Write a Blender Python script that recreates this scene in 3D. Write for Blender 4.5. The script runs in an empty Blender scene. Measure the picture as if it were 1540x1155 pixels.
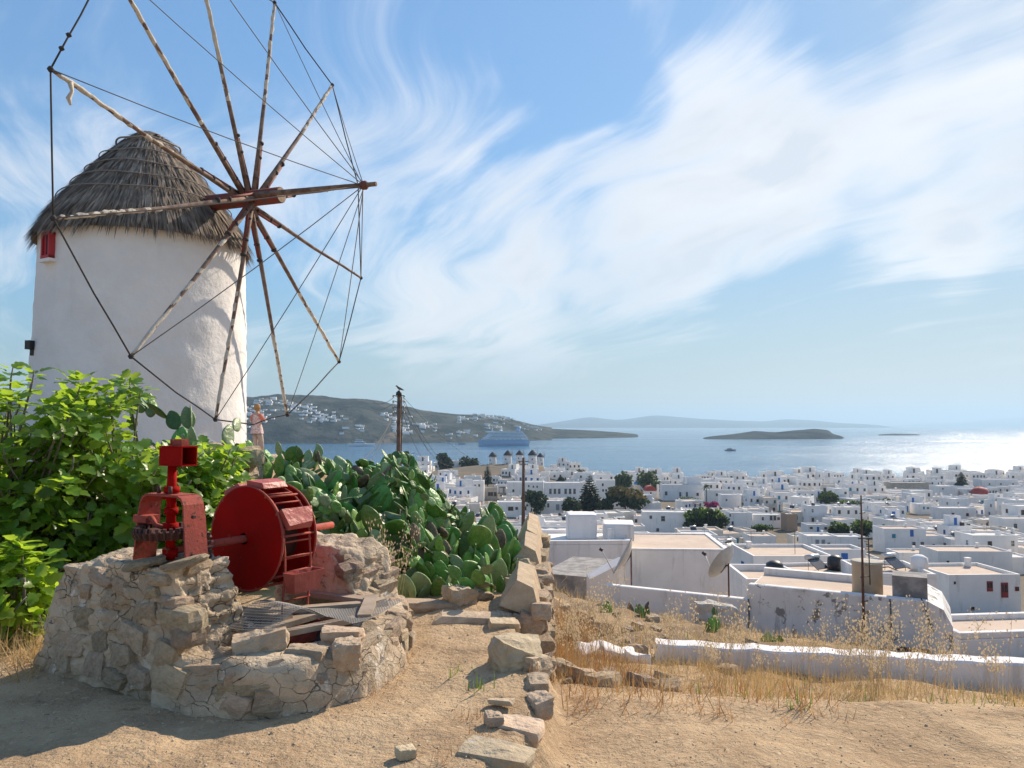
import bpy, bmesh, math, random
import numpy as np
from mathutils import Vector, Matrix, Euler, Quaternion

random.seed(7)
rng = np.random.default_rng(7)
R = math.radians
scene = bpy.context.scene
col = scene.collection

# ------------------------------------------------------------------ camera
F = 1150.0                      # focal length in photograph pixels (1540 wide)
PITCH = math.atan(62.5 / F)     # horizon sits 62.5 px under the middle
CZ = 1.6
cam_d = bpy.data.cameras.new('camera')
cam_d.sensor_width = 36.0
cam_d.lens = F / 1540.0 * 36.0
cam_d.clip_start = 0.05
cam_d.clip_end = 120000.0
cam = bpy.data.objects.new('camera', cam_d)
col.objects.link(cam)
cam.location = (0, 0, CZ)
cam.rotation_euler = (math.pi / 2 + PITCH, 0, 0)
scene.camera = cam

# ------------------------------------------------------------------ light
SUN_AZ = R(39.0)      # clockwise from +Y
SUN_EL = R(36.0)
sun_d = bpy.data.lights.new('sun', 'SUN')
sun_d.energy = 3.7
sun_d.angle = R(0.55)
sun_d.color = (1.0, 0.85, 0.68)
sun = bpy.data.objects.new('sun', sun_d)
col.objects.link(sun)
sdir = Vector((math.sin(SUN_AZ) * math.cos(SUN_EL), math.cos(SUN_AZ) * math.cos(SUN_EL), math.sin(SUN_EL)))
sun.rotation_euler = sdir.to_track_quat('Z', 'Y').to_euler()

scene.view_settings.view_transform = 'Standard'
scene.view_settings.look = 'None'
scene.view_settings.gamma = 1.0
scene.view_settings.exposure = 0.84
scene.view_settings.use_curve_mapping = False
scene.render.engine = 'CYCLES'
scene.cycles.use_denoising = True
scene.cycles.max_bounces = 6
scene.cycles.diffuse_bounces = 3
scene.cycles.glossy_bounces = 3
scene.cycles.transmission_bounces = 4
scene.cycles.volume_bounces = 0
scene.cycles.transparent_max_bounces = 8
scene.cycles.sample_clamp_indirect = 4.0
scene.cycles.use_adaptive_sampling = True
scene.cycles.adaptive_threshold = 0.015

# ------------------------------------------------------------------ pixel helpers
_cp, _sp = math.cos(PITCH), math.sin(PITCH)
def ray(px, py):
    u = (px - 770.0) / F; v = (577.5 - py) / F
    return Vector((u, _cp - _sp * v, _sp + _cp * v))
def P(px, py, Y):                # the point of that pixel's ray at distance Y in front of the camera
    d = ray(px, py); s = Y / d.y
    return Vector((d.x * s, Y, CZ + d.z * s))
def G(px, py, z=0.0):            # where that pixel's ray meets the level z
    d = ray(px, py); s = (z - CZ) / d.z
    return Vector((d.x * s, d.y * s, z))
def XP(px, Y):
    return (px - 770.0) / F * Y / _cp

# ------------------------------------------------------------------ world sky
world = bpy.data.worlds.new('World'); scene.world = world; world.use_nodes = True
wn, wl = world.node_tree.nodes, world.node_tree.links
wn.clear()
def N(nt, t, **kw):
    n = nt.nodes.new(t)
    for k, v in kw.items():
        if k == 'inp':
            for a, b in v.items(): n.inputs[a].default_value = b
        else: setattr(n, k, v)
    return n
wt = world.node_tree
sky = N(wt, 'ShaderNodeTexSky', sky_type='NISHITA', sun_disc=False)
sky.sun_elevation = SUN_EL; sky.sun_rotation = SUN_AZ
sky.altitude = 50; sky.air_density = 1.0; sky.dust_density = 0.25; sky.ozone_density = 1.3
tc = N(wt, 'ShaderNodeTexCoord')
sep = N(wt, 'ShaderNodeSeparateXYZ'); wl.new(tc.outputs['Generated'], sep.inputs[0])
def wmath(op, a, b=None, clamp=False, nt=None):
    nt = nt or wt
    n = nt.nodes.new('ShaderNodeMath'); n.operation = op; n.use_clamp = clamp
    for i, v in enumerate((a, b)):
        if v is None: continue
        if isinstance(v, (int, float)): n.inputs[i].default_value = v
        else: nt.links.new(v, n.inputs[i])
    return n.outputs[0]
# clouds lie on a high level sheet: direction -> point of that sheet
zc = wmath('ADD', wmath('MAXIMUM', sep.outputs[2], 0.0), 0.13)
cx = wmath('DIVIDE', sep.outputs[0], zc); cy = wmath('DIVIDE', sep.outputs[1], zc)
comb = N(wt, 'ShaderNodeCombineXYZ'); wl.new(cx, comb.inputs[0]); wl.new(cy, comb.inputs[1])
# streets of cirrus run along one bearing: (along, across) coordinates on the sheet, then bent by a warp
az_c = R(-24)
def wdot(v, d):
    n = N(wt, 'ShaderNodeVectorMath', operation='DOT_PRODUCT', inp={1: d}); wl.new(v, n.inputs[0]); return n.outputs['Value']
def wnoise(vec, scale, detail, rough, loc=(0, 0, 0), sc=(1, 1, 1)):
    m = N(wt, 'ShaderNodeMapping', inp={'Scale': sc, 'Location': loc}); wl.new(vec, m.inputs['Vector'])
    n = N(wt, 'ShaderNodeTexNoise', inp={'Scale': scale, 'Detail': detail, 'Roughness': rough}); wl.new(m.outputs[0], n.inputs['Vector'])
    return n
warp = wnoise(comb.outputs[0], 0.62, 2.0, 0.45)
wsub = N(wt, 'ShaderNodeVectorMath', operation='SUBTRACT', inp={1: (0.5, 0.5, 0.5)}); wl.new(warp.outputs['Color'], wsub.inputs[0])
wsc = N(wt, 'ShaderNodeVectorMath', operation='SCALE', inp={'Scale': 1.35}); wl.new(wsub.outputs[0], wsc.inputs[0])
wadd = N(wt, 'ShaderNodeVectorMath', operation='ADD'); wl.new(comb.outputs[0], wadd.inputs[0]); wl.new(wsc.outputs[0], wadd.inputs[1])
al = wdot(wadd.outputs[0], (math.sin(az_c), math.cos(az_c), 0)); ac = wdot(wadd.outputs[0], (math.cos(az_c), -math.sin(az_c), 0))
strt = N(wt, 'ShaderNodeCombineXYZ'); wl.new(al, strt.inputs[0]); wl.new(ac, strt.inputs[1])
n1 = wnoise(strt.outputs[0], 1.0, 9.0, 0.57, (4.2, 0.3, 0), (0.55, 1.15, 1)).outputs['Fac']
n2 = wnoise(strt.outputs[0], 2.6, 9.0, 0.64, (3.1, 1.7, 0), (0.28, 1.7, 1)).outputs['Fac']
dens = wmath('ADD', wmath('ADD', wmath('MULTIPLY', n1, 1.3), wmath('MULTIPLY', n2, 0.85)), -0.645)
# where the cirrus bank is thick (directions), everywhere else thin and even
CLOUD_BANK = [  # px, py, radius px, weight
    (1040, 40, 150, .17), (1040, 215, 170, .15), (1250, 210, 170, .16), (1455, 220, 170, .15), (1500, 50, 150, .12),
    (850, 320, 130, .12), (690, 395, 150, .12), (600, 470, 110, .12), (800, 480, 120, .12), (1080, 330, 180, .14),
    (980, 430, 120, .14), (1370, 400, 130, .15), (1500, 395, 120, .15), (1200, 420, 90, .10), (40, 205, 120, .10),
    (1640, 150, 240, .14), (1180, 60, 70, .08), (690, 170, 120, .06), (470, 300, 120, .06), (150, 210, 140, .07), (1440, 40, 200, .06), (1150, 250, 200, .10), (1400, 300, 160, .08), (1300, 180, 160, .07), (700, 490, 130, .09), (860, 500, 110, .08), (1020, 470, 90, .06), (1380, 420, 140, .06), (690, 180, 90, .05), (460, 350, 90, .05),
    (860, 60, 120, -.14), (960, 150, 60, -.10), (770, 190, 70, -.08), (1280, 95, 80, -.12), (1150, 545, 230, -.12),
    (1450, 545, 200, -.12), (850, 560, 150, -.05), (600, 60, 200, -.07), (330, 60, 200, -.06), (1320, 300, 70, -.09), (1500, 300, 60, -.06), (880, 430, 60, -.08)]
tot = dens
for px, py, rp, w in CLOUD_BANK:
    c = ray(px, py).normalized(); e = ray(px + rp * 1.15, py).normalized(); cosr = c.dot(e)
    d = N(wt, 'ShaderNodeVectorMath', operation='DOT_PRODUCT', inp={1: c}); wl.new(tc.outputs['Generated'], d.inputs[0])
    mr = N(wt, 'ShaderNodeMapRange', interpolation_type='SMOOTHSTEP', inp={1: cosr, 2: 1.0 - (1 - cosr) * 0.12, 3: 0.0, 4: w * 1.15})
    wl.new(d.outputs['Value'], mr.inputs[0])
    tot = wmath('ADD', tot, mr.outputs[0])
cov = N(wt, 'ShaderNodeMapRange', interpolation_type='SMOOTHSTEP', inp={1: 0.38, 2: 0.95, 3: 0.0, 4: 0.97}); wl.new(tot, cov.inputs[0])
# fade the sheet out towards the horizon
hf = N(wt, 'ShaderNodeMapRange', interpolation_type='SMOOTHSTEP', inp={1: 0.0, 2: 0.13, 3: 0.0, 4: 1.0}); wl.new(sep.outputs[2], hf.inputs[0])
covh = wmath('MULTIPLY', cov.outputs[0], hf.outputs[0])
# thick parts are greyer underneath
shade = N(wt, 'ShaderNodeMapRange', inp={1: 0.54, 2: 0.76, 3: 0.0, 4: 0.9}); wl.new(wmath('ADD', wmath('MULTIPLY', n1, .5), wmath('MULTIPLY', tot, .5)), shade.inputs[0])
ccol = N(wt, 'ShaderNodeMix', data_type='RGBA', inp={6: (5.8, 5.7, 5.6, 1), 7: (3.6, 3.95, 4.45, 1)})
wl.new(shade.outputs[0], ccol.inputs[0])
mixc = N(wt, 'ShaderNodeMix', data_type='RGBA')
# the film's shoulder: bright sky near the sun and horizon is compressed evenly in every direction
lum = wdot(sky.outputs[0], (.2126, .7152, .0722))
gain = wmath('DIVIDE', 1.36, wmath('ADD', wmath('MULTIPLY', lum, 0.30), 1.0))
skc = N(wt, 'ShaderNodeVectorMath', operation='SCALE'); wl.new(sky.outputs[0], skc.inputs[0]); wl.new(gain, skc.inputs['Scale'])
skt = N(wt, 'ShaderNodeVectorMath', operation='MULTIPLY', inp={1: (.80, 1.01, 1.10)}); wl.new(skc.outputs[0], skt.inputs[0])
wl.new(covh, mixc.inputs[0]); 
whf = N(wt, 'ShaderNodeMapRange', inp={1: 4.5, 2: 13.0, 3: 0.0, 4: 0.80}); wl.new(lum, whf.inputs[0])
whc = N(wt, 'ShaderNodeVectorMath', operation='SCALE', inp={0: (1.03, 1.04, 1.03)}); wl.new(wmath('MULTIPLY', lum, gain), whc.inputs['Scale'])
wht = N(wt, 'ShaderNodeMix', data_type='RGBA'); wl.new(whf.outputs[0], wht.inputs[0]); wl.new(skt.outputs[0], wht.inputs[6]); wl.new(whc.outputs[0], wht.inputs[7])
wl.new(wht.outputs[2], mixc.inputs[6]); wl.new(ccol.outputs[2], mixc.inputs[7])
bg = N(wt, 'ShaderNodeBackground', inp={'Strength': 0.11})
wl.new(mixc.outputs[2], bg.inputs['Color'])
world.cycles.sampling_method = 'MANUAL'; world.cycles.sample_map_resolution = 512
wo = N(wt, 'ShaderNodeOutputWorld'); wl.new(bg.outputs[0], wo.inputs['Surface'])

# ------------------------------------------------------------------ object helpers
def put(o, label=None, cat=None, group=None, kind=None):
    if label: o['label'] = label
    if cat: o['category'] = cat
    if group: o['group'] = group
    if kind: o['kind'] = kind
    return o
def thing(name, label, cat, loc=(0, 0, 0), rotz=0.0, group=None):
    o = bpy.data.objects.new(name, None); col.objects.link(o)
    o.empty_display_size = 0.1
    o.location = loc; o.rotation_euler = (0, 0, rotz)
    return put(o, label, cat, group)
def wloc(o):
    v = Vector((0, 0, 0))
    while o is not None:
        v = v + Vector(o.location); o = o.parent
    return v
class MB:
    """collects faces; several material slots by index"""
    def __init__(s): s.v = []; s.f = []; s.m = []; s.sm = []
    def add(s, vs, fs, mi=0, smooth=False):
        b = len(s.v)
        s.v.extend([tuple(p) for p in vs])
        for f in fs:
            s.f.append([i + b for i in f]); s.m.append(mi); s.sm.append(smooth)
        return s
    def box(s, c, size, rz=0.0, mi=0, taper=1.0, M=None):
        sx, sy, sz = size[0] / 2, size[1] / 2, size[2] / 2
        ca, sa = math.cos(rz), math.sin(rz); vs = []
        for z in (-1, 1):
            t = taper if z > 0 else 1.0
            for x, y in ((-1, -1), (1, -1), (1, 1), (-1, 1)):
                q = (x * sx * t, y * sy * t, z * sz)
                if M is not None:
                    w = M @ Vector(q); vs.append((c[0] + w.x, c[1] + w.y, c[2] + w.z))
                else:
                    vs.append((c[0] + q[0] * ca - q[1] * sa, c[1] + q[0] * sa + q[1] * ca, c[2] + q[2]))
        return s.add(vs, [(0, 3, 2, 1), (4, 5, 6, 7), (0, 1, 5, 4), (1, 2, 6, 5), (2, 3, 7, 6), (3, 0, 4, 7)], mi)
    def tube(s, pts, rad, n=8, mi=0, cap=True, smooth=True):
        pts = [Vector(p) for p in pts]
        if not hasattr(rad, '__len__'): rad = [rad] * len(pts)
        vs = []; up = None
        for i, p in enumerate(pts):
            d = (pts[min(i + 1, len(pts) - 1)] - pts[max(i - 1, 0)])
            if d.length < 1e-9: d = Vector((0, 0, 1))
            d.normalize()
            if up is None:
                up = Vector((0, 0, 1)) if abs(d.z) < 0.9 else Vector((1, 0, 0))
            a = d.cross(up)
            if a.length < 1e-6: a = d.cross(Vector((0, 1, 0)))
            a.normalize(); b = a.cross(d).normalized(); up = b
            for k in range(n):
                t = 2 * math.pi * k / n
                vs.append(p + (a * math.cos(t) + b * math.sin(t)) * rad[i])
        fs = []
        for i in range(len(pts) - 1):
            for k in range(n):
                fs.append((i * n + k, i * n + (k + 1) % n, (i + 1) * n + (k + 1) % n, (i + 1) * n + k))
        s.add(vs, fs, mi, smooth)
        if cap:
            L = len(pts) - 1
            b0 = len(s.v) - len(vs)
            s.f.append([b0 + k for k in reversed(range(n))]); s.m.append(mi); s.sm.append(False)
            s.f.append([b0 + L * n + k for k in range(n)]); s.m.append(mi); s.sm.append(False)
        return s
    def lathe(s, prof, c=(0, 0, 0), n=32, mi=0, smooth=True, cap=False):
        vs = []; fs = []
        for r, z in prof:
            for k in range(n):
                t = 2 * math.pi * k / n
                vs.append((c[0] + r * math.cos(t), c[1] + r * math.sin(t), c[2] + z))
        for i in range(len(prof) - 1):
            for k in range(n):
                fs.append((i * n + k, i * n + (k + 1) % n, (i + 1) * n + (k + 1) % n, (i + 1) * n + k))
        if cap:
            fs.append([k for k in reversed(range(n))]); fs.append([(len(prof) - 1) * n + k for k in range(n)])
        return s.add(vs, fs, mi, smooth)
    def mesh(s, name):
        me = bpy.data.meshes.new(name)
        me.from_pydata(s.v, [], s.f)
        me.polygons.foreach_set('use_smooth', s.sm)
        if any(s.m): me.polygons.foreach_set('material_index', s.m)
        me.update()
        return me
def obj(name, mb, mat, parent=None, loc=None, local=False, smooth=None):
    """one mesh object. Vertices are in world space unless local; loc = its own origin"""
    me = mb.mesh(name) if isinstance(mb, MB) else mb
    if smooth is not None: me.polygons.foreach_set('use_smooth', [smooth] * len(me.polygons))
    for m in (mat if isinstance(mat, (list, tuple)) else [mat]): me.materials.append(m)
    o = bpy.data.objects.new(name, me); col.objects.link(o)
    off = Vector((0, 0, 0))
    if parent is not None:
        o.parent = parent; off = wloc(parent)
    if not local:
        if loc is None and parent is None and len(me.vertices):
            a = np.empty(len(me.vertices) * 3); me.vertices.foreach_get('co', a); a = a.reshape(-1, 3)
            loc = Vector(((a[:, 0].min() + a[:, 0].max()) / 2, (a[:, 1].min() + a[:, 1].max()) / 2, a[:, 2].min()))
        o.location = (Vector(loc) - off) if loc is not None else (0, 0, 0)
        sh = Vector(loc) if loc is not None else off
        me.transform(Matrix.Translation(-sh))
    elif loc is not None: o.location = loc
    return o
def inst(name, me, parent=None, M=None, loc=None, rot=None, scale=None):
    """an object that shares mesh data"""
    o = bpy.data.objects.new(name, me); col.objects.link(o)
    if parent is not None: o.parent = parent
    if M is not None: o.matrix_basis = M
    if loc is not None: o.location = loc
    if rot is not None: o.rotation_euler = rot
    if scale is not None: o.scale = scale if hasattr(scale, '__len__') else (scale,) * 3
    return o
def copy_tree(o, parent=None):
    c = o.copy(); col.objects.link(c)
    if parent is not None: c.parent = parent
    for ch in list(o.children): copy_tree(ch, c)
    return c

# ------------------------------------------------------------------ numpy noise
_perm = np.random.default_rng(3).random((4096,))
def _h(ix, iy, iz, seed):
    return _perm[(ix * 1619 + iy * 31337 + iz * 6971 + seed * 1013 + (ix * iy) * 7 + (iy * iz) * 13) & 4095]
def vn(x, y, z=None, seed=0):
    x = np.asarray(x, float); y = np.asarray(y, float)
    z = np.zeros_like(x) if z is None else np.asarray(z, float)
    ix = np.floor(x).astype(np.int64); iy = np.floor(y).astype(np.int64); iz = np.floor(z).astype(np.int64)
    fx = x - ix; fy = y - iy; fz = z - iz
    fx = fx * fx * (3 - 2 * fx); fy = fy * fy * (3 - 2 * fy); fz = fz * fz * (3 - 2 * fz)
    r = 0
    for a in (0, 1):
        for b in (0, 1):
            for c in (0, 1):
                w = (fx if a else 1 - fx) * (fy if b else 1 - fy) * (fz if c else 1 - fz)
                r = r + w * _h(ix + a, iy + b, iz + c, seed)
    return r * 2 - 1
def fbm(x, y, z=None, oct=4, seed=0, gain=0.5):
    r = 0; a = 1.0; f = 1.0
    for i in range(oct):
        r = r + a * vn(np.asarray(x) * f, np.asarray(y) * f, None if z is None else np.asarray(z) * f, seed + i * 17)
        a *= gain; f *= 2.03
    return r
def sstep(a, b, x):
    t = np.clip((np.asarray(x, float) - a) / (b - a), 0, 1); return t * t * (3 - 2 * t)
def grid_mesh(name, X, Y, Z):
    """X, Y, Z: 2-D arrays -> quad mesh"""
    n, m = X.shape
    co = np.stack([X, Y, Z], -1).reshape(-1, 3)
    i = np.arange(n - 1)[:, None] * m + np.arange(m - 1)[None, :]
    q = np.stack([i, i + 1, i + m + 1, i + m], -1).reshape(-1, 4)
    me = bpy.data.meshes.new(name)
    me.vertices.add(len(co)); me.vertices.foreach_set('co', co.ravel())
    me.loops.add(q.size); me.loops.foreach_set('vertex_index', q.ravel().astype(np.int32))
    me.polygons.add(len(q)); me.polygons.foreach_set('loop_start', (np.arange(len(q)) * 4).astype(np.int32))
    me.polygons.foreach_set('loop_total', np.full(len(q), 4, np.int32))
    me.update(calc_edges=True); me.validate()
    me.polygons.foreach_set('use_smooth', np.ones(len(q), bool))
    return me
def np_mesh(name, co, faces, k):
    """co n x 3, faces m x k"""
    co = np.asarray(co, float); q = np.asarray(faces)
    me = bpy.data.meshes.new(name)
    me.vertices.add(len(co)); me.vertices.foreach_set('co', co.ravel())
    me.loops.add(q.size); me.loops.foreach_set('vertex_index', q.ravel().astype(np.int32))
    me.polygons.add(len(q)); me.polygons.foreach_set('loop_start', (np.arange(len(q)) * k).astype(np.int32))
    me.polygons.foreach_set('loop_total', np.full(len(q), k, np.int32))
    me.update(calc_edges=True)
    return me
def scatter(name, tv, tf, mats, smooth=False):
    """template verts tv (k,3) and faces tf (m,q) repeated under matrices mats (n,4,4) -> one mesh"""
    tv = np.asarray(tv, float); tf = np.asarray(tf); n = len(mats)
    h = np.concatenate([tv, np.ones((len(tv), 1))], 1)
    co = np.einsum('nij,kj->nki', mats, h)[..., :3].reshape(-1, 3)
    f = (tf[None] + (np.arange(n) * len(tv))[:, None, None]).reshape(-1, tf.shape[1])
    me = np_mesh(name, co, f, tf.shape[1])
    if smooth: me.polygons.foreach_set('use_smooth', np.ones(len(f), bool))
    return me

# ------------------------------------------------------------------ materials
MATS = {}
def mat(name, color, rough=0.8, metal=0.0, spec=None, noise=None, bump=None, color2=None, nscale=5.0, spots=None, trans=None,
        extra=None, coord='Object', sheen=None, ndetail=6.0, nlo=0.35, nhi=0.65, random_tint=0.0):
    """procedural material: base colour mixed with color2 by noise, bump from noise, optional per-object tint"""
    m = bpy.data.materials.new(name); m.use_nodes = True; nt = m.node_tree; L = nt.links
    b = nt.nodes['Principled BSDF']
    b.inputs['Roughness'].default_value = rough; b.inputs['Metallic'].default_value = metal
    if spec is not None: b.inputs['Specular IOR Level'].default_value = spec
    t = N(nt, 'ShaderNodeTexCoord')
    c4 = (*color, 1)
    cur = None
    if color2 is not None:
        nz = N(nt, 'ShaderNodeTexNoise', inp={'Scale': nscale, 'Detail': ndetail, 'Roughness': 0.6}); L.new(t.outputs[coord], nz.inputs['Vector'])
        mr = N(nt, 'ShaderNodeMapRange', interpolation_type='SMOOTHSTEP', inp={1: nlo, 2: nhi}); L.new(nz.outputs['Fac'], mr.inputs[0])
        mx = N(nt, 'ShaderNodeMix', data_type='RGBA', inp={6: c4, 7: (*color2, 1)}); L.new(mr.outputs[0], mx.inputs[0])
        cur = mx.outputs[2]
    if spots is not None:      # (colour, scale, lo, hi)
        for sc_, (scol, ssc, lo, hi) in enumerate(spots):
            nz = N(nt, 'ShaderNodeTexNoise', inp={'Scale': ssc, 'Detail': 8.0, 'Roughness': 0.65})
            mp = N(nt, 'ShaderNodeMapping', inp={'Location': (3.3 * sc_, 1.7, 9.1 * sc_)}); L.new(t.outputs[coord], mp.inputs[0]); L.new(mp.outputs[0], nz.inputs['Vector'])
            mr = N(nt, 'ShaderNodeMapRange', interpolation_type='SMOOTHSTEP', inp={1: lo, 2: hi}); L.new(nz.outputs['Fac'], mr.inputs[0])
            mx = N(nt, 'ShaderNodeMix', data_type='RGBA', inp={6: c4, 7: (*scol, 1)}); L.new(mr.outputs[0], mx.inputs[0])
            if cur is not None: L.new(cur, mx.inputs[6])
            cur = mx.outputs[2]
    if random_tint:
        oi = N(nt, 'ShaderNodeObjectInfo')
        hs = N(nt, 'ShaderNodeHueSaturation')
        a = wmath('ADD', wmath('MULTIPLY', oi.outputs['Random'], random_tint, nt=nt), 1 - random_tint / 2, nt=nt)
        L.new(a, hs.inputs['Value'])
        h2 = wmath('ADD', wmath('MULTIPLY', wmath('FRACT', wmath('MULTIPLY', oi.outputs['Random'], 7.31, nt=nt), nt=nt), 0.05 * random_tint, nt=nt), 0.5 - 0.025 * random_tint, nt=nt)
        L.new(h2, hs.inputs['Hue'])
        if cur is not None: L.new(cur, hs.inputs['Color'])
        else: hs.inputs['Color'].default_value = c4
        cur = hs.outputs[0]
    if cur is not None: L.new(cur, b.inputs['Base Color'])
    else: b.inputs['Base Color'].default_value = c4
    if bump is not None:       # list of (scale, strength, distance)
        last = None
        for bs, st, di in bump:
            nz = N(nt, 'ShaderNodeTexNoise', inp={'Scale': bs, 'Detail': 5.0, 'Roughness': 0.6}); L.new(t.outputs[coord], nz.inputs['Vector'])
            bp = N(nt, 'ShaderNodeBump', inp={'Strength': st, 'Distance': di}); L.new(nz.outputs['Fac'], bp.inputs['Height'])
            if last is not None: L.new(last, bp.inputs['Normal'])
            last = bp.outputs[0]
        L.new(last, b.inputs['Normal'])
    if trans:                  # thin translucent leaf
        out = nt.nodes['Material Output']
        tr = N(nt, 'ShaderNodeBsdfTranslucent', inp={'Color': (*trans[1], 1)})
        ms = N(nt, 'ShaderNodeMixShader', inp={0: trans[0]})
        L.new(b.outputs[0], ms.inputs[1]); L.new(tr.outputs[0], ms.inputs[2]); L.new(ms.outputs[0], out.inputs['Surface'])
    MATS[name] = m
    return m
def streaks(m, colr, scale=(3.0, 3.0, .30), lo=.56, hi=.72, amt=.6):
    """rain streaks and damp running down a wall"""
    nt = m.node_tree; L = nt.links; b = nt.nodes['Principled BSDF']; t = N(nt, 'ShaderNodeTexCoord')
    mp = N(nt, 'ShaderNodeMapping', inp={'Scale': scale}); L.new(t.outputs['Object'], mp.inputs[0])
    nz = N(nt, 'ShaderNodeTexNoise', inp={'Scale': 1.0, 'Detail': 7.0, 'Roughness': .65}); L.new(mp.outputs[0], nz.inputs['Vector'])
    mr = N(nt, 'ShaderNodeMapRange', interpolation_type='SMOOTHSTEP', inp={1: lo, 2: hi, 3: 0.0, 4: amt}); L.new(nz.outputs['Fac'], mr.inputs[0])
    mx = N(nt, 'ShaderNodeMix', data_type='RGBA', inp={7: (*colr, 1)}); L.new(b.inputs['Base Color'].links[0].from_socket, mx.inputs[6]); L.new(mr.outputs[0], mx.inputs[0]); L.new(mx.outputs[2], b.inputs['Base Color'])
    return m
def soften(o, w=.05):
    md = o.modifiers.new('bevel', 'BEVEL'); md.width = w; md.segments = 2; md.limit_method = 'ANGLE'
    return o
# ================================================================== ground, sea, hills, haze
SEA = -43.4
_Y  = [-60, 2.0, 4.2, 5.3, 6.5, 8.5, 12, 16, 23, 30, 45, 60, 85, 115, 160, 245, 400, 570, 610, 640, 900]
_R0 = [-.1, -.16, -.22, -.27, -.55, -.92, -1.4, -1.95, -3.4, -5.2, -9.2, -13, -18.5, -24, -29.5, -36, -39.5, -41.8, -43.0, -46, -60]
_R6 = [-.1, -.18, -.24, -.38, -.88, -1.32, -2.05, -2.95, -4.4, -6.4, -10, -13.4, -18.5, -24, -29.5, -36, -39.5, -41.8, -43.0, -46, -60]
_R14 = [-.1, -.2, -.4, -.6, -1.1, -1.9, -3.1, -4.1, -5.4, -7.4, -10.8, -14, -18.8, -24, -29.5, -36, -39.5, -41.8, -43.0, -46, -60]
_L  = [0, 0, 0, 0, 0, .03, .15, .45, .6, .2, -5.2, -10.5, -17.5, -24, -29.5, -36, -39.5, -41.8, -42.6, -45, -60]
_EY = [-60, 2.5, 3.5, 4.2, 5.26, 6.2, 8, 11, 14, 28, 60, 900]
_EX = [-.8, -.45, -.14, .17, .26, .08, .14, .30, .6, 2.0, 4.0, 60]
_WY = [-60, 6, 11, 15, 30, 60, 900]
_WW = [.10, .10, .14, .9, 4, 12, 60]
def height(X, Y):
    X = np.asarray(X, float); Y = np.asarray(Y, float)
    X, Y = np.broadcast_arrays(X, Y)
    r0, r6, r14, l = (np.interp(Y, _Y, t) for t in (_R0, _R6, _R14, _L))
    a = np.clip((X - .5) / 5.5, 0, 1); b = np.clip((X - 6) / 8, 0, 1)
    r = r0 + (r6 - r0) * a + (r14 - r6) * b
    ls = np.interp(Y, [-60, 10.6, 12, 14, 16, 23, 30, 45, 60, 85, 115, 900], [0, .03, -.35, -1.1, -1.7, -3.5, -5.4, -9.2, -13, -18.5, -24, -60])
    ls = np.where(Y > 85, l, ls); pl = sstep(-4.6, -6.6, X)
    l = np.where(Y > 10.6, ls * (1 - pl) + l * pl, l)
    e = np.interp(Y, _EY, _EX); w = np.interp(Y, _WY, _WW)
    t = sstep(-1, 1, (X - e) / w)
    z = l * (1 - t) + r * t
    # little mounds of the near ground
    near = 1 - sstep(14, 40, np.abs(Y))
    z = z + near * (fbm(X * .9, Y * .9, oct=3, seed=5) * .035 + fbm(X * 5, Y * 5, oct=3, seed=9) * .014)
    z = z + near * t * sstep(6, 10, Y) * fbm(X * 1.3, Y * 1.3, oct=3, seed=6) * .14
    # knoll of the town mills, and higher ground towards it
    z = z + 15.2 * np.exp(-((X - 6) / np.where(X < 6, 95, 44)) ** 2 - ((Y - 578) / np.where(Y < 578, 95, 40)) ** 2)
    z = z + 3 * np.exp(-((X + 40) / 60) ** 2 - ((Y - 400) / 130) ** 2)
    # the slope right of the bay
    z = z + 3.5 * np.exp(-((X - 420) / 110) ** 2 - ((Y - 560) / 60) ** 2)
    return z
def hz(x, y): return float(height(x, y))

M_sand = mat('sandy_earth', (.53, .385, .235), .95, spec=.1, color2=(.38, .265, .16), nscale=1.7, bump=[(7, .6, .06), (24, .7, .03), (70, .7, .012), (220, .5, .004)],
             spots=[((.55, .42, .27), 22, .56, .66), ((.20, .145, .095), 60, .60, .68), ((.60, .51, .40), 130, .66, .70), ((.25, .175, .11), 4.0, .60, .72)])
nt = M_sand.node_tree; _b = nt.nodes['Principled BSDF']; _t = N(nt, 'ShaderNodeTexCoord'); _s = N(nt, 'ShaderNodeSeparateXYZ'); nt.links.new(_t.outputs['Object'], _s.inputs[0])
def ground_zone(lo, hi, colr, nscale, nlo, nhi):
    """other soil farther down the slope, in patches"""
    mr = N(nt, 'ShaderNodeMapRange', interpolation_type='SMOOTHSTEP', inp={1: lo, 2: hi}); nt.links.new(_s.outputs[1], mr.inputs[0])
    nz = N(nt, 'ShaderNodeTexNoise', inp={'Scale': nscale, 'Detail': 6.0}); nt.links.new(_t.outputs['Object'], nz.inputs['Vector'])
    m2 = N(nt, 'ShaderNodeMapRange', inp={1: nlo, 2: nhi}); nt.links.new(nz.outputs['Fac'], m2.inputs[0])
    mx = N(nt, 'ShaderNodeMix', data_type='RGBA', inp={7: (*colr, 1)}); nt.links.new(_b.inputs['Base Color'].links[0].from_socket, mx.inputs[6])
    nt.links.new(wmath('MULTIPLY', mr.outputs[0], m2.outputs[0], nt=nt), mx.inputs[0]); nt.links.new(mx.outputs[2], _b.inputs['Base Color'])
ground_zone(7.6, 9.5, (.20, .145, .095), 1.1, .32, .56)
ground_zone(50, 90, (.17, .145, .11), .05, .2, .45)
xs = np.unique(np.concatenate([-np.geomspace(7, 1500, 46), np.arange(-7, 9, .065), np.geomspace(9, 1500, 46)]))
ys = np.unique(np.concatenate([-np.geomspace(1.0, 60, 14), np.arange(-.5, 2.4, .3), np.arange(2.4, 9.5, .06), np.geomspace(9.5, 900, 120)]))
XX, YY = np.meshgrid(xs, ys)
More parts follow.
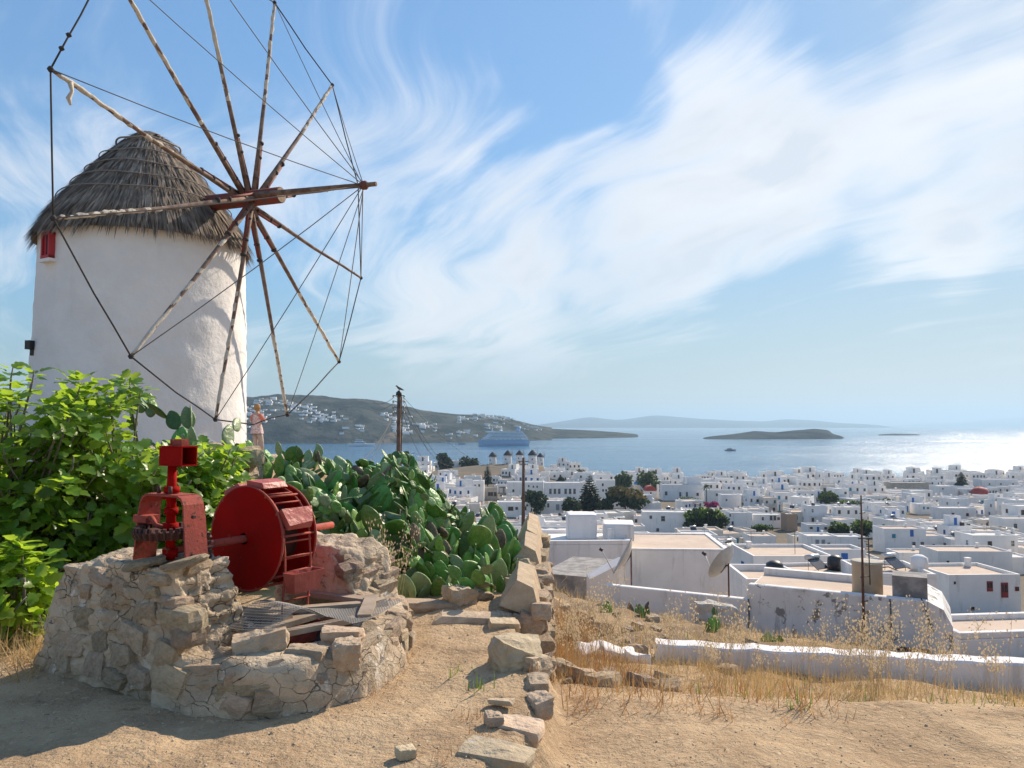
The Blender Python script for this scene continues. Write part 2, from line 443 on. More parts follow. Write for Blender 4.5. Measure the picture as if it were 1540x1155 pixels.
put(obj('ground', grid_mesh('ground', XX, YY, height(XX, YY)), M_sand, local=True), kind='structure', label='sandy dry hillside ground falling to the town')

# sea
def water_mat():
    m = bpy.data.materials.new('sea_water'); m.use_nodes = True; nt = m.node_tree; L = nt.links
    b = nt.nodes['Principled BSDF']
    b.inputs['Base Color'].default_value = (.03, .13, .24, 1); b.inputs['Roughness'].default_value = .24
    b.inputs['IOR'].default_value = 1.33
    t = N(nt, 'ShaderNodeTexCoord')
    last = None
    for scv, st, di, sc in (((1, 2.3, 1), 1.0, 5.0, .018), ((1, 2.2, 1), 1.0, 1.8, .085), ((1, 1.6, 1), .8, .3, .5)):
        mp = N(nt, 'ShaderNodeMapping', inp={'Scale': scv, 'Rotation': (0, 0, R(-14))}); L.new(t.outputs['Object'], mp.inputs[0])
        nz = N(nt, 'ShaderNodeTexNoise', inp={'Scale': sc, 'Detail': 5.0, 'Roughness': .62}); L.new(mp.outputs[0], nz.inputs['Vector'])
        bp = N(nt, 'ShaderNodeBump', inp={'Strength': st, 'Distance': di}); L.new(nz.outputs['Fac'], bp.inputs['Height'])
        if last is not None: L.new(last, bp.inputs['Normal'])
        last = bp.outputs[0]
    L.new(last, b.inputs['Normal'])
    # wind lanes: calmer and rougher streaks
    mp = N(nt, 'ShaderNodeMapping', inp={'Scale': (.0016, .0065, 1)}); L.new(t.outputs['Object'], mp.inputs[0])
    nz = N(nt, 'ShaderNodeTexNoise', inp={'Scale': 1.0, 'Detail': 4.0}); L.new(mp.outputs[0], nz.inputs['Vector'])
    mr = N(nt, 'ShaderNodeMapRange', inp={1: .35, 2: .65, 3: .09, 4: .18}); L.new(nz.outputs['Fac'], mr.inputs[0]); L.new(mr.outputs[0], b.inputs['Roughness'])
    return m
gx = np.unique(np.concatenate([-np.geomspace(200, 45000, 14), np.linspace(-200, 200, 9), np.geomspace(200, 45000, 14)]))
gy = np.unique(np.concatenate([np.linspace(300, 900, 8), np.geomspace(900, 62000, 22)]))
XX, YY = np.meshgrid(gx, gy)
put(obj('sea', grid_mesh('sea', XX, YY, XX * 0 + SEA), water_mat(), local=True), kind='structure', label='calm blue sea of the bay with sun glitter')

# ---- hills across the water: each a ridge with a shore in front and a back slope
def hill(name, cols, m, label, seed, back=1.25, rough=1.0, ridge=.28, nt_=70):
    """cols: (px, waterline py, skyline py) along the shore"""
    cols = np.array(cols, float)
    pxs = np.linspace(cols[0, 0], cols[-1, 0], 220)
    wy = np.interp(pxs, cols[:, 0], cols[:, 1]); sy = np.interp(pxs, cols[:, 0], cols[:, 2])
    ker = np.ones(7) / 7
    sy = np.convolve(np.pad(sy, 3, 'edge'), ker, 'valid')
    Ys = (CZ - SEA) * F / (wy - 640.0)
    ts = np.linspace(-.06, 2.0, nt_)
    T, PXg = np.meshgrid(ts, pxs, indexing='ij')
    Ysg = np.tile(Ys, (nt_, 1)); syg = np.tile(sy, (nt_, 1))
    Yg = Ysg * (1 + ridge * T)
    Xg = (PXg - 770) / F * Yg
    Yr = Ysg * (1 + ridge)
    H = np.maximum(CZ + (640 - syg) / F * Yr - SEA, 0)             # ridge height over the sea
    prof = np.where(T < 1, np.sin(np.clip(T, 0, 1) * np.pi / 2) ** .85, np.cos(np.clip((T - 1) * back / 1.25, 0, 1) * np.pi / 2))
    s = 9.0 / (Yr.max() * .3)
    nz = fbm(Xg * s, Yg * s, oct=5, seed=seed)
    Zg = SEA + H * prof * (1 + .16 * rough * nz * np.clip(1 - np.abs(T - 1) * 0 - prof * .75, 0, 1)) - np.where(T <= 0, 6, 0)
    Zg = Zg + np.where(T > 0, H * .012 * rough * fbm(Xg * s * 5, Yg * s * 5, oct=2, seed=seed + 3), 0)
    Zg = Zg - 2.0 * (1 - np.clip(H * np.maximum(prof, 0) / 3.0, 0, 1))
    o = obj(name, grid_mesh(name, Xg, Yg, Zg), m, local=True)
    put(o, kind='structure', label=label)
    def at(px, t):
        i = int(np.argmin(np.abs(pxs - px))); j = int(np.argmin(np.abs(ts - t)))
        return Vector((Xg[j, i], Yg[j, i], Zg[j, i]))
    return o, at
M_hill = mat('dry_hillside', (.085, .092, .078), .95, spec=0.0, color2=(.036, .046, .044), nscale=.010, coord='Object', ndetail=9, nlo=.4, nhi=.62,
             spots=[((.19, .155, .11), .005, .58, .64), ((.018, .024, .020), .022, .56, .66), ((.16, .135, .10), .016, .62, .68)], bump=[(.05, .8, 6)])
M_hill2 = mat('far_rock', (.062, .068, .066), .95, spec=0.0, color2=(.020, .023, .023), nscale=.012, ndetail=8, bump=[(.04, .8, 6)])
hill_o, hill_at = hill('hill', [(-500, 668.5, 640), (-200, 668.3, 615), (120, 668, 596), (300, 668, 592), (365, 667.5, 600), (410, 667.3, 594), (470, 667, 597), (520, 667, 600), (555, 666.6, 598), (590, 666.3, 606),
    (640, 666, 620), (700, 665.5, 624), (735, 664.5, 624), (765, 663.5, 629), (800, 662.5, 638.5), (830, 661.5, 644)], M_hill, 'brown scrubby headland with white houses across the bay', 21)
hill('headland', [(740, 660.2, 656), (790, 660, 647), (830, 659.6, 645), (880, 659, 647), (930, 658.4, 650), (955, 658.2, 653), (968, 658.2, 657.9)], M_hill, 'low dark spit of land running out into the bay', 31, rough=.6, ridge=.2)
hill('island', [(1045, 661, 660.6), (1070, 660.8, 656), (1100, 660.8, 653), (1135, 660.6, 648), (1165, 660.6, 650), (1200, 660.5, 646.5), (1225, 660.4, 645), (1245, 660.4, 647), (1252, 660.4, 653), (1262, 660.4, 655), (1272, 660.3, 660)], M_hill2, 'long dark rocky island in the open bay', 41, rough=.5, ridge=.1)
hill('islet', [(1311, 655.2, 655), (1325, 655.1, 653), (1345, 655, 652), (1375, 655, 653), (1396, 655, 654.8)], M_hill2, 'flat low islet beside the long island', 43, rough=.4, ridge=.06)
hill('skerry', [(1436, 655.2, 655), (1442, 655.1, 653.8), (1448, 655.2, 655)], M_hill2, 'tiny rock awash beyond the islet', 44, rough=.3, ridge=.03)
hill('mountain_ridge', [(700, 644.2, 644), (800, 643.8, 640), (850, 643.6, 633), (885, 643.6, 627), (930, 643.5, 632), (985, 643.5, 624.5), (1040, 643.5, 629), (1110, 643.5, 633), (1150, 643.4, 634),
     (1180, 643.4, 630.5), (1220, 643.4, 632), (1260, 643.4, 636), (1320, 643.3, 639), (1345, 643.3, 643)], M_hill2, 'long blue mountain ridge of a distant island', 51, rough=.5, ridge=.25)
hill('far_mountain', [(1330, 641.8, 641), (1400, 641.7, 637.5), (1450, 641.7, 636), (1500, 641.7, 630), (1560, 641.7, 626), (1650, 641.7, 630), (1800, 641.7, 640)], M_hill2, 'faint mountain fading into the haze on the horizon', 53, rough=.3, ridge=.25)

# ---- haze
hm = bpy.data.materials.new('haze_air'); hm.use_nodes = True
hn = hm.node_tree; hn.nodes.clear()
pv = N(hn, 'ShaderNodeVolumePrincipled', inp={'Color': (.52, .76, 1.0, 1), 'Density': 8.5e-5, 'Anisotropy': .3})
ho = N(hn, 'ShaderNodeOutputMaterial'); hn.links.new(pv.outputs[0], ho.inputs['Volume'])
hb = MB().box((0, 30500, 210), (96000, 64000, 560))
put(obj('haze', hb, hm, local=True), kind='stuff', label='thin pale sea haze over the bay')
# ================================================================== the windmill
def island_tint(m, amt=.5):
    """vary the value of each loose piece of a mesh"""
    nt = m.node_tree; b = nt.nodes['Principled BSDF']; s = b.inputs['Base Color']
    g = N(nt, 'ShaderNodeNewGeometry'); hs = N(nt, 'ShaderNodeHueSaturation')
    v = wmath('ADD', wmath('MULTIPLY', g.outputs['Random Per Island'], amt, nt=nt), 1 - amt / 2, nt=nt)
    nt.links.new(v, hs.inputs['Value'])
    if s.is_linked: nt.links.new(s.links[0].from_socket, hs.inputs['Color'])
    else: hs.inputs['Color'].default_value = s.default_value
    nt.links.new(hs.outputs[0], s)
    return m
M_lime = mat('limewashed_plaster', (.84, .815, .78), .92, color2=(.77, .745, .71), nscale=.9, bump=[(1.6, .3, .06), (7, .55, .035), (30, .4, .01)],
             spots=[((.62, .55, .46), 2.2, .66, .76)])
M_thatch = island_tint(mat('grey_thatch', (.30, .24, .185), .95, color2=(.16, .128, .10), nscale=3.0), .8)
M_wood_grey = mat('weathered_wood', (.25, .18, .135), .85, color2=(.13, .075, .055), nscale=6, bump=[(25, .4, .01)])
M_wood_red = mat('old_red_painted_wood', (.22, .035, .025), .75, color2=(.13, .05, .035), nscale=5, bump=[(20, .4, .01)])
M_sail = mat('rolled_canvas', (.64, .58, .48), .9, color2=(.50, .43, .34), nscale=7, bump=[(14, .7, .03)])
M_rope = mat('dark_rope', (.045, .04, .038), .9)
M_rope_l = mat('thin_grey_rope', (.16, .15, .14), .9)
M_band = mat('pale_rope_band', (.24, .205, .17), .9)

hubq = dict(hub=Vector((-6.3317, 18.0, 7.0059)), n=Vector((.94205, -.33546, -.0034)), u=Vector((-.33546, -.94205, 0)), v=Vector((0, 0, 1)))
MC = hubq['hub'] - hubq['n'] * 3.02; MC = Vector((MC.x, MC.y, 0))
mz = hz(MC.x, MC.y) - .1
mill = thing('windmill', 'whitewashed round windmill with thatched cap and twelve bare spokes', 'windmill', (MC.x, MC.y, mz))
# tower wall with a rough surface
prof = []; nA, nZ = 120, 60
A_, Z_ = np.meshgrid(np.linspace(0, 2 * np.pi, nA + 1), np.linspace(mz, 6.2, nZ), indexing='ij')
rad = 2.43 - .045 * (Z_ - 2.5) * .6
rad = rad + .012 * fbm(A_ * 2.5 * 0 + np.cos(A_) * 2.3, np.sin(A_) * 2.3, Z_ * 1.0, oct=4, seed=12) + .014 * fbm(np.cos(A_) * 14, np.sin(A_) * 14, Z_ * 5, oct=3, seed=15)
wallm = grid_mesh('tower_wall', MC.x + rad * np.cos(A_), MC.y + rad * np.sin(A_), Z_)
obj('tower_wall', wallm, M_lime, mill)
# thatched cap
cap_prof = [(2.52, 5.98), (2.44, 6.22), (2.00, 6.92), (1.52, 7.55), (1.20, 7.95), (.87, 8.36), (.53, 8.74), (.30, 8.92), (.14, 9.0), (.01, 9.02)]
capP = np.array(cap_prof)
cl = np.concatenate([[0], np.cumsum(np.linalg.norm(np.diff(capP, axis=0), axis=1))]); cl /= cl[-1]
def capat(s):
    return np.interp(s, cl, capP[:, 0]), np.interp(s, cl, capP[:, 1])
Cc = Vector((MC.x - .02, MC.y, 0))
mb = MB().lathe([(r - .06, z) for r, z in cap_prof[:-1]] + [(.01, 9.0)], (Cc.x, Cc.y, 0), 64)
cap = obj('cap', mb, M_thatch, mill)
strand = []
rg = np.random.default_rng(11)
tiers = [0.0, .12, .24, .36, .48, .60, .72, .84]
mats = []
for ti, s0 in enumerate(tiers):
    rr, zz = capat(s0 + .12)
    n = int(520 * (rr + .25) * (1.15 if ti == 0 else .8))
    for k in range(n):
        th = rg.random() * 2 * np.pi
        st = s0 + .17 + rg.random() * .07          # top of the strand
        L = .17 + rg.random() * .08
        ru, zu = capat(min(st, .995)); sl = max(st - L, -.0)
        rl, zl = capat(sl)
        lift = .03 + rg.random() * .09
        if ti == 0: zl -= rg.random() ** 2 * .26 + .05 * (1 + math.sin(th * 17)) ; rl += .02
        a = Vector((Cc.x + (ru + .015) * math.cos(th), Cc.y + (ru + .015) * math.sin(th), zu + .01))
        th2 = th + rg.normal() * .05 / max(rr, .3)
        b = Vector((Cc.x + (rl + lift) * math.cos(th2), Cc.y + (rl + lift) * math.sin(th2), zl + lift * .3))
        d = b - a; w = Vector((-math.sin(th), math.cos(th), 0)); nn = w.cross(d).normalized()
        m = np.eye(4); m[:3, 0] = w * (.022 + rg.random() * .03); m[:3, 1] = d; m[:3, 2] = nn * .02; m[:3, 3] = a
        mats.append(m)
me = scatter('thatch', [(-.5, 0, 0), (.5, 0, 0), (.62, .6, .9), (-.62, .6, .9), (0, 1.0, .2)], [(0, 1, 2), (0, 2, 3), (3, 2, 4)], np.array(mats))
o = obj('thatch', me, M_thatch, cap); o['kind'] = 'stuff'
for s in (.30, .42, .54, .66, .80):
    r_, z_ = capat(s); pts = []
    for k in range(49):
        t = 2 * math.pi * k / 48
        pts.append((Cc.x + (r_ + .075) * math.cos(t), Cc.y + (r_ + .075) * math.sin(t), z_ + .05 + .02 * math.sin(5 * t + s * 40)))
    obj('rope_band', MB().tube(pts, .014 if s < .75 else .024, 5), M_band, cap)
# little rag caught under the top band
pr = P(193, 226, 18.35)
obj('rag', MB().add([pr + Vector((-.14, 0, .06)), pr + Vector((.14, 0, .1)), pr + Vector((-.02, -.04, -.34)), pr + Vector((-.12, -.03, -.1))], [(0, 3, 2, 1)]), mat('white_rag', (.62, .6, .57), .9), cap)
# red window and lamp box on the shaded side
vd = Vector((-MC.x, -MC.y, 0)).normalized(); rt = Vector((-vd.y, vd.x, 0))
def on_tower(off, z, out=0.0):
    c = math.sqrt(1 - off * off); d = vd * c + rt * off
    return MC + d * (2.36 + out) + Vector((0, 0, z)), d
pw, dw = on_tower(-.825, 5.62, .03)
rz = math.atan2(dw.y, dw.x) - math.pi / 2
win = obj('window', MB().box(pw, (.24, .10, .50), rz), mat('dark_interior_paint', (.02, .015, .015), .8), mill)  # solid block; the unlit inside of the window is put into its colour
wf = MB()
tx = Vector((math.cos(rz), math.sin(rz), 0))
for s in (-1, 1): wf.box(pw + tx * s * .135 + dw * .03, (.05, .14, .56), rz)
wf.box(pw + Vector((0, 0, .27)) + dw * .03, (.32, .13, .06), rz); wf.box(pw + Vector((0, 0, -.26)) + dw * .03, (.32, .15, .07), rz)
wf.box(pw + dw * .045 + tx * .06, (.07, .03, .48), rz)
obj('frame', wf, mat('red_paint', (.42, .03, .04), .6), win)
pws, _ = on_tower(-.825, 5.28, .05)
obj('sill', MB().box(pws, (.42, .20, .07), rz), M_lime, win)
pl_, dl = on_tower(-.955, 3.42, .0)
lampb = MB().box(pl_ + vd * .10 + dl * .03, (.30, .14, .20), rz * .5).box(pl_ + vd * .1 + Vector((0, 0, -.16)), (.05, .2, .14), rz * .5)
obj('floodlight', lampb, mat('black_metal', (.02, .02, .022), .5), mill)
# --- wheel
Hc, n_, u_, v_ = hubq['hub'], hubq['n'], hubq['u'], hubq['v']
Rw, ph = 5.35, .17163
obs = {0: (76, 104), 3: (413, 4), 4: (500, 128), 6: (543, 418), 7: (510, 544), 8: (432, 624), 10: (197, 536), 11: (80, 328)}
tips = []
for k in range(12):
    a = ph + k * math.pi / 6
    t = Hc + (u_ * math.cos(a) + v_ * math.sin(a)) * Rw
    if k in obs:
        d = ray(*obs[k]); c0 = Vector((0, 0, CZ))
        s = (Hc - c0).dot(n_) / d.dot(n_); t = c0 + d * s
    tips.append(t)
axle = MB().tube([Hc - n_ * 2.0, Hc + n_ * .97], .19, 16, mi=0)
ax = obj('axle', axle, M_wood_red, mill)
obj('axle_end', MB().tube([Hc + n_ * .972, Hc + n_ * .985], .175, 16), mat('end_grain', (.36, .27, .19), .85, color2=(.26, .18, .12), nscale=14), ax)
bw0 = Hc + n_ * .1 - u_ * -.22 + v_ * .04
bow_tip = Hc + n_ * 3.5
bow_attach = Hc + n_ * 3.18
obj('bowsprit', MB().tube([Hc + n_ * .3 + u_ * .21, Hc + n_ * 2.0 + u_ * .1, bow_tip], [.065, .06, .052], 10), M_wood_grey, mill)
kn = obj('rope_knot', MB().tube([bow_attach - n_ * .09, bow_attach - n_ * .03, bow_attach + n_ * .05, bow_attach + n_ * .1], [.07, .10, .105, .07], 9), M_wood_red, mill)
for k in range(12):
    t = tips[k]; d = (t - Hc); L = d.length; d.normalize()
    off = n_ * (.12 + .10 * ((k % 6) - 2.5))           # beams cross the axle one behind another
    off = off * (1 if k < 6 else 1)
    side = d.cross(n_).normalized()
    pts = [Hc + off - d * .25 * 0, Hc + off * .85 + d * L * .25, Hc + off * .55 + d * L * .55 + Vector((0, 0, -.03)), Hc + off * .2 + d * L * .82, t]
    sp = obj('spoke', MB().tube(pts, [.066, .056, .046, .038, .032], 8), M_wood_grey, mill)
    # shorter stiffener lashed to the root
    obj('stiffener', MB().tube([Hc + off + side * .10 - d * .1, Hc + off * .9 + side * .06 + d * L * .26], [.042, .036], 6), M_wood_red, sp)
    for q in (.10, .20, .27):
        c = Hc + off * .9 + d * L * q + side * .03
        obj('lashing', MB().tube([c - d * .035, c, c + d * .035], [.062, .080, .062], 8), M_rope, sp)
    # canvas rolled round the outer part
    rr = random.Random(k)
    f0 = {0: .42, 11: .55, 10: .25, 1: .30, 2: .35, 3: .45, 4: .55, 6: .75, 7: .52, 8: .55, 9: .35, 5: .6}[k]
    cp_ = []; cr = []
    m = 26
    for i in range(m + 1):
        f = f0 + (.985 - f0) * i / m
        j = f * 4
        # follow the bent pole
        i0 = 0
        stops = [0, .25, .55, .82, 1.0]
        while i0 < 3 and f > stops[i0 + 1]: i0 += 1
        w = (f - stops[i0]) / (stops[i0 + 1] - stops[i0])
        q = pts[i0].lerp(pts[i0 + 1], w)
        cp_.append(q + Vector((rr.uniform(-.01, .01), rr.uniform(-.01, .01), rr.uniform(-.018, .012))))
        cr.append((.045 + .005 * math.sin(i * 1.9 + k) + rr.uniform(-.004, .009)) * (1.0 if i < m - 2 else .8) * (.95 if k != 6 else .6))
    obj('rolled_sail', MB().tube(cp_, cr, 8), M_sail if k not in (6,) else M_wood_grey, sp)
# loose end of canvas hanging at one tip
q = tips[0].lerp(Hc, .075)
obj('canvas_end', MB().tube([q, q + Vector((.03, .02, -.16)), q + Vector((-.02, 0, -.30)), q + Vector((.02, 0, -.42))], [.05, .03, .045, .02], 6), M_sail, mill)
for k in range(12):
    a, b = tips[k], tips[(k + 1) % 12]
    mid = (a + b) / 2 + (Vector((0, 0, -.05)) if k not in (8,) else Vector((0, 0, -.18)))
    obj('rim_rope', MB().tube([a, (a * 3 + b) / 4 * .5 + (a + mid) / 2 * .5, mid, (b + mid) / 2, b], .017, 5), M_rope, mill)
    obj('tip_knot', MB().tube([a - v_ * .05, a, a + v_ * .05], [.03, .06, .03], 6), M_rope, mill)
    c = bow_attach + n_ * .02 * (k % 3 - 1)
    sag = (a + c) / 2 + Vector((0, 0, -.06))
    obj('stay_rope', MB().tube([a, (a + sag) / 2 + Vector((0, 0, -.015)), sag, (sag + c) / 2 + Vector((0, 0, -.015)), c], .0105, 4), M_rope_l, mill)
# a turnbuckle in the rim rope between the upper left spokes
a, b = tips[0], tips[1]; d = (b - a)
for f in (.18, .30): 
    c = a + d * f
    obj('shackle', MB().tube([c - d * .012, c, c + d * .012], [.03, .055, .03], 6), M_rope, mill)
# ================================================================== stones: shapes shared by many
def cube_grid(n):
    """vertices of a subdivided unit cube surface (params 0..1) and quads"""
    idx = {}; P_ = []; Q = []
    def vid(i, j, k):
        key = (i, j, k)
        if key not in idx: idx[key] = len(P_); P_.append((i / n, j / n, k / n))
        return idx[key]
    for a in range(n):
        for b in range(n):
            Q.append((vid(a, b, 0), vid(a, b + 1, 0), vid(a + 1, b + 1, 0), vid(a + 1, b, 0)))
            Q.append((vid(a, b, n), vid(a + 1, b, n), vid(a + 1, b + 1, n), vid(a, b + 1, n)))
            Q.append((vid(a, 0, b), vid(a + 1, 0, b), vid(a + 1, 0, b + 1), vid(a, 0, b + 1)))
            Q.append((vid(a, n, b), vid(a, n, b + 1), vid(a + 1, n, b + 1), vid(a + 1, n, b)))
            Q.append((vid(0, a, b), vid(0, a, b + 1), vid(0, a + 1, b + 1), vid(0, a + 1, b)))
            Q.append((vid(n, a, b), vid(n, a + 1, b), vid(n, a + 1, b + 1), vid(n, a, b + 1)))
    return np.array(P_), np.array(Q)
def hexa(name, c8, n=10, amp=.03, freq=4.0, seed=0, rnd=.25, oct=4, ridge=0.0):
    """a lump: trilinear block of 8 corners (000,100,110,010,001,101,111,011), rounded and roughened"""
    p, q = cube_grid(n)
    t = p * 2 - 1
    s = t / np.maximum(np.linalg.norm(t, axis=1), 1e-6)[:, None] * 1.12
    t = t * (1 - rnd) + s * rnd; p2 = (t + 1) / 2
    c = np.array([list(x) for x in c8], float)
    x, y, z = p2[:, :1], p2[:, 1:2], p2[:, 2:3]
    w = [(1 - x) * (1 - y) * (1 - z), x * (1 - y) * (1 - z), x * y * (1 - z), (1 - x) * y * (1 - z), (1 - x) * (1 - y) * z, x * (1 - y) * z, x * y * z, (1 - x) * y * z]
    co = sum(w[i] * c[i] for i in range(8))
    ctr = co.mean(0); d = co - ctr; d /= np.maximum(np.linalg.norm(d, axis=1), 1e-6)[:, None]
    nz = fbm(co[:, 0] * freq, co[:, 1] * freq, co[:, 2] * freq, oct=oct, seed=seed)
    if ridge: nz = nz * (1 - ridge) + ridge * (1 - 2 * np.abs(fbm(co[:, 0] * freq * 1.7, co[:, 1] * freq * 1.7, co[:, 2] * freq * 3.0, oct=3, seed=seed + 5)))
    return np_mesh(name, co + d * (nz * amp)[:, None], q, 4)
def box8(c, sx, sy, sz, rz=0, skew=0.0, seed=0):
    r_ = random.Random(seed); out = []
    for k in (0, 1):
        for i, j in ((0, 0), (1, 0), (1, 1), (0, 1)):
            x = (i - .5) * sx * (1 + r_.uniform(-skew, skew)); y = (j - .5) * sy * (1 + r_.uniform(-skew, skew)); z = k * sz * (1 + r_.uniform(-skew, skew) * k)
            out.append((c[0] + x * math.cos(rz) - y * math.sin(rz), c[1] + x * math.sin(rz) + y * math.cos(rz), c[2] + z))
    return out
def stone_mat(name, c1, c2, tint=.5, spots=None):
    return mat(name, c1, .93, color2=c2, nscale=7, bump=[(6, .6, .04), (28, .7, .016), (110, .5, .004)], spots=spots or [((.44, .42, .38), 16, .60, .70), ((.10, .09, .08), 30, .66, .74)], random_tint=tint)
M_stone = stone_mat('grey_brown_schist', (.53, .415, .28), (.38, .29, .195), .5)
M_stone_w = stone_mat('warm_sandy_stone', (.50, .385, .26), (.40, .29, .185), .4)
M_mortar = mat('old_lime_mortar', (.56, .445, .31), .95, color2=(.40, .31, .21), nscale=3.2, nlo=.42, nhi=.58, bump=[(5, .6, .05), (17, .8, .03), (60, .7, .010), (160, .4, .004)],
               spots=[((.64, .56, .46), 5.5, .60, .64), ((.27, .225, .175), 9, .62, .68), ((.45, .31, .18), 3.0, .66, .74)])
def cracks(m, scale=7.0, dark=(.16, .125, .09), wid=.028, warp_=.16, amt=.6):
    """open joints and splits: warped cell edges, sunk and filled with dirt"""
    nt = m.node_tree; L = nt.links; b = nt.nodes['Principled BSDF']; t = N(nt, 'ShaderNodeTexCoord')
    nz = N(nt, 'ShaderNodeTexNoise', inp={'Scale': 5.0, 'Detail': 4.0}); L.new(t.outputs['Object'], nz.inputs['Vector'])
    sc = N(nt, 'ShaderNodeVectorMath', operation='SCALE', inp={'Scale': warp_}); L.new(nz.outputs['Color'], sc.inputs[0])
    ad = N(nt, 'ShaderNodeVectorMath', operation='ADD'); L.new(t.outputs['Object'], ad.inputs[0]); L.new(sc.outputs[0], ad.inputs[1])
    mp = N(nt, 'ShaderNodeMapping', inp={'Scale': (1, 1, 1.7)}); L.new(ad.outputs[0], mp.inputs[0])
    vo = N(nt, 'ShaderNodeTexVoronoi', feature='DISTANCE_TO_EDGE', inp={'Scale': scale}); L.new(mp.outputs[0], vo.inputs['Vector'])
    n2 = N(nt, 'ShaderNodeTexNoise', inp={'Scale': 3.0, 'Detail': 3.0}); L.new(t.outputs['Object'], n2.inputs['Vector'])
    ww = N(nt, 'ShaderNodeMapRange', inp={1: .40, 2: .62, 3: .002, 4: wid}); L.new(n2.outputs['Fac'], ww.inputs[0])
    mr = N(nt, 'ShaderNodeMapRange', inp={1: 0.0, 3: 1.0, 4: 0.0}); L.new(vo.outputs['Distance'], mr.inputs[0]); L.new(ww.outputs[0], mr.inputs[2])
    old = b.inputs['Base Color'].links[0].from_socket
    mx = N(nt, 'ShaderNodeMix', data_type='RGBA', inp={7: (*dark, 1)}); L.new(wmath('MULTIPLY', mr.outputs[0], amt, nt=nt), mx.inputs[0]); L.new(old, mx.inputs[6]); L.new(mx.outputs[2], b.inputs['Base Color'])
    bp = N(nt, 'ShaderNodeBump', inp={'Strength': .9, 'Distance': .03}); bp.invert = True
    L.new(mr.outputs[0], bp.inputs['Height']); L.new(b.inputs['Normal'].links[0].from_socket, bp.inputs['Normal']); L.new(bp.outputs[0], b.inputs['Normal'])
cracks(M_mortar)
# unit stone meshes (about 1 m) shared by the smaller stones
def unit_stones(m, tag, cnt=6, n=4, amp=.10, rnd=.42, seed0=0):
    out = []
    for i in range(cnt):
        me = hexa('stone_' + tag, box8((0, 0, -.5), 1, 1, 1, 0, .16, seed0 + i), n, amp, 2.1, seed0 + i * 3, rnd, 3, .4)
        me.materials.append(m); me.polygons.foreach_set('use_smooth', [False] * len(me.polygons)); out.append(me)
    return out
U_STONE = unit_stones(M_stone, 'grey', seed0=100)
U_STONE_W = unit_stones(M_stone_w, 'warm', seed0=200)
def stone(parent, p, size, rot, rnd_, warm=.4, name='stone'):
    me = rnd_.choice(U_STONE_W if rnd_.random() < warm else U_STONE)
    off = wloc(parent) if parent is not None else Vector((0, 0, 0))
    return inst(name, me, parent, loc=Vector(p) - off, rot=rot, scale=size)

# ================================================================== the old water-lifting well
Wc = Vector((-1.83, 5.3, 0)); WA = Vector((.505, .863, 0)).normalized(); WB = Vector((WA.y, -WA.x, 0))
def W(a, b, z): return Wc + WA * a + WB * b + Vector((0, 0, z))
wang = math.atan2(WB.y, WB.x)
well = thing('stone_well', 'old rubble stone well with two piers and a low curved wall', 'well', (Wc.x, Wc.y, 0))
lp8 = [W(-.80, -1.12, -.06), W(-.76, .36, -.06), W(-.25, .40, -.06), W(-.2, -1.15, -.06), W(-.76, -.84, .67), W(-.74, .26, .76), W(-.36, .27, .78), W(-.30, -.82, .73)]
pier = obj('pier', hexa('pier', lp8, 56, .06, 4.2, 4, .05, 6, .5), M_mortar, well, smooth=True)
rp8 = [W(.62, -.45, -.06), W(.60, .62, -.06), W(1.10, .58, -.06), W(1.12, -.45, -.06), W(.66, -.40, .72), W(.64, .26, .70), W(1.04, .30, .70), W(1.06, -.40, .72)]
pier2 = obj('pier', hexa('pier', rp8, 34, .06, 3.4, 8, .08, 5, .4), M_mortar, well, smooth=True)
# low curved wall between the piers: outer line (a, b), swept
line = [(-.78, .16), (-.80, .50), (-.70, .80), (-.46, 1.02), (-.08, 1.12), (.30, 1.04), (.66, .90), (.98, .70), (1.22, .46), (1.30, .2)]
line = np.array(line); tt = np.linspace(0, len(line) - 1, 90)
la = np.interp(tt, range(len(line)), line[:, 0]); lb = np.interp(tt, range(len(line)), line[:, 1])
cen = np.array([.12, .18])
cs = [(0, -.06), (0, .04), (.012, .10), (.02, .14), (.02, .18), (.035, .22), (.07, .255), (.13, .265), (.2, .26), (.27, .265), (.34, .26), (.37, .22), (.37, .1), (.37, -.3)]
Xg = np.zeros((90, len(cs))); Yg = Xg.copy(); Zg = Xg.copy()
hgt = np.interp(tt, [0, 2, 4, 6, 7.5, 9], [1.05, 1.05, .95, 1.0, 1.1, .9])
for i in range(90):
    v = cen - np.array([la[i], lb[i]]); v /= np.linalg.norm(v)
    for j, (inn, z) in enumerate(cs):
        q = W(la[i] + v[0] * inn, lb[i] + v[1] * inn, z * hgt[i] if z > 0 else z)
        Xg[i, j], Yg[i, j], Zg[i, j] = q
ctr = W(cen[0], cen[1], .1)
nz = fbm(Xg * 4, Yg * 4, Zg * 4, oct=5, seed=66) * .04
dx, dy = Xg - ctr.x, Yg - ctr.y; dl = np.hypot(dx, dy)
lowwall = obj('low_wall', grid_mesh('low_wall', Xg + dx / dl * nz, Yg + dy / dl * nz, Zg + nz * .5), M_mortar, well)
rs = random.Random(5)
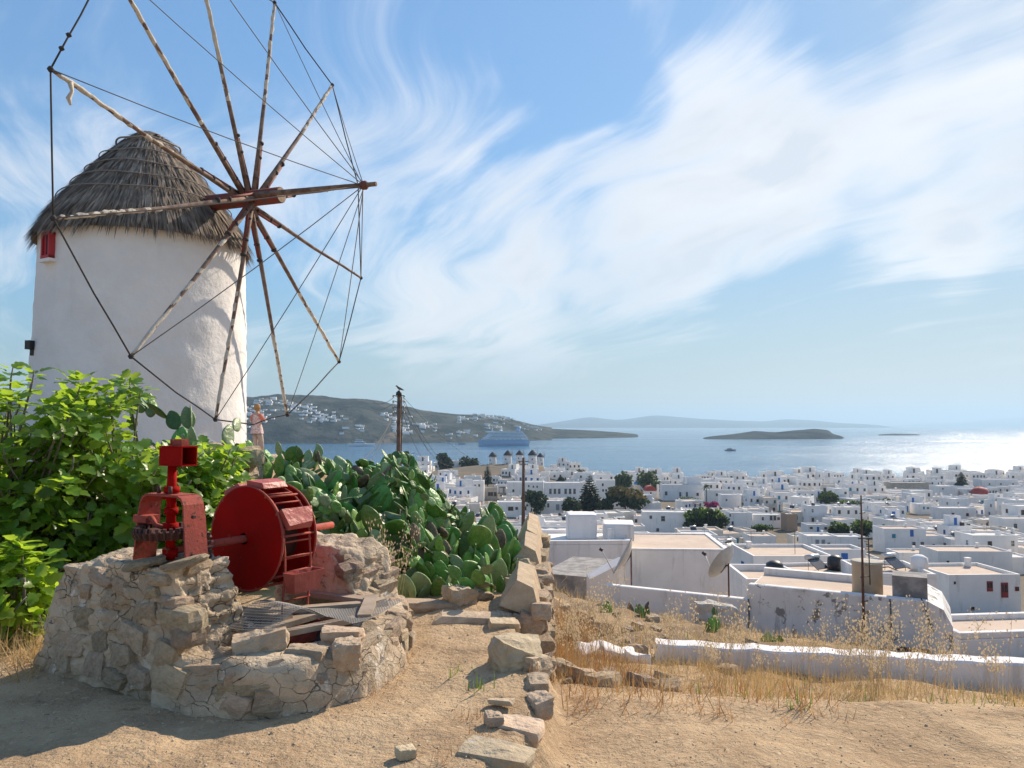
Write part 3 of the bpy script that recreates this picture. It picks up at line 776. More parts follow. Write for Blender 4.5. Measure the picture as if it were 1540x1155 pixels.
# stones showing in the shaded face of the near pier: positions by pixel on that face
def face_pt(px, py):
    d = ray(px, py); c0 = Vector((0, 0, CZ)); nrm = (WA * -1 + Vector((0, 0, .06))).normalized()
    s = (W(-.785, 0, .35) - c0).dot(nrm) / d.dot(nrm); return c0 + d * s
for px, py, w, h, warm in [(125, 930, 34, 22, .0), (160, 905, 22, 14, .6), (195, 955, 52, 26, 0), (180, 985, 40, 22, 0), (245, 985, 34, 30, 1), (250, 1022, 66, 34, 1), 
        (150, 965, 22, 20, 0), (215, 920, 34, 18, .5), (262, 930, 44, 20, 0), (112, 970, 30, 24, .6), (95, 990, 26, 26, 0), (140, 1000, 36, 28, .6), (205, 1018, 36, 22, 0),
        (235, 870, 40, 12, 0), (180, 880, 26, 16, .4), (150, 868, 44, 12, .3), (128, 890, 20, 16, 1), (270, 960, 26, 18, .5), (225, 890, 22, 12, .2),
        (170, 1022, 30, 16, .4), (252, 906, 24, 10, .7), (200, 850, 48, 9, .2), (265, 848, 46, 8, .4)]:
    p = face_pt(px, py); sc = p.y / F
    stone(pier, p + WA * .062, (w * sc * 1.45, .15, h * sc * 1.5), (rs.uniform(-.15, .15), rs.uniform(-.25, .25), wang + rs.uniform(-.1, .1)), rs, warm)
# lit return face and far pier: rows of thin schist
for k in range(9):
    a = rs.uniform(-.70, -.40); z = rs.uniform(.05, .74)
    stone(pier, W(a, .245 - .05 * z, z), (.13, rs.uniform(.10, .22), rs.uniform(.04, .09)), (rs.uniform(-.2, .2), rs.uniform(-.1, .1), wang + rs.uniform(-.2, .2)), rs, .6)
for k in range(36):
    b = rs.uniform(-.40, .55); z = rs.uniform(.03, .64)
    bb = min(b, .56 - z * .42)
    stone(pier2, W(.70, bb, z), (rs.uniform(.12, .26), .12, rs.uniform(.05, .11)), (rs.uniform(-.2, .2), rs.uniform(-.2, .2), wang + rs.uniform(-.2, .2)), rs, .35)
for k in range(22):
    a = rs.uniform(.64, 1.08); z = rs.uniform(.03, .64)
    stone(pier2, W(a, .565 - z * .44, z), (.12, rs.uniform(.12, .24), rs.uniform(.05, .12)), (rs.uniform(-.2, .2), .35 + rs.uniform(-.2, .2), wang + rs.uniform(-.2, .2)), rs, .3)
# outer stones of the low wall, two uneven courses
i = 1
for course, (z0, hh) in enumerate(((.05, .11), (.135, .10), (.21, .08))):
    s = 9.0
    while s < 88:
        wpx = rs.uniform(5, 10)
        k = min(int(s + wpx / 2), 89); v = cen - np.array([la[k], lb[k]]); v /= np.linalg.norm(v)
        q = W(la[k] + v[0] * (.088 + .015 * course), lb[k] + v[1] * (.088 + .015 * course), z0 * hgt[k])
        tg = math.atan2(*(np.array([W(la[min(k + 1, 89)], lb[min(k + 1, 89)], 0).y - W(la[k - 1], lb[k - 1], 0).y, W(la[min(k + 1, 89)], lb[min(k + 1, 89)], 0).x - W(la[k - 1], lb[k - 1], 0).x])))
        seg = wpx * .031
        stone(lowwall, q, (seg * 1.12, .15, hh * rs.uniform(.8, 1.3)), (rs.uniform(-.12, .12), rs.uniform(-.2, .2), tg + rs.uniform(-.12, .12)), rs, .35)
        s += wpx
# big loose blocks lying on the low wall (each its own thing)
def block(label, px, py, z, size, rz, warm, name='stone_block', sd=0, tilt=(0, 0), group=None, n=9, amp=.12):
    q = G(px, py, z)
    me = hexa(name, box8((0, 0, -size[2] / 2), size[0], size[1], size[2], 0, .18, sd), n, amp * min(size), 2.0 / max(size) * 1.6, sd, .30, 4, .45)
    o = obj(name, me, M_stone_w if warm else M_stone, local=True, smooth=False)
    o.location = q + Vector((0, 0, size[2] * .42)); o.rotation_euler = (tilt[0], tilt[1], rz)
    return put(o, label, 'rock', group)
block('long grey boulder resting on the low well wall below the red wheel', 390, 985, .24, (.30, .20, .15), .35, 0, sd=1, tilt=(.1, -.12))
block('pale lichened block set in the low well wall beside the grey boulder', 462, 1006, .16, (.23, .18, .15), -.1, 0, sd=2)
block('brown squared stone with a chipped corner on the low well wall', 520, 1000, .17, (.17, .16, .15), .3, 1, sd=3, tilt=(.1, .1))
block('flat brown slab lying at the edge of the wire mesh', 512, 964, .26, (.26, .14, .08), -.05, 1, sd=4)
# ---------------------------------------------------------------- cover of the shaft: planks, netting, wire
M_plank = mat('sun_bleached_plank', (.40, .32, .24), .9, color2=(.28, .21, .15), nscale=5, bump=[(30, .5, .006)])
cover = thing('wooden_cover_frame', 'weathered plank frame lying over the well mouth', 'frame', W(.15, .35, .33))
def plank(a0, b0, a1, b1, z0, z1, w=.085, t=.035):
    p0, p1 = W(a0, b0, z0), W(a1, b1, z1); d = p1 - p0
    M3 = d.to_track_quat('X', 'Z').to_matrix()
    obj('plank', MB().box((p0 + p1) / 2, (d.length, w, t), M=M3), M_plank, cover)
plank(.60, -.28, .56, .74, .34, .37, .10)
plank(.02, .16, .62, .74, .345, .355, .08)
plank(.60, .62, .24, .86, .385, .35, .09)
plank(.04, -.40, .02, .40, .32, .33, .08)
plank(-.34, .38, .30, .42, .30, .31, .10)
plank(-.30, .56, .22, .80, .31, .335, .07)
dark = obj('shaft', MB().add([W(-.45, -.6, .12), W(-.45, .75, .12), W(.65, .75, .12), W(.65, -.6, .12)], [(0, 1, 2, 3)]), mat('painted_shaft_dark', (.03, .026, .022), 1.0), well)  # flat near-black sheet; the darkness down the shaft is put into its colour
M_wire = mat('galvanised_wire', (.30, .29, .27), .6, metal=.5)
def wire_net(a0, a1, b0, b1, zf, nm, label, step=.022, r=.0022, mt=None):
    mb = MB()
    for i in range(int((a1 - a0) / step) + 1):
        a = a0 + i * step
        mb.tube([W(a + .012 * math.sin(9 * b), b, zf(a, b)) for b in np.linspace(b0, b1, 16)], r, 3, cap=False)
    for i in range(int((b1 - b0) / step) + 1):
        b = b0 + i * step
        mb.tube([W(a, b, zf(a, b)) for a in np.linspace(a0, a1, 16)], r, 3, cap=False)
    return put(obj(nm, mb, mt or M_wire), label, 'wire netting')
wire_net(-.42, .08, .30, .72, lambda a, b: .36 + .10 * math.exp(-((a + .17) / .20) ** 2) + .02 * math.sin(7 * a + 5 * b), 'wire_netting', 'sagging roll of grey chicken wire on the well mouth')
wire_net(.06, .58, .50, .92, lambda a, b: .372 + .03 * math.sin(6 * a + 4 * b) + .02 * (b - .5), 'wire_netting', 'flat piece of chicken wire stretched over the plank frame')
M_net = mat('blue_grey_netting', (.16, .19, .24), .8)
wire_net(-.30, .45, -.45, .25, lambda a, b: .24 + .05 * math.sin(5 * a) * math.cos(6 * b), 'netting', 'blue grey netting draped in the well below the red wheel', .03, .004, M_net)

# ---------------------------------------------------------------- red iron machinery
M_red = mat('faded_red_paint', (.34, .005, .004), .75, color2=(.25, .006, .004), nscale=3, spec=.06, bump=[(40, .25, .004)],
            spots=[((.13, .028, .016), 5, .58, .72), ((.36, .035, .018), 14, .64, .72), ((.09, .03, .018), 40, .66, .70)])
M_rust = mat('rusty_red_iron', (.38, .075, .052), .75, spec=.25, color2=(.28, .06, .045), nscale=5, bump=[(45, .6, .006), (150, .4, .002)],
             spots=[((.12, .045, .025), 28, .57, .64), ((.20, .075, .035), 9, .58, .70), ((.48, .17, .12), 16, .64, .70)])
M_tin = mat('pinkish_faded_tin', (.46, .10, .075), .5, color2=(.36, .07, .05), nscale=6, bump=[(8, .7, .03)], spots=[((.15, .05, .03), 20, .64, .72)])
M_dkiron = mat('dark_greasy_iron', (.085, .03, .024), .7, color2=(.05, .022, .018), nscale=12, bump=[(60, .5, .004)])
zax = .825
wh = thing('bucket_wheel', 'red iron bucket wheel with tin buckets over the stone well', 'water wheel', W(0, 0, zax))
def disc(a, r, name, t=.012, mt=M_red, hub=None):
    n = 56; vs = []
    prof = [(0.0, 0, 0), ]
    mb = MB(); rings = [.04, r * .35, r * .7, r * .985, r]
    for side in (0, 1):
        vs = []; fs = []
        for ri, rr in enumerate(rings):
            for k in range(n):
                t_ = 2 * math.pi * k / n
                dish = .02 * (1 - rr / r) ** 1 + .004 * math.sin(3 * t_ + ri)
                vs.append(W(a + (t if side else 0) - dish, rr * math.cos(t_), zax + rr * math.sin(t_)))
        for ri in range(len(rings) - 1):
            for k in range(n):
                f = (ri * n + k, ri * n + (k + 1) % n, (ri + 1) * n + (k + 1) % n, (ri + 1) * n + k)
                fs.append(f if side else f[::-1])
        mb.add(vs, fs, 0, True)
    o = obj(name, mb, mt, wh)
    rim = MB()
    rim.tube([W(a + t / 2, r * math.cos(2 * math.pi * k / n), zax + r * math.sin(2 * math.pi * k / n)) for k in range(n + 1)], .009, 5, cap=False)
    obj('rim', rim, M_rust, o)
    return o
DW = .30
disc(0, .355, 'disc')
disc(DW, .355, 'disc', mt=M_red)
obj('axle', MB().tube([W(-.62, 0, zax), W(.84, 0, zax)], .026, 12), M_rust, wh)
obj('drum', MB().tube([W(.01, 0, zax), W(DW, 0, zax)], .20, 24, cap=False), M_dkiron, wh)
# crossbars of the drum
for k in range(14):
    t_ = 2 * math.pi * k / 14 + .1
    obj('crossbar', MB().tube([W(0, .345 * math.cos(t_), zax + .345 * math.sin(t_)), W(DW, .345 * math.cos(t_), zax + .345 * math.sin(t_))], .009, 6), M_rust, wh)
# bucket chain: runs over the top and down on the near right side (+b)
def chain_pt(s):
    """distance along the chain from the top -> (b, z, tangent angle)"""
    r = .335; arc = r * math.pi / 2 * 1.02
    if s < arc:
        t_ = math.pi / 2 - s / r
        return r * math.cos(t_), zax + r * math.sin(t_), t_ - math.pi / 2
    return r + .012 * math.sin((s - arc) * 9), zax - (s - arc), -math.pi / 2
for side_a in (.035, DW - .035):
    obj('chain_rail', MB().tube([W(side_a, chain_pt(s)[0], chain_pt(s)[1]) for s in np.linspace(-.28, 1.18, 36)], .008, 5), M_rust, wh)
for s in np.arange(-.24, 1.15, .098):
    b, z, t_ = chain_pt(s); obj('rung', MB().tube([W(.02, b, z), W(DW - .02, b, z)], .007, 5), M_rust, wh)
def bucket(s0, crush=0.0):
    b, z, t_ = chain_pt(s0)
    # local frame: along chain (down), outwards
    do = Vector((math.cos(t_ + math.pi / 2), math.sin(t_ + math.pi / 2))); ds = Vector((do.y, -do.x))
    def q(a, along, out):
        v = Vector((b, z)) + ds * along + do * out; return W(a, v.x, v.y)
    a0, a1 = .022, DW - .022; L = .125; D = .062 if s0 < .7 else .115
    top = [(a0 - .01, -.01, .006), (a1 + .01, -.01, .006), (a1 + .01, -.01, D), (a0 - .01, -.01, D)]
    bot = [(a0 + .02, L, .008), (a1 - .02, L, .008), (a1 - .02, L - crush, D * .72), (a0 + .02, L - crush * .5, D * .72)]
    vs = [q(*p) for p in top + bot]; mb = MB()
    mb.add(vs, [(4, 5, 6, 7)[::-1], (0, 1, 5, 4)[::-1], (1, 2, 6, 5)[::-1], (2, 3, 7, 6)[::-1], (3, 0, 4, 7)[::-1]])
    inn = [q(p[0] + (.008 if i in (0, 3) else -.008), p[1] + (0 if i < 4 else -.008), p[2] + (.006 if i in (0, 1, 4, 5) else -.006)) for i, p in enumerate(top)] + \
          [q(p[0] + (.008 if i in (0, 3) else -.008), p[1] - .008, p[2] + (.006 if i in (0, 1) else -.006)) for i, p in enumerate(bot)]
    mb.add(inn, [(4, 5, 6, 7), (0, 1, 5, 4), (1, 2, 6, 5), (2, 3, 7, 6), (3, 0, 4, 7)])
    mb.add(vs[:4] + inn[:4], [(0, 1, 5, 4), (1, 2, 6, 5), (2, 3, 7, 6), (3, 0, 4, 7)])
    return obj('bucket', mb, M_tin, wh)
for s0, cr in ((-.22, .02), (.0, .03), (.34, .03), (.75, .0), (1.1, .0)): bucket(s0, cr)
# gear stand on the near pier
ST_A, ST_B, zt = -.58, .0, .77
st = thing('gear_stand', 'rusty red iron gear stand with vertical shaft on the stone pier', 'gear stand', W(ST_A, ST_B, zt - .01))
def S(a, b, z): return W(ST_A + a, ST_B + b, zt + z)
# bent flat-iron arch: left and right leg plates, broad side outwards
wpl = .155
for s in (-1, 1):
    mb = MB(); pts = [(s * .262, -.02), (s * .245, .12), (s * .228, .26), (s * .214, .35), (s * .19, .39), (s * .15, .405)]
    for side in (0, 1):
        vs = []
        for b, z in pts:
            w = wpl * (1.0 if z < .3 else .92) / 2; off = .012 if side else 0
            vs += [S(-w, b + s * off * -1, z - (off if z > .38 else 0)), S(w, b + s * off * -1, z - (off if z > .38 else 0))]
        fs = [(2 * i, 2 * i + 1, 2 * i + 3, 2 * i + 2) for i in range(len(pts) - 1)]
        mb.add(vs, fs if (side == 0) == (s > 0) else [f[::-1] for f in fs])
    n0 = len(pts) * 2
    mb.f += [[2 * i, 2 * i + 2, n0 + 2 * i + 2, n0 + 2 * i] for i in range(len(pts) - 1)] + [[2 * i + 1, n0 + 2 * i + 1, n0 + 2 * i + 3, 2 * i + 3] for i in range(len(pts) - 1)]
    mb.m += [0] * (2 * len(pts) - 2); mb.sm += [False] * (2 * len(pts) - 2)
    lg = obj('leg', mb, M_rust, st)
    for zb in (.05, .28):
        obj('bolt', MB().tube([S(-.035, s * .248, zb), S(-.035, s * .272, zb)], .011, 6), M_dkiron, lg)
obj('bridge', MB().box(S(0, 0, .400), (.31, wpl * .9, .014), wang), M_rust, st)
sh = obj('shaft', MB().tube([S(0, 0, 0), S(0, 0, .42), S(0, 0, .585)], [.028, .030, .027], 14), M_red, st)
for z, r, h in ((.43, .048, .035), (.385, .055, .02), (.30, .042, .04), (.20, .046, .05), (.04, .045, .05)):
    obj('collar', MB().tube([S(0, 0, z - h / 2), S(0, 0, z + h / 2)], r, 14), M_red, st)
for s in (-1, 1): obj('bolt', MB().tube([S(-.05, s * .055, .41), S(-.05, s * .055, .455)], .012, 6), M_dkiron, st)
def gear(name, c, axis, r, t, teeth, mt):
    a1 = axis.orthogonal().normalized(); a2 = axis.cross(a1); mb = MB(); vs = []; fs = []
    nn = teeth * 4
    for lvl, hh in ((0, -t / 2), (1, t / 2)):
        for k in range(nn):
            q = r + (.022 if (k % 4) in (1, 2) else 0) - (.02 if lvl == 0 else 0)
            tt_ = 2 * math.pi * k / nn
            vs.append(c + (a1 * math.cos(tt_) + a2 * math.sin(tt_)) * q + axis * hh)
    fs = [tuple(range(nn))[::-1], tuple(range(nn, 2 * nn))] + [(k, (k + 1) % nn, nn + (k + 1) % nn, nn + k) for k in range(nn)]
    mb.add(vs, fs)
    for k in range(teeth):
        tt_ = 2 * math.pi * (k + .35) / teeth; d = a1 * math.cos(tt_) + a2 * math.sin(tt_)
        M3 = Matrix((d, axis.cross(d), axis)).transposed()
        mb.box(c + d * (r - .012) + axis * (t / 2 + .010), (.036, 2 * math.pi * r / teeth * .45, .03), M=M3)
    return obj(name, mb, mt, st)
gear('crown_gear', S(0, -.035, .158), Vector((0, 0, 1)), .185, .045, 30, M_dkiron)
gear('pinion', S(.16, .03, .06), WA, .115, .035, 22, M_dkiron)
obj('bearing_arm', MB().tube([S(-.02, -.25, .245), S(-.05, -.12, .25), S(-.04, -.09, .21), S(-.01, -.03, .19)], [.018, .02, .016, .014], 7), M_rust, st)
obj('bearing', MB().box(S(-.03, -.20, .245), (.13, .10, .045), wang), M_rust, st)
# socket box for the draught pole on top of the shaft
sk = thing_top = MB()
bxw, bxh, bxl = .105, .115, .215
c = S(0, .055, .585 + bxh / 2)
for z in (-1, 1): sk.box(c + Vector((0, 0, z * bxh / 2)), (bxl, bxw + .012, .008), wang)
for s in (-1, 1): sk.box(c + WA * s * (bxw / 2), (bxl, .008, bxh - .010), wang)
sk.box(c - WB * (bxl / 2 - .004) , (.008, bxw - .010, bxh - .010), wang)
obj('pole_socket', sk, M_red, st)
obj('clamp', MB().box(c + WB * .02 + Vector((0, 0, bxh / 2 + .025)), (.09, .05, .042), wang).tube([c + WB * -.06 + Vector((0, 0, bxh / 2 + .006)), c + WB * -.06 + Vector((0, 0, bxh / 2 + .045))], .013, 6), M_rust, st)
# ================================================================== prickly pears
def cactus_mat(name, c1, c2, tint=.5, dots=True):
    m = mat(name, c1, .42, color2=c2, nscale=4, random_tint=tint, spec=.35)
    nt = m.node_tree; b = nt.nodes['Principled BSDF']; L = nt.links
    t = N(nt, 'ShaderNodeTexCoord')
    vo = N(nt, 'ShaderNodeTexVoronoi', inp={'Scale': 11.0}); L.new(t.outputs['Object'], vo.inputs['Vector'])
    mr = N(nt, 'ShaderNodeMapRange', inp={1: .05, 2: .13, 3: 1, 4: 0}); L.new(vo.outputs['Distance'], mr.inputs[0])
    old = b.inputs['Base Color'].links[0].from_socket
    mx = N(nt, 'ShaderNodeMix', data_type='RGBA', inp={7: (.30, .33, .16, 1)}); L.new(wmath('MULTIPLY', mr.outputs[0], .55, nt=nt), mx.inputs[0]); L.new(old, mx.inputs[6])
    L.new(mx.outputs[2], b.inputs['Base Color'])
    bp = N(nt, 'ShaderNodeBump', inp={'Strength': .35, 'Distance': .02}); L.new(mr.outputs[0], bp.inputs['Height'])
    n2 = N(nt, 'ShaderNodeTexNoise', inp={'Scale': 3.0, 'Detail': 3.0}); L.new(t.outputs['Object'], n2.inputs['Vector'])
    b2 = N(nt, 'ShaderNodeBump', inp={'Strength': .35, 'Distance': .08}); L.new(n2.outputs['Fac'], b2.inputs['Height']); L.new(bp.outputs[0], b2.inputs['Normal'])
    L.new(b2.outputs[0], b.inputs['Normal'])
    return m
M_pad = cactus_mat('prickly_pear_green', (.08, .205, .040), (.15, .27, .065), 1.0)
M_pad2 = cactus_mat('prickly_pear_grey_green', (.18, .265, .11), (.25, .32, .16), .7)
M_padw = mat('woody_old_pad', (.23, .17, .12), .9, color2=(.13, .105, .075), nscale=5, bump=[(12, .6, .03)], random_tint=.5)
def pad_mesh(name, wid, thick, bend, egg, m):
    nr, na = 11, 14; vs = []; fs = []
    for i in range(nr):
        t = i / (nr - 1)
        s = (1 - math.cos(math.pi * t)) / 2 if 0 < i < nr - 1 else t
        prof = math.sin(math.pi * min(max(s, .0), 1.0) ** egg) ** .62 if 0 < s < 1 else 0
        if i == 0: prof = .12
        for k in range(na):
            a = 2 * math.pi * k / na
            x = math.cos(a) * prof * wid / 2
            y = math.sin(a) * thick / 2 * (.45 + .55 * prof)
            if i == nr - 1: x = y = 0
            y += bend * (s - .0) ** 2 + bend * .8 * (x / wid) ** 2 * 2
            vs.append((x, y, s))
    for i in range(nr - 1):
        for k in range(na):
            fs.append((i * na + k, i * na + (k + 1) % na, (i + 1) * na + (k + 1) % na, (i + 1) * na + k))
    me = MB().add(vs, fs, 0, True).mesh(name); me.materials.append(m); return me
PADS = [pad_mesh('pad', .66, .11, .06, .86, M_pad), pad_mesh('pad', .58, .10, -.08, .80, M_pad), pad_mesh('pad', .74, .12, .02, .88, M_pad),
        pad_mesh('pad', .68, .11, -.05, .84, M_pad2), pad_mesh('pad', .60, .10, .09, .82, M_pad2)]
PADW = [pad_mesh('old_pad', .55, .24, .05, .85, M_padw), pad_mesh('old_pad', .5, .3, -.05, .8, M_padw)]
CACTUS_GROUP = 'prickly pears in the bank behind the well'
def prickly_pear(base, top_z, n_max, seed, label, group=None, size=.29, spread=.55, grey=.3, lean=(0, 0), limit=None):
    r_ = random.Random(seed)
    root = thing('prickly_pear', label, 'cactus', base, 0, group)
    q = []; count = 0
    for i in range(r_.randint(3, 4)):
        az = r_.uniform(0, 6.283); tilt = r_.uniform(.05, spread)
        d = Vector((math.cos(az) * math.sin(tilt) + lean[0], math.sin(az) * math.sin(tilt) + lean[1], math.cos(tilt))).normalized()
        q.append((Vector(base) + Vector((math.cos(az), math.sin(az), 0)) * r_.uniform(.02, .16) - Vector((0, 0, .05)), d, r_.uniform(0, 6.28), size * 1.05, 0))
    while q and count < n_max:
        p, d, tw, L, lev = q.pop(0)
        if limit is not None:
            top_z = limit(p + d * L * .6)
            if top_z is None: continue
        if p.z > top_z - L * .5: continue
        if p.z + L > top_z + .03: L = max(.17, top_z - p.z)
        a = d.orthogonal().normalized(); b = d.cross(a)
        nrm = a * math.cos(tw) + b * math.sin(tw); xx = nrm.cross(d) * -1
        M4 = Matrix((xx * L, nrm * L, d * L)).transposed().to_4x4(); M4.translation = p - Vector(base)
        me = r_.choice(PADW) if lev == 0 and top_z - base[2] > .5 and r_.random() < .8 else (r_.choice(PADW) if r_.random() < .05 else r_.choice(PADS[3:]) if r_.random() < grey else r_.choice(PADS[:3]))
        inst('pad', me, root, M=M4); count += 1
        for c in range(r_.choice((1, 2, 2, 3)) if lev < 3 else r_.choice((1, 1, 2, 2, 3))):
            phi = r_.uniform(-1.05, 1.05)
            # rim point
            pr = p + d * L * (.60 + .36 * math.cos(phi)) + xx * L * .30 * math.sin(phi) * 1.1
            out = d * math.cos(phi) + xx * math.sin(phi)
            nd = (out + nrm * r_.uniform(-.75, .75) + Vector((0, 0, .35))).normalized()
            q.append((pr - nd * .015, nd, r_.uniform(0, 6.28), L * r_.uniform(.80, 1.03), lev + 1))
        if lev > 0:
            q.sort(key=lambda t: -(t[0].z + r_.uniform(0, .40)))
    if not count: bpy.data.objects.remove(root)
    return root
spots = []
sk = [(350, 660), (375, 666), (400, 676), (430, 658), (460, 664), (490, 674), (520, 684), (545, 690), (575, 682), (603, 678), (632, 686), (650, 712), (668, 742), (690, 756), (715, 748), (738, 742), (756, 764), (790, 786)]
skx, sky_ = [q[0] for q in sk], [q[1] for q in sk]
rc = random.Random(21)
for row, (Y, dy, n0, lo) in enumerate(((9.9, 0, 15, 352), (9.3, 10, 14, 358), (8.75, 42, 11, 400), (8.3, 72, 9, 470), (7.9, 100, 8, 525), (7.5, 140, 6, 548), (7.2, 168, 5, 570))):
    hi = min(786, 770 + F * (float(np.interp(max(Y, 6.5), [6.3, 8, 11], [.07, .15, .29])) - .16) / Y)
    for k in range(n0):
        px = lo + (hi - lo) * (k + .5) / n0 + rc.uniform(-9, 9)
        if px > hi: continue
        ty = float(np.interp(px, skx, sky_)) + dy * (1.0 if px < 660 else .75) + rc.uniform(-4, 16)
        spots.append((px, Y + rc.uniform(-.2, .2), ty, row))
for i, (px, Y, ty, row) in enumerate(spots):
    x = XP(px, Y); b = (x, Y, hz(x, Y) - .02); tz = P(px, ty, Y).z; hgt_ = tz - b[2]
    lab, grp = (('tall prickly pear at the back of the cactus bank towards the sea', 'tall back prickly pears of the bank') if row < 2 else
                ('prickly pear growing against the dry stone garden wall', 'prickly pears against the garden wall') if px > 690 else
                ('middle prickly pear crowded inside the cactus bank', 'crowded middle prickly pears of the bank') if row < 5 else
                ('low prickly pear spilling forward onto the path edge', 'low front prickly pears by the path'))
    def lim(p, row=row, jit=rc.uniform(-2, 10), dy=(0, 10, 42, 72, 100, 140, 168)[row]):
        if p.y < 11 and p.y > 6.4 and p.x > float(np.interp(p.y, [6.3, 8, 11], [.07, .15, .29])) - .10: return None
        ppx = 770 + F * p.x / p.y
        return P(ppx, float(np.interp(ppx, skx, sky_)) + dy * (1.0 if ppx < 660 else .75) + jit, p.y).z
    prickly_pear(b, tz, int(7 + hgt_ * 13), 300 + i, lab, grp, size=.41 if row < 4 else .38, lean=(0, -.22 if row >= 5 else -.08), limit=lim, grey=.4 if row < 4 else .5)
# ---- rubble heap behind the fig with two prickly pears on it
rub = thing('rubble_heap', 'heap of reddish rubble stones between fig leaves and cactus', 'rubble', (XP(290, 8.6), 8.6, 0))
rr_ = random.Random(77)
for k in range(46):
    px = rr_.uniform(195, 385); z = rr_.uniform(.2, 1.36) ; Y = rr_.uniform(8.5, 8.95)
    stone(rub, (XP(px, Y), Y, z), (rr_.uniform(.18, .38), rr_.uniform(.2, .3), rr_.uniform(.14, .26)), (rr_.uniform(-.3, .3), rr_.uniform(-.3, .3), rr_.uniform(0, 3)), rr_, .7)
obj('earth_core', hexa('earth_core', [(-4.9, 8.6, -.1), (-3.2, 8.6, -.1), (-3.2, 9.6, -.1), (-4.9, 9.6, -.1), (-4.4, 8.8, 1.1), (-3.5, 8.8, 1.0), (-3.5, 9.3, 1.0), (-4.4, 9.3, 1.1)], 16, .12, 2, 3, .2), M_mortar, rub)
prickly_pear((XP(236, 8.6), 8.6, 1.15), P(232, 588, 8.6).z, 22, 401, 'dark prickly pear on the rubble heap above the fig', None, .30, .9, .1)
prickly_pear((XP(333, 8.5), 8.5, 1.15), P(333, 612, 8.5).z, 9, 408, 'small prickly pear with two broad flat pads beside the windmill foot', None, .30, .8, .7)

# ================================================================== fig shrubs
M_fig = mat('fig_leaf', (.115, .215, .032), .36, color2=(.08, .165, .028), nscale=3, spec=.5, trans=(.47, (.58, .80, .06)), random_tint=.9)
island_leaf = mat('fig_foliage', (.10, .195, .030), .38, spec=.5, trans=(.45, (.52, .74, .055)))
nt = island_leaf.node_tree
g_ = N(nt, 'ShaderNodeNewGeometry'); hs_ = N(nt, 'ShaderNodeHueSaturation', inp={'Color': (.095, .185, .030, 1)})
nt.links.new(wmath('ADD', wmath('MULTIPLY', g_.outputs['Random Per Island'], 1.0, nt=nt), .5, nt=nt), hs_.inputs['Value'])
nt.links.new(hs_.outputs[0], nt.nodes['Principled BSDF'].inputs['Base Color'])
half = [(.16, -.07), (.38, .04), (.47, .24), (.33, .38), (.42, .56), (.39, .74), (.24, .78), (.15, .97)]
mid = [(0, 0), (0, .35), (0, .68), (0, 1.05)]
LV = [(x, y) for x, y in mid] + half + [(-x, y) for x, y in half]
LV = np.array([(x, y, .20 * abs(x) - .22 * y * y + .04 * math.sin(9 * y) * abs(x)) for x, y in LV])
def hf_(o): return [(0, o, o + 1), (0, o + 1, o + 2), (0, o + 2, o + 3), (0, o + 3, 1), (1, o + 3, o + 4), (1, o + 4, o + 5), (1, o + 5, o + 6), (1, o + 6, 2), (2, o + 6, o + 7), (2, o + 7, 3)]
LF = np.array(hf_(4) + [f[::-1] for f in hf_(12)])
leaf_me = np_mesh('leaf', LV, LF, 3); leaf_me.materials.append(M_fig); leaf_me.polygons.foreach_set('use_smooth', [True] * len(LF))
M_twig = mat('fig_bark', (.22, .19, .155), .9, color2=(.15, .125, .10), nscale=8)
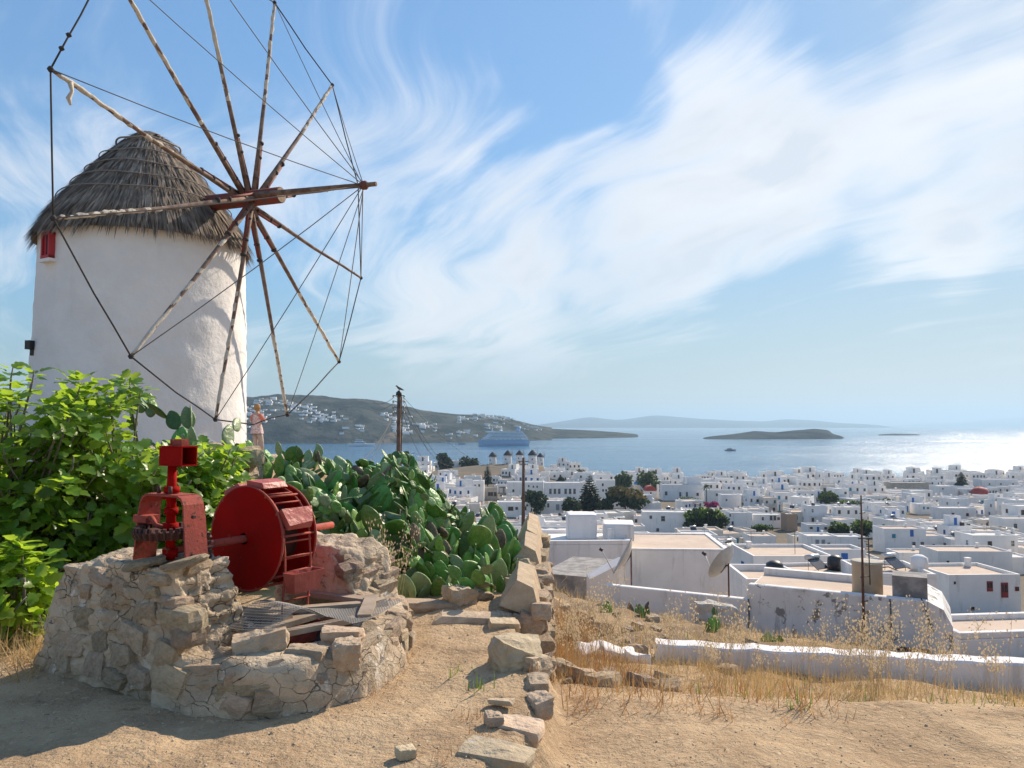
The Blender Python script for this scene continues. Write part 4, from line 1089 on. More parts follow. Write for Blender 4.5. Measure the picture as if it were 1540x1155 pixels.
def fig(label, c, r, base, n_tips, seed, n_single=260):
    g = np.random.default_rng(seed)
    root = thing('fig_shrub', label, 'shrub', base)
    c = np.array(c); r = np.array(r); tw = MB(); leaves = []
    k = 0
    while k < n_tips:
        d = g.normal(size=3); d /= np.linalg.norm(d)
        rad = g.random() ** .33
        lump = 1 + .20 * float(vn(d[0] * 2.2 + seed, d[1] * 2.2, d[2] * 2.2, seed))
        if rad < .50: continue
        p = c + d * r * rad * lump
        if p[2] < .08: continue
        k += 1
        gx_, gy_ = 770 + F * p[0] / p[1], 640 - F * (p[2] - CZ) / p[1]
        if ((gx_ - 240) / 62) ** 2 + ((gy_ - 630) / 46) ** 2 < 1 or ((gx_ - 336) / 36) ** 2 + ((gy_ - 640) / 34) ** 2 < 1: continue     # gap where the cactus on the rubble shows
        axis = Vector(d * .55 + np.array([0, 0, .75]) + g.normal(size=3) * .25).normalized()
        pv_ = Vector(p)
        if k % 2 == 0:
            b0 = Vector(base) + Vector((g.normal() * .15, g.normal() * .1, 0)); mid_ = b0.lerp(pv_, .55) + Vector((0, 0, .12)) + Vector(g.normal(size=3)) * .06
            tw.tube([b0 if k % 6 == 0 else b0.lerp(pv_, .45) + Vector((0, 0, .08)), mid_, pv_ - axis * .1, pv_], [.016, .011, .008, .005], 5)
        nl = int(g.integers(6, 10)); ph0 = g.random() * 6.28
        a = axis.orthogonal().normalized(); b = axis.cross(a)
        for j in range(nl):
            t = ph0 + j * 2.4; out = a * math.cos(t) + b * math.sin(t)
            el = .15 + .75 * j / nl
            dir_ = (out * math.cos(el) + axis * math.sin(el) + Vector((0, 0, -.12))).normalized()
            L = g.uniform(.075, .14) * (1.1 - .35 * j / nl)
            nrm = (axis - dir_ * axis.dot(dir_)).normalized(); nrm = (nrm + Vector(g.normal(size=3)) * .22); nrm = (nrm - dir_ * nrm.dot(dir_)).normalized()
            xx = dir_.cross(nrm)
            base_p = pv_ - axis * (.10 * (1 - j / nl)) + out * .03 + dir_ * .03
            m = np.eye(4); m[:3, 0] = xx * L; m[:3, 1] = dir_ * L; m[:3, 2] = nrm * L; m[:3, 3] = base_p
            leaves.append(m)
    leaves = np.array(leaves)
    # nearest leaves singly, the rest as the mass behind
    dist = np.linalg.norm(leaves[:, :3, 3] - np.array([0, 0, CZ]), axis=1)
    big = np.linalg.norm(leaves[:, :3, 0], axis=1) / (dist - .85 * dist.min())
    order = np.argsort(-big)
    off = Vector(base)
    for i in order[:n_single]:
        M4 = Matrix(leaves[i].tolist()); M4.translation = M4.translation - off
        inst('leaf', leaf_me, root, M=M4)
    if len(order) > n_single:
        o = obj('foliage', scatter('foliage', LV, LF, leaves[order[n_single:]], True), island_leaf, root); o['kind'] = 'stuff'
    obj('branches', tw, M_twig, root)
    return root
fig('tall fig shrub with large lobed leaves beside the dry grass heap', (-4.75, 6.9, 1.02), (1.25, .95, 1.12), (-4.6, 7.0, 0), 480, 1, 290)
fig('broad fig shrub spreading in front of the windmill wall', (-3.75, 7.35, .98), (1.0, .85, 1.12), (-3.7, 7.5, 0), 430, 2, 290)
fig('slender fig shrub directly behind the rusty gear stand', (-3.14, 7.75, .82), (.46, .55, .98), (-3.05, 7.8, 0), 190, 3, 260)
fig('low fig sprouts beside the dry grass at the foot of the well', (-3.75, 5.75, .36), (.42, .35, .46), (-3.75, 5.8, 0), 60, 4, 260)
fig('small fig branch growing between the red wheel and the cactus', (-2.72, 7.35, .55), (.42, .42, .48), (-2.65, 7.4, 0), 110, 5, 260)
# ================================================================== walls, rocks, gravel, dry grass
rw = random.Random(9)
wall = thing('stone_wall', 'dry stone garden wall with tan coping slabs beside the cactus', 'wall', (.12, 8.5, -.4))
def wx(Y): return np.interp(Y, [6.3, 8, 11], [.07, .15, .29])
core8 = [(wx(6.45) - .14, 6.45, -.6), (wx(6.45) + .22, 6.45, -.6), (wx(10.8) + .3, 10.8, -1.3), (wx(10.8) - .1, 10.8, -1.3), (wx(6.45) - .10, 6.5, .0), (wx(6.45) + .10, 6.5, -.04), (wx(10.8) + .14, 10.8, .12), (wx(10.8) - .1, 10.8, .12)]
obj('core', hexa('core', core8, 26, .05, 4, 2, .04, 4, .3), M_mortar, wall)
for k in range(95):
    Y = 6.45 + 4.3 * rw.random() ** 1.3; s = rw.random()
    z = rw.uniform(float(hz(wx(Y) + .5, Y)) - .05, .10)
    x = wx(Y) + .16 - .05 * z + (0 if rw.random() < .75 else -.24)
    stone(wall, (x, Y, z), (rw.uniform(.12, .2), rw.uniform(.14, .34), rw.uniform(.08, .17)), (rw.uniform(-.2, .2), rw.uniform(-.2, .2), rw.uniform(-.3, .3)), rw, .6)
for k in range(10): stone(wall, (wx(6.4) + rw.uniform(-.12, .2), 6.42, rw.uniform(-.45, .0)), (rw.uniform(.14, .22), .16, rw.uniform(.1, .16)), (rw.uniform(-.2, .2), rw.uniform(-.2, .2), rw.uniform(-.3, .3)), rw, .5)
M_cope = stone_mat('tan_coping_slab', (.50, .39, .26), (.42, .315, .20), .2, [((.36, .27, .18), 12, .60, .72)])
def coping(Y0, Y1, z0, z1, sd, w=.30, t=.14):
    x0, x1 = wx(Y0), wx(Y1)
    c8 = [(x0 - w * .55, Y0, z0 - t), (x0 + w * .5, Y0, z0 - t * 1.6), (x1 + w * .5, Y1, z1 - t * 1.5), (x1 - w * .5, Y1, z1 - t), (x0 - w * .10, Y0 + .06, z0), (x0 + w * .30, Y0 + .03, z0 - .06), (x1 + w * .3, Y1, z1 - .05), (x1 - w * .15, Y1, z1)]
    obj('coping_stone', hexa('coping_stone', c8, 10, .014, 5, sd, .05, 4, .3), M_cope, wall, smooth=False)
coping(6.42, 7.28, .31, .33, 1, .34, .2)
coping(8.35, 9.35, .30, .33, 2, .30, .16); coping(9.4, 10.15, .33, .36, 3, .30, .18); coping(10.18, 10.85, .34, .38, 4, .3, .2)
for k in range(16):
    Y = rw.uniform(7.3, 8.35); stone(wall, (wx(Y) + rw.uniform(-.12, .14), Y, rw.uniform(.02, .16)), (rw.uniform(.1, .2), rw.uniform(.12, .22), rw.uniform(.07, .13)), (rw.uniform(-.3, .3), rw.uniform(-.3, .3), rw.uniform(0, 3)), rw, .5)

# rocks that hold the edge of the path (each a thing of its own)
def rock(label, px, py, size, rz, warm, sd, z=None, tilt=(0, 0), group=None, sink=.25, n=9):
    zz = 0.0
    q = G(px, py, zz)
    if z is None: z = hz(q.x, q.y)
    q = G(px, py, z)
    me = hexa('rock', box8((0, 0, -size[2] * sink), size[0], size[1], size[2], 0, .22, sd), n, .13 * min(size), 1.5 / max(size) * 1.6, sd, .30, 4, .5)
    o = obj('rock', me, M_stone_w if warm else M_stone, local=True, smooth=False)
    o.location = (q.x, q.y, z); o.rotation_euler = (*tilt, rz)
    return put(o, label, 'rock', group)
rock('big angular grey rock at the end of the garden wall', 772, 1000, (.34, .28, .21), .4, 0, 21, 0, (.15, .25))
rock('flat tan block lying against the foot of the garden wall', 756, 945, (.22, .18, .09), .2, 1, 22, 0)
rock('flat weathered outcrop along the edge of the cactus bank', 706, 934, (.55, .26, .07), -.15, 0, 23, 0)
rock('long flat outcrop slab below the first cactus pads', 650, 915, (.50, .26, .08), -.1, 0, 24, 0)
rock('lumpy brown rock under the cactus at the path bend', 690, 912, (.28, .24, .20), .5, 1, 25, 0)
rock('reddish small rock beside the lumpy brown cactus rock', 722, 905, (.18, .16, .14), .5, 1, 26, 0)
rock('grey rounded stone set in the raised path edge', 806, 1040, (.15, .18, .10), .1, 0, 27, -.05, (0, .1))
rock('grey corner stone standing out of the path edge', 812, 1068, (.12, .20, .11), .2, 0, 28, -.06)
rock('broad grey slab stepping down from the path edge', 784, 1106, (.24, .22, .10), -.2, 0, 29, -.08, (0, .12))
rock('wide pale slab half buried at the path corner', 738, 1150, (.36, .22, .11), -.3, 0, 30, -.06, (0, .1))
rock('small pale stone lying loose on the sandy path', 742, 1088, (.09, .08, .07), .3, 0, 31, .0)
rock('thin flat stone flake on the sandy path', 752, 1058, (.16, .06, .025), -.25, 1, 32, .0, (0, 0), None, .1)
rock('little grey stone lying alone on the bare sandy ground', 610, 1135, (.09, .08, .045), .5, 0, 33, .0)
rock('half buried stone in the path edge near the angular rock', 797, 1008, (.22, .2, .14), .9, 0, 34, -.03)
RG = 'loose stones tumbled down the dry slope'
for k in range(46):
    Y = 6.2 + 9 * rw.random() ** 1.5; x = wx(min(Y, 11)) + .32 + abs(rw.gauss(0, .8)) * (Y / 8)
    s = rw.uniform(.08, .24); z = hz(x, Y)
    o = inst('loose_stone', rw.choice(U_STONE + U_STONE_W), None, loc=(x, Y, z + s * .15), rot=(rw.uniform(-.4, .4), rw.uniform(-.4, .4), rw.uniform(0, 3)), scale=(s * rw.uniform(.8, 1.5), s, s * rw.uniform(.5, .8)))
    put(o, 'loose stone tumbled on the dry weedy slope right of the wall'.replace(' right of the wall', ' below the garden wall'), 'rock', RG)
# low white wall running across the slope
M_white = mat('white_painted_wall', (.80, .78, .76), .9, color2=(.70, .68, .67), nscale=1.2, bump=[(6, .4, .03), (30, .35, .008)], spots=[((.42, .40, .38), 2.5, .68, .76)])
streaks(M_white, (.45, .42, .39), (4, 4, .8), .54, .70, .55)
a, b = G(985, 969, -.80), G(1640, 1006, -.80)
b = a + (b - a) * 2.0
d = (b - a).normalized(); back = Vector((-d.y, d.x, 0))
c8 = [a + Vector((0, 0, -.75)), b + Vector((0, 0, -.75)), b + back * .26 + Vector((0, 0, -.75)), a + back * .26 + Vector((0, 0, -.75)), a, b, b + back * .26, a + back * .26]
me = MB(); nseg = 80
for i in range(nseg + 1):
    q = a.lerp(b, i / nseg); j = .012 * float(vn(i * .7, 3.1)); k_ = .012 * float(vn(i * .9, 8.1))
    for dz, bk in ((-.8, 0), (-.02, 0), (0, .02), (0, .24), (-.02, .26), (-.8, .26)): me.v.append(tuple(q + back * (bk + k_) + Vector((0, 0, dz + (j if dz > -.5 else 0)))))
for i in range(nseg):
    for j in range(5):
        me.f.append([i * 6 + j, (i + 1) * 6 + j, (i + 1) * 6 + j + 1, i * 6 + j + 1][::1]); me.m.append(0); me.sm.append(False)
me.f.append([0, 1, 2, 3, 4, 5]); me.m.append(0); me.sm.append(False)
put(obj('low_wall', me, M_white), 'long low white wall crossing the dry grass slope', 'wall')
for i, (px, py, w) in enumerate(((890, 974, .30), (930, 978, .34), (958, 984, .22))):
    q = G(px, py, -.82)
    put(obj('wall_fragment', hexa('wall_fragment', box8((q.x, q.y, -1.3), w, .24, .5, .1, .15, 60 + i), 8, .03, 6, i, .1), M_white),
        ['broken low stump of white wall among the oats', 'jagged middle stump of the collapsed white wall', 'small stump at the broken end of the long white wall'][i], 'wall')

# gravel and grit on the sandy ground
g = np.random.default_rng(31); mats = []
N_G = 16000
Yg_ = 2.6 + 7 * g.random(N_G) ** 1.6; Xg_ = (g.random(N_G) * 1.5 - .75) * Yg_
zz = height(Xg_, Yg_)
keep = ~(((Xg_ - (-1.75)) ** 2 / 1.2 + (Yg_ - 5.4) ** 2 / .9) < .9)
for x, y, z in zip(Xg_[keep], Yg_[keep], zz[keep]):
    s = .0024 + .006 * g.random() ** 6 + (.010 * g.random() if g.random() < .006 else 0)
    q = Quaternion(g.normal(size=4)).normalized().to_matrix()
    m = np.eye(4); m[:3, :3] = np.array(q) @ np.diag([s * 1.3, s, s * .8]); m[:3, 3] = (x, y, z + s * .2); mats.append(m)
OV = np.array([(1, 0, 0), (-1, 0, 0), (0, 1, 0), (0, -1, 0), (0, 0, 1), (0, 0, -1)], float) ; OF = [(0, 2, 4), (2, 1, 4), (1, 3, 4), (3, 0, 4), (2, 0, 5), (1, 2, 5), (3, 1, 5), (0, 3, 5)]
M_grit = island_tint(mat('grit', (.50, .40, .28), .95), .5)
put(obj('gravel', scatter('gravel', OV, OF, np.array(mats)), M_grit, local=True), kind='stuff', label='fine gravel strewn over the sandy path')

# ---- dry grass: bent blades in tufts
BV = np.array([(-.5, 0, 0), (.5, 0, 0), (.4, .12, .45), (-.4, .12, .45), (.0, .45, 1.0)]); BF = [(0, 1, 2), (0, 2, 3), (3, 2, 4)]
def grass(name, label, tufts, m, seed, hmin, hmax, wid=.006, per=(8, 20), spread=.05):
    g = np.random.default_rng(seed); ms = []
    for x, y, k in tufts:
        z = hz(x, y) - .01
        for j in range(int(g.integers(*per) * k)):
            az = g.random() * 6.283; h = g.uniform(hmin, hmax) * (.5 + .5 * k if k < 1 else k ** .5); lean = g.uniform(.2, 1.1) if g.random() < .55 else g.uniform(1.0, 1.55)
            w = wid * g.uniform(.6, 1.3); c, s = math.cos(az), math.sin(az); cl_, sl = math.cos(lean), math.sin(lean)
            R_ = np.array([[c, -s * cl_, s * sl], [s, c * cl_, -c * sl], [0, sl, cl_]])
            m_ = np.eye(4); m_[:3, :3] = R_ @ np.diag([w, h * .6, h]); m_[:3, 3] = (x + g.normal() * spread, y + g.normal() * spread, z); ms.append(m_)
    return put(obj(name, scatter(name, BV, BF, np.array(ms)), m, local=True), kind='stuff', label=label)
M_dry = island_tint(mat('dry_straw', (.50, .35, .16), .8, trans=(.35, (.60, .42, .18))), .8)
M_dry2 = island_tint(mat('rusty_straw', (.40, .22, .09), .85, trans=(.3, (.5, .27, .1))), .8)
M_grn = island_tint(mat('green_weed', (.13, .19, .045), .7, trans=(.35, (.25, .36, .06))), .6)
rt_ = random.Random(3); T = []
for k in range(1500):
    Y = 5.35 + 3.2 * rt_.random() ** .8; x = rt_.uniform(float(np.interp(Y, _EY, _EX)) + .05, .88 * Y)
    dens_ = .25 if Y < 5.9 else 1.0
    if rt_.random() < dens_ * (.45 + .55 * (float(vn(x * .9, Y * .9, None, 4)) > -.25)): T.append((x, Y, rt_.uniform(.5, 1.2)))
grass('dry_grass', 'golden dry grass along the foot of the low white wall', T, M_dry, 5, .05, .22, .0038, (12, 26), .10)
T = []
for k in range(1000):
    Y = 8.8 + 14 * rt_.random() ** 1.2; x = rt_.uniform(.35, .70 * Y)
    if float(vn(x * .7, Y * .7, None, 8)) > -.5: T.append((x, Y, rt_.uniform(.5, 1.2)))
grass('dry_grass', 'straw coloured weeds covering the slope below the low wall', T, M_dry, 6, .10, .34, .009, (7, 14), .18)
T = [(rt_.uniform(.35, 1.1), rt_.uniform(6.2, 10.5), rt_.uniform(.6, 1.2)) for k in range(150)] + [(rt_.uniform(.3, 2.2), rt_.uniform(5.0, 6.0), rt_.uniform(.4, .9)) for k in range(60)] + [(wx(Y_) + rt_.uniform(.25, .8), Y_, 1.3) for Y_ in np.linspace(8, 12, 70)]
grass('dry_grass', 'rust coloured dry grass hanging beside the garden wall', T, M_dry2, 7, .08, .28, .006, (12, 24), .08)
T = [(rt_.uniform(-4.3, -3.05), rt_.uniform(4.9, 5.7), rt_.uniform(.6, 1.3)) for k in range(75)]
grass('dry_grass', 'yellow dry grass heap beside the near stone pier', T, M_dry, 8, .10, .30, .006, (10, 22), .06)
T = [(G(px, py).x, G(px, py).y, k) for px, py, k in ((590, 1005, 1), (600, 995, 1), (585, 1015, .9), (606, 985, .8), (700, 1078, .5), (712, 1075, .4), (728, 1112, .45), (720, 1108, .4), (672, 1148, .5), (745, 1000, .6), (795, 1012, .7), (560, 1035, .4))]
grass('dry_grass', 'small dry tufts sprouting at the low well wall and path', T, M_dry2, 9, .06, .17, .004, (20, 40), .03)
T = []
for k in range(110):
    Y = rt_.uniform(5.5, 14); x = rt_.uniform(.4, .66 * Y)
    T.append((x, Y, rt_.uniform(.4, .9)))
T += [(G(px, py, -.3).x, G(px, py, -.3).y, .9) for px, py in ((1195, 1065), (1203, 1068), (1188, 1062), (700, 1080), (722, 1110))]
grass('weeds', 'scattered low green weeds among the dry grass', T, M_grn, 10, .05, .16, .010, (6, 12), .05)
# ---- wild oats with drooping seed heads
M_oat = mat('oat_straw', (.60, .49, .30), .8, trans=(.35, (.70, .58, .36)))
ms = []
for k in range(2600):
    Y = 2.7 + 5.5 * g.random() ** 1.3; x = (g.random() * 1.5 - .75) * Y
    if ((x + 1.75) ** 2 / 1.2 + (Y - 5.4) ** 2 / .9) < .95: continue
    if float(vn(x * 1.6, Y * 1.6, None, 44)) < -.1 and g.random() < .8: continue
    az = g.random() * 6.283; L_ = g.uniform(.015, .075); w_ = g.uniform(.0012, .0028); m_ = np.eye(4)
    m_[:3, 0] = np.array([math.cos(az), math.sin(az), g.normal() * .12]) * L_; m_[:3, 1] = np.array([-math.sin(az), math.cos(az), 0]) * w_; m_[:3, 2] = (0, 0, w_); m_[:3, 3] = (x, Y, hz(x, Y) + .003); ms.append(m_)
put(obj('straw_litter', scatter('straw_litter', [(-.5, -.5, 0), (.5, -.4, .3), (.5, .4, .3), (-.5, .5, 0), (0, 0, 1.6)], [(0, 1, 4), (1, 2, 4), (2, 3, 4), (3, 0, 4)], np.array(ms)), island_tint(mat('straw_bits', (.36, .26, .15), .9), 1.2), local=True), kind='stuff', label='broken straw and twigs littering the sandy ground')
M_seed = mat('oat_husk', (.78, .70, .56), .75, trans=(.5, (.92, .82, .64)))
def oat_template(seed):
    r_ = random.Random(seed); st_ = MB(); sd_ = MB()
    for j in range(r_.randint(3, 5)):
        az = r_.uniform(0, 6.28); lean = r_.uniform(.05, .6); H = r_.uniform(.45, .95); b0 = Vector((r_.gauss(0, .03), r_.gauss(0, .03), -.03))
        top = b0 + Vector((math.cos(az) * lean * H, math.sin(az) * lean * H, H)); mid_ = b0.lerp(top, .55) + Vector((0, 0, .05))
        tip = top + Vector((math.cos(az) * .12, math.sin(az) * .12, -.02))
        st_.tube([b0, mid_, top, tip], [.0024, .002, .0014, .0008], 4, cap=False)
        for i in range(r_.randint(16, 26)):
            f = r_.uniform(.62, 1.0); p = mid_.lerp(top, (f - .55) / .45) if f < .95 else top.lerp(tip, r_.random())
            aa = r_.uniform(0, 6.28); e = p + Vector((math.cos(aa), math.sin(aa), 0)) * r_.uniform(.02, .085) + Vector((0, 0, r_.uniform(-.01, .05)))
            st_.tube([p, e], .0006, 3, cap=False)
            l = r_.uniform(.020, .034); w = l * .27; dn = Vector((r_.gauss(0, .3), r_.gauss(0, .3), -1)).normalized(); s1 = dn.orthogonal().normalized(); s2 = dn.cross(s1)
            sd_.add([e, e + dn * l * .45 + s1 * w, e + dn * l * .45 - s1 * w * .5 + s2 * w, e + dn * l * .45 - s1 * w * .5 - s2 * w, e + dn * l], [(0, 1, 2), (0, 2, 3), (0, 3, 1), (4, 2, 1), (4, 3, 2), (4, 1, 3)])
    return st_.mesh('stem'), sd_.mesh('seed_heads')
oats = [oat_template(40 + i) for i in range(6)]
for a_, b_ in oats: a_.materials.append(M_oat); b_.materials.append(M_seed)
ro = random.Random(12)
for px, n_, Ya, Yb, where in ((848, 5, 6.2, 8, 'beside the garden wall'), (885, 6, 6.5, 9, 'beside the garden wall'), (928, 5, 7, 10, 'among the broken white wall stumps'), (1000, 4, 6.6, 7.6, 'at the end of the white wall'),
        (1075, 6, 6.3, 7.6, 'before the satellite dish terrace'), (1115, 4, 6.5, 7.6, 'before the satellite dish terrace'), (1215, 4, 6.4, 7.5, 'before the stained wall'), (1280, 6, 6.2, 7.4, 'around the foot of the antenna mast'), (1310, 6, 6.2, 7.3, 'around the foot of the antenna mast'),
        (1345, 5, 6.4, 7.3, 'before the broken wall opening'), (1400, 3, 6.4, 7.3, 'below the sloping house shoulder'), (1490, 3, 6.2, 7, 'below the bare peach roof')):
    for k in range(n_):
        Y = ro.uniform(Ya, Yb); x = XP(px + ro.gauss(0, 17), Y)
        o = thing('wild_oat', 'dry wild oat with drooping pale seed heads ' + where, 'oat grass', (x, Y, hz(x, Y)), ro.uniform(0, 6.28), 'wild oats ' + where)
        o.scale = (ro.uniform(.6, 1.0),) * 3
        a_, b_ = ro.choice(oats); inst('stem', a_, o); inst('seed_heads', b_, o)['kind'] = 'stuff'
for px, Y, s in ((582, 6.75, 1.0), (592, 6.8, .85), (603, 6.7, .9), (566, 6.9, .7)):
    o = thing('wild_oat', 'tall dry grass stalk beside the far stone pier', 'oat grass', (XP(px, Y), Y, 0), ro.uniform(0, 6), 'dry stalks by the far pier'); o.scale = (s * .7, s * .7, s)
    a_, b_ = ro.choice(oats); inst('stem', a_, o); inst('seed_heads', b_, o)['kind'] = 'stuff'
# small young prickly pears on the slope
for i, (px, py, Y, h, lab) in enumerate(((951, 925, 17, .55, 'single upright young prickly pear pad below the house terrace'), (968, 935, 16, .35, 'short young prickly pear beside the single upright pad'), (1065, 950, 13.5, .4, 'young prickly pear beside the pale boulder on the slope'), (1145, 958, 13, .35, 'low young prickly pear under the stained wall'), (905, 938, 14, .3, 'tiny prickly pear among oats near the garden wall'))):
    x = XP(px, Y); prickly_pear((x, Y, hz(x, Y)), hz(x, Y) + h, 5 if i else 3, 500 + i, lab, None, .3, .25, .1)
x = XP(1070, 19); o = obj('rock', hexa('rock', box8((0, 0, -.2), 1.1, .7, .75, 0, .2, 71), 9, .1, 1.8, 71, .3, 4, .5), mat('pale_boulder', (.55, .52, .47), .95, color2=(.42, .39, .35), nscale=4, bump=[(12, .6, .03)]), local=True, smooth=False)
o.location = (x, 19, hz(x, 19)); put(o, 'pale boulder on the weedy slope under the house terrace wall', 'rock')
# ================================================================== the nearest houses below the slope
def wmat(name, c, c2, spots=None, **k): return mat(name, c, .9, color2=c2, nscale=.8, bump=[(2.5, .3, .05), (14, .3, .012)], spots=spots, **k)
M_hw = wmat('house_whitewash', (.84, .815, .785), (.77, .745, .715), [((.52, .48, .43), 1.4, .63, .76), ((.40, .37, .34), 6.0, .70, .76)])
M_stain = wmat('flaking_whitewash', (.80, .78, .755), (.70, .68, .655), [((.27, .25, .23), 2.3, .575, .61), ((.50, .46, .41), .9, .54, .70)])
streaks(M_hw, (.50, .46, .42), (2.4, 2.4, .35), .53, .70, .55); streaks(M_stain, (.34, .31, .29), (3.2, 3.2, .45), .55, .64, .75); streaks(M_lime, (.60, .55, .48), (2.2, 2.2, .30), .56, .74, .35)
M_peach = mat('sunlit_screed_roof', (.60, .475, .37), .95, color2=(.52, .41, .32), nscale=.7, bump=[(8, .3, .02)], spots=[((.42, .34, .27), 1.6, .60, .72), ((.33, .28, .24), 5.0, .66, .74)])
M_conc = mat('mottled_concrete', (.36, .34, .32), .95, color2=(.20, .19, .18), nscale=2.5, bump=[(10, .5, .02)])
M_beige = mat('beige_render', (.47, .43, .36), .9, color2=(.40, .365, .30), nscale=2, bump=[(10, .3, .01)])
M_rustpole = mat('rusty_pole', (.16, .07, .04), .8, color2=(.09, .045, .03), nscale=6)
M_grayiron = mat('grey_iron', (.09, .085, .08), .6, metal=.4)
M_dark = mat('dark_opening', (.03, .03, .034), .6)
def on_line(a, b, px):
    k = (px - 770) / F / _cp; d = b - a
    t = (k * a.y - a.x) / (d.x - k * d.y); return a + d * t
def V2(px, Y): return Vector((XP(px, Y), Y, 0))
def slab(mb, a, b, depth, z0, z1, mi=0):
    """upright block on the ground line a-b, reaching back by depth"""
    d = (b - a).normalized(); n = Vector((-d.y, d.x, 0)) * depth
    vs = [Vector((q.x, q.y, z)) for z in (z0, z1) for q in (a, b, b + n, a + n)]
    return mb.add(vs, [(0, 3, 2, 1), (4, 5, 6, 7), (0, 1, 5, 4), (1, 2, 6, 5), (2, 3, 7, 6), (3, 0, 4, 7)], mi)
fa, fb = V2(905, 27), V2(1422, 22)
fd = (fb - fa).normalized(); fn = Vector((-fd.y, fd.x, 0))
q1120, q1333, q1386 = on_line(fa, fb, 1120), on_line(fa, fb, 1333), on_line(fa, fb, 1386)
hA = thing('terrace_house', 'low white house with flaking stained wall below the weedy slope', 'house', (9.5, 23.5, -6))
soften(obj('terrace_wall', slab(MB(), fa, q1120, .28, -7, -3.92), M_hw, hA))
mb = slab(MB(), q1120 - fn * .06, q1386 - fn * .06, .3, -7.5, -3.42)
soften(obj('stained_wall', mb, M_stain, hA), .06)
# shoulder block with a sloping end
a_, b_ = q1386 - fn * .05, fb - fn * .05
vs = []
for off in (0, 2.8):
    n_ = fn * off; vs += [a_ + n_ + Vector((0, 0, -7.5)), b_ + n_ + Vector((0, 0, -7.5)), b_ + n_ + Vector((0, 0, -4.1)), b_.lerp(a_, .35) + n_ + Vector((0, 0, -3.65)), a_ + n_ + Vector((0, 0, -3.44))]
obj('shoulder', MB().add(vs, [(0, 1, 2, 3, 4), (9, 8, 7, 6, 5), (1, 6, 7, 2), (2, 7, 8, 3), (3, 8, 9, 4), (0, 4, 9, 5)]), M_stain, hA)
obj('roof', slab(MB(), q1120 + fn * .24 + fd * .02, q1386 + fn * .24 - fd * .02, 2.5, -4.6, -3.60), M_peach, hA)
obj('rear_parapet', slab(MB(), q1120 + fn * 2.75, on_line(fa + fn * 2.75, fb + fn * 2.75, 1285), .25, -6.5, -3.38), M_hw, hA)
obj('terrace_floor', slab(MB(), fa + fn * .28 + fd * .02, q1120 + fn * .28, 5.0, -6.4, -5.6), M_peach, hA)
obj('step_wall', MB().box((q1120 + fn * 1.6 + Vector((0, 0, -4.25))), (.22, 2.6, 1.1), math.atan2(fd.y, fd.x)), M_hw, hA)
cblk = slab(MB(), q1333 + fn * .30, q1386 + fn * .30, .9, -3.75, -2.84)
obj('concrete_block', cblk, M_conc, hA)
dq = on_line(fa, fb, 1362)
obj('painted_opening', MB().box(dq - fn * .07 + Vector((0, 0, -5.5)), (.62, .1, 1.2), math.atan2(fd.y, fd.x)), M_dark, hA)  # solid box on the wall face; the dark inside is painted as its colour
pf = MB()
for s in (-1, 1): pf.box(dq - fn * .10 + fd * s * .34 + Vector((0, 0, -5.5)), (.10, .12, 1.3), math.atan2(fd.y, fd.x) + .02)
pf.box(dq - fn * .10 + Vector((0, 0, -4.85)), (.80, .12, .10), math.atan2(fd.y, fd.x))
obj('broken_frame', pf, M_rustpole, hA)
# hairline cracks: a cable and a fallen branch on the wall
for px0, y0, px1, y1 in ((1376, 898, 1392, 950), (1330, 900, 1330, 955), (1121, 900, 1121, 945)):
    p0 = on_line(fa, fb, px0); p1 = on_line(fa, fb, px1)
    obj('cable', MB().tube([Vector((p0.x, p0.y, P(px0, y0, p0.y).z)) - fn * .10, (p0 + p1) / 2 + Vector((.02, 0, (P(px0, y0, p0.y).z + P(px1, y1, p1.y).z) / 2)) - fn * .12, Vector((p1.x, p1.y, P(px1, y1, p1.y).z)) - fn * .1], .022, 5), M_grayiron, hA)
# water cistern on its roof
tq = on_line(fa + fn * 1.2, fb + fn * 1.2, 1297)
ct = MB().lathe([(.02, 0), (.44, 0), (.44, .92), (.47, .93), (.47, .99), (.40, 1.0), (.02, 1.0)], (tq.x, tq.y, -3.598), 28)
cis = obj('cistern', ct, M_beige); put(cis, 'beige cylindrical cistern on the roof of the stained house', 'cistern')
obj('pipe', MB().tube([(tq.x + .4, tq.y - .1, -2.8), (tq.x + .62, tq.y - .1, -2.78), (tq.x + .9, tq.y - .2, -2.9), (tq.x + 1.2, tq.y - .3, -3.05)], .02, 6), M_grayiron, cis)
# tall antenna mast in front of the wall
mq = on_line(fa, fb, 1291) - fn * .22
zt_, zb_ = P(1291, 745, mq.y).z, P(1291, 962, mq.y).z - .4
mast = thing('antenna_mast', 'tall thin antenna mast rising in front of the stained wall', 'mast', (mq.x, mq.y, zb_))
obj('pole', MB().tube([(mq.x, mq.y, zb_), (mq.x, mq.y, -3.2), (mq.x + .01, mq.y, zt_)], [.045, .04, .022], 8), M_rustpole, mast)
for y_, w in ((757, .10), (772, .14), (810, .34), (868, .22), (905, .16)):
    z = P(1291, y_, mq.y).z; obj('crossbar', MB().tube([(mq.x - w * .3, mq.y, z), (mq.x + w, mq.y + .05, z + .02)], .018, 5), M_grayiron, mast)
obj('side_pole', MB().tube([(mq.x + .24, mq.y + .05, P(1291, 880, mq.y).z), (mq.x + .22, mq.y + .05, P(1291, 805, mq.y).z)], .018, 5), M_grayiron, mast)
for y_ in (815, 826, 838, 850):
    z = P(1291, y_, mq.y).z; obj('aerial_rod', MB().tube([(mq.x + .10, mq.y + .05, z), (mq.x + .34, mq.y + .05, z)], .010, 4), M_grayiron, mast)
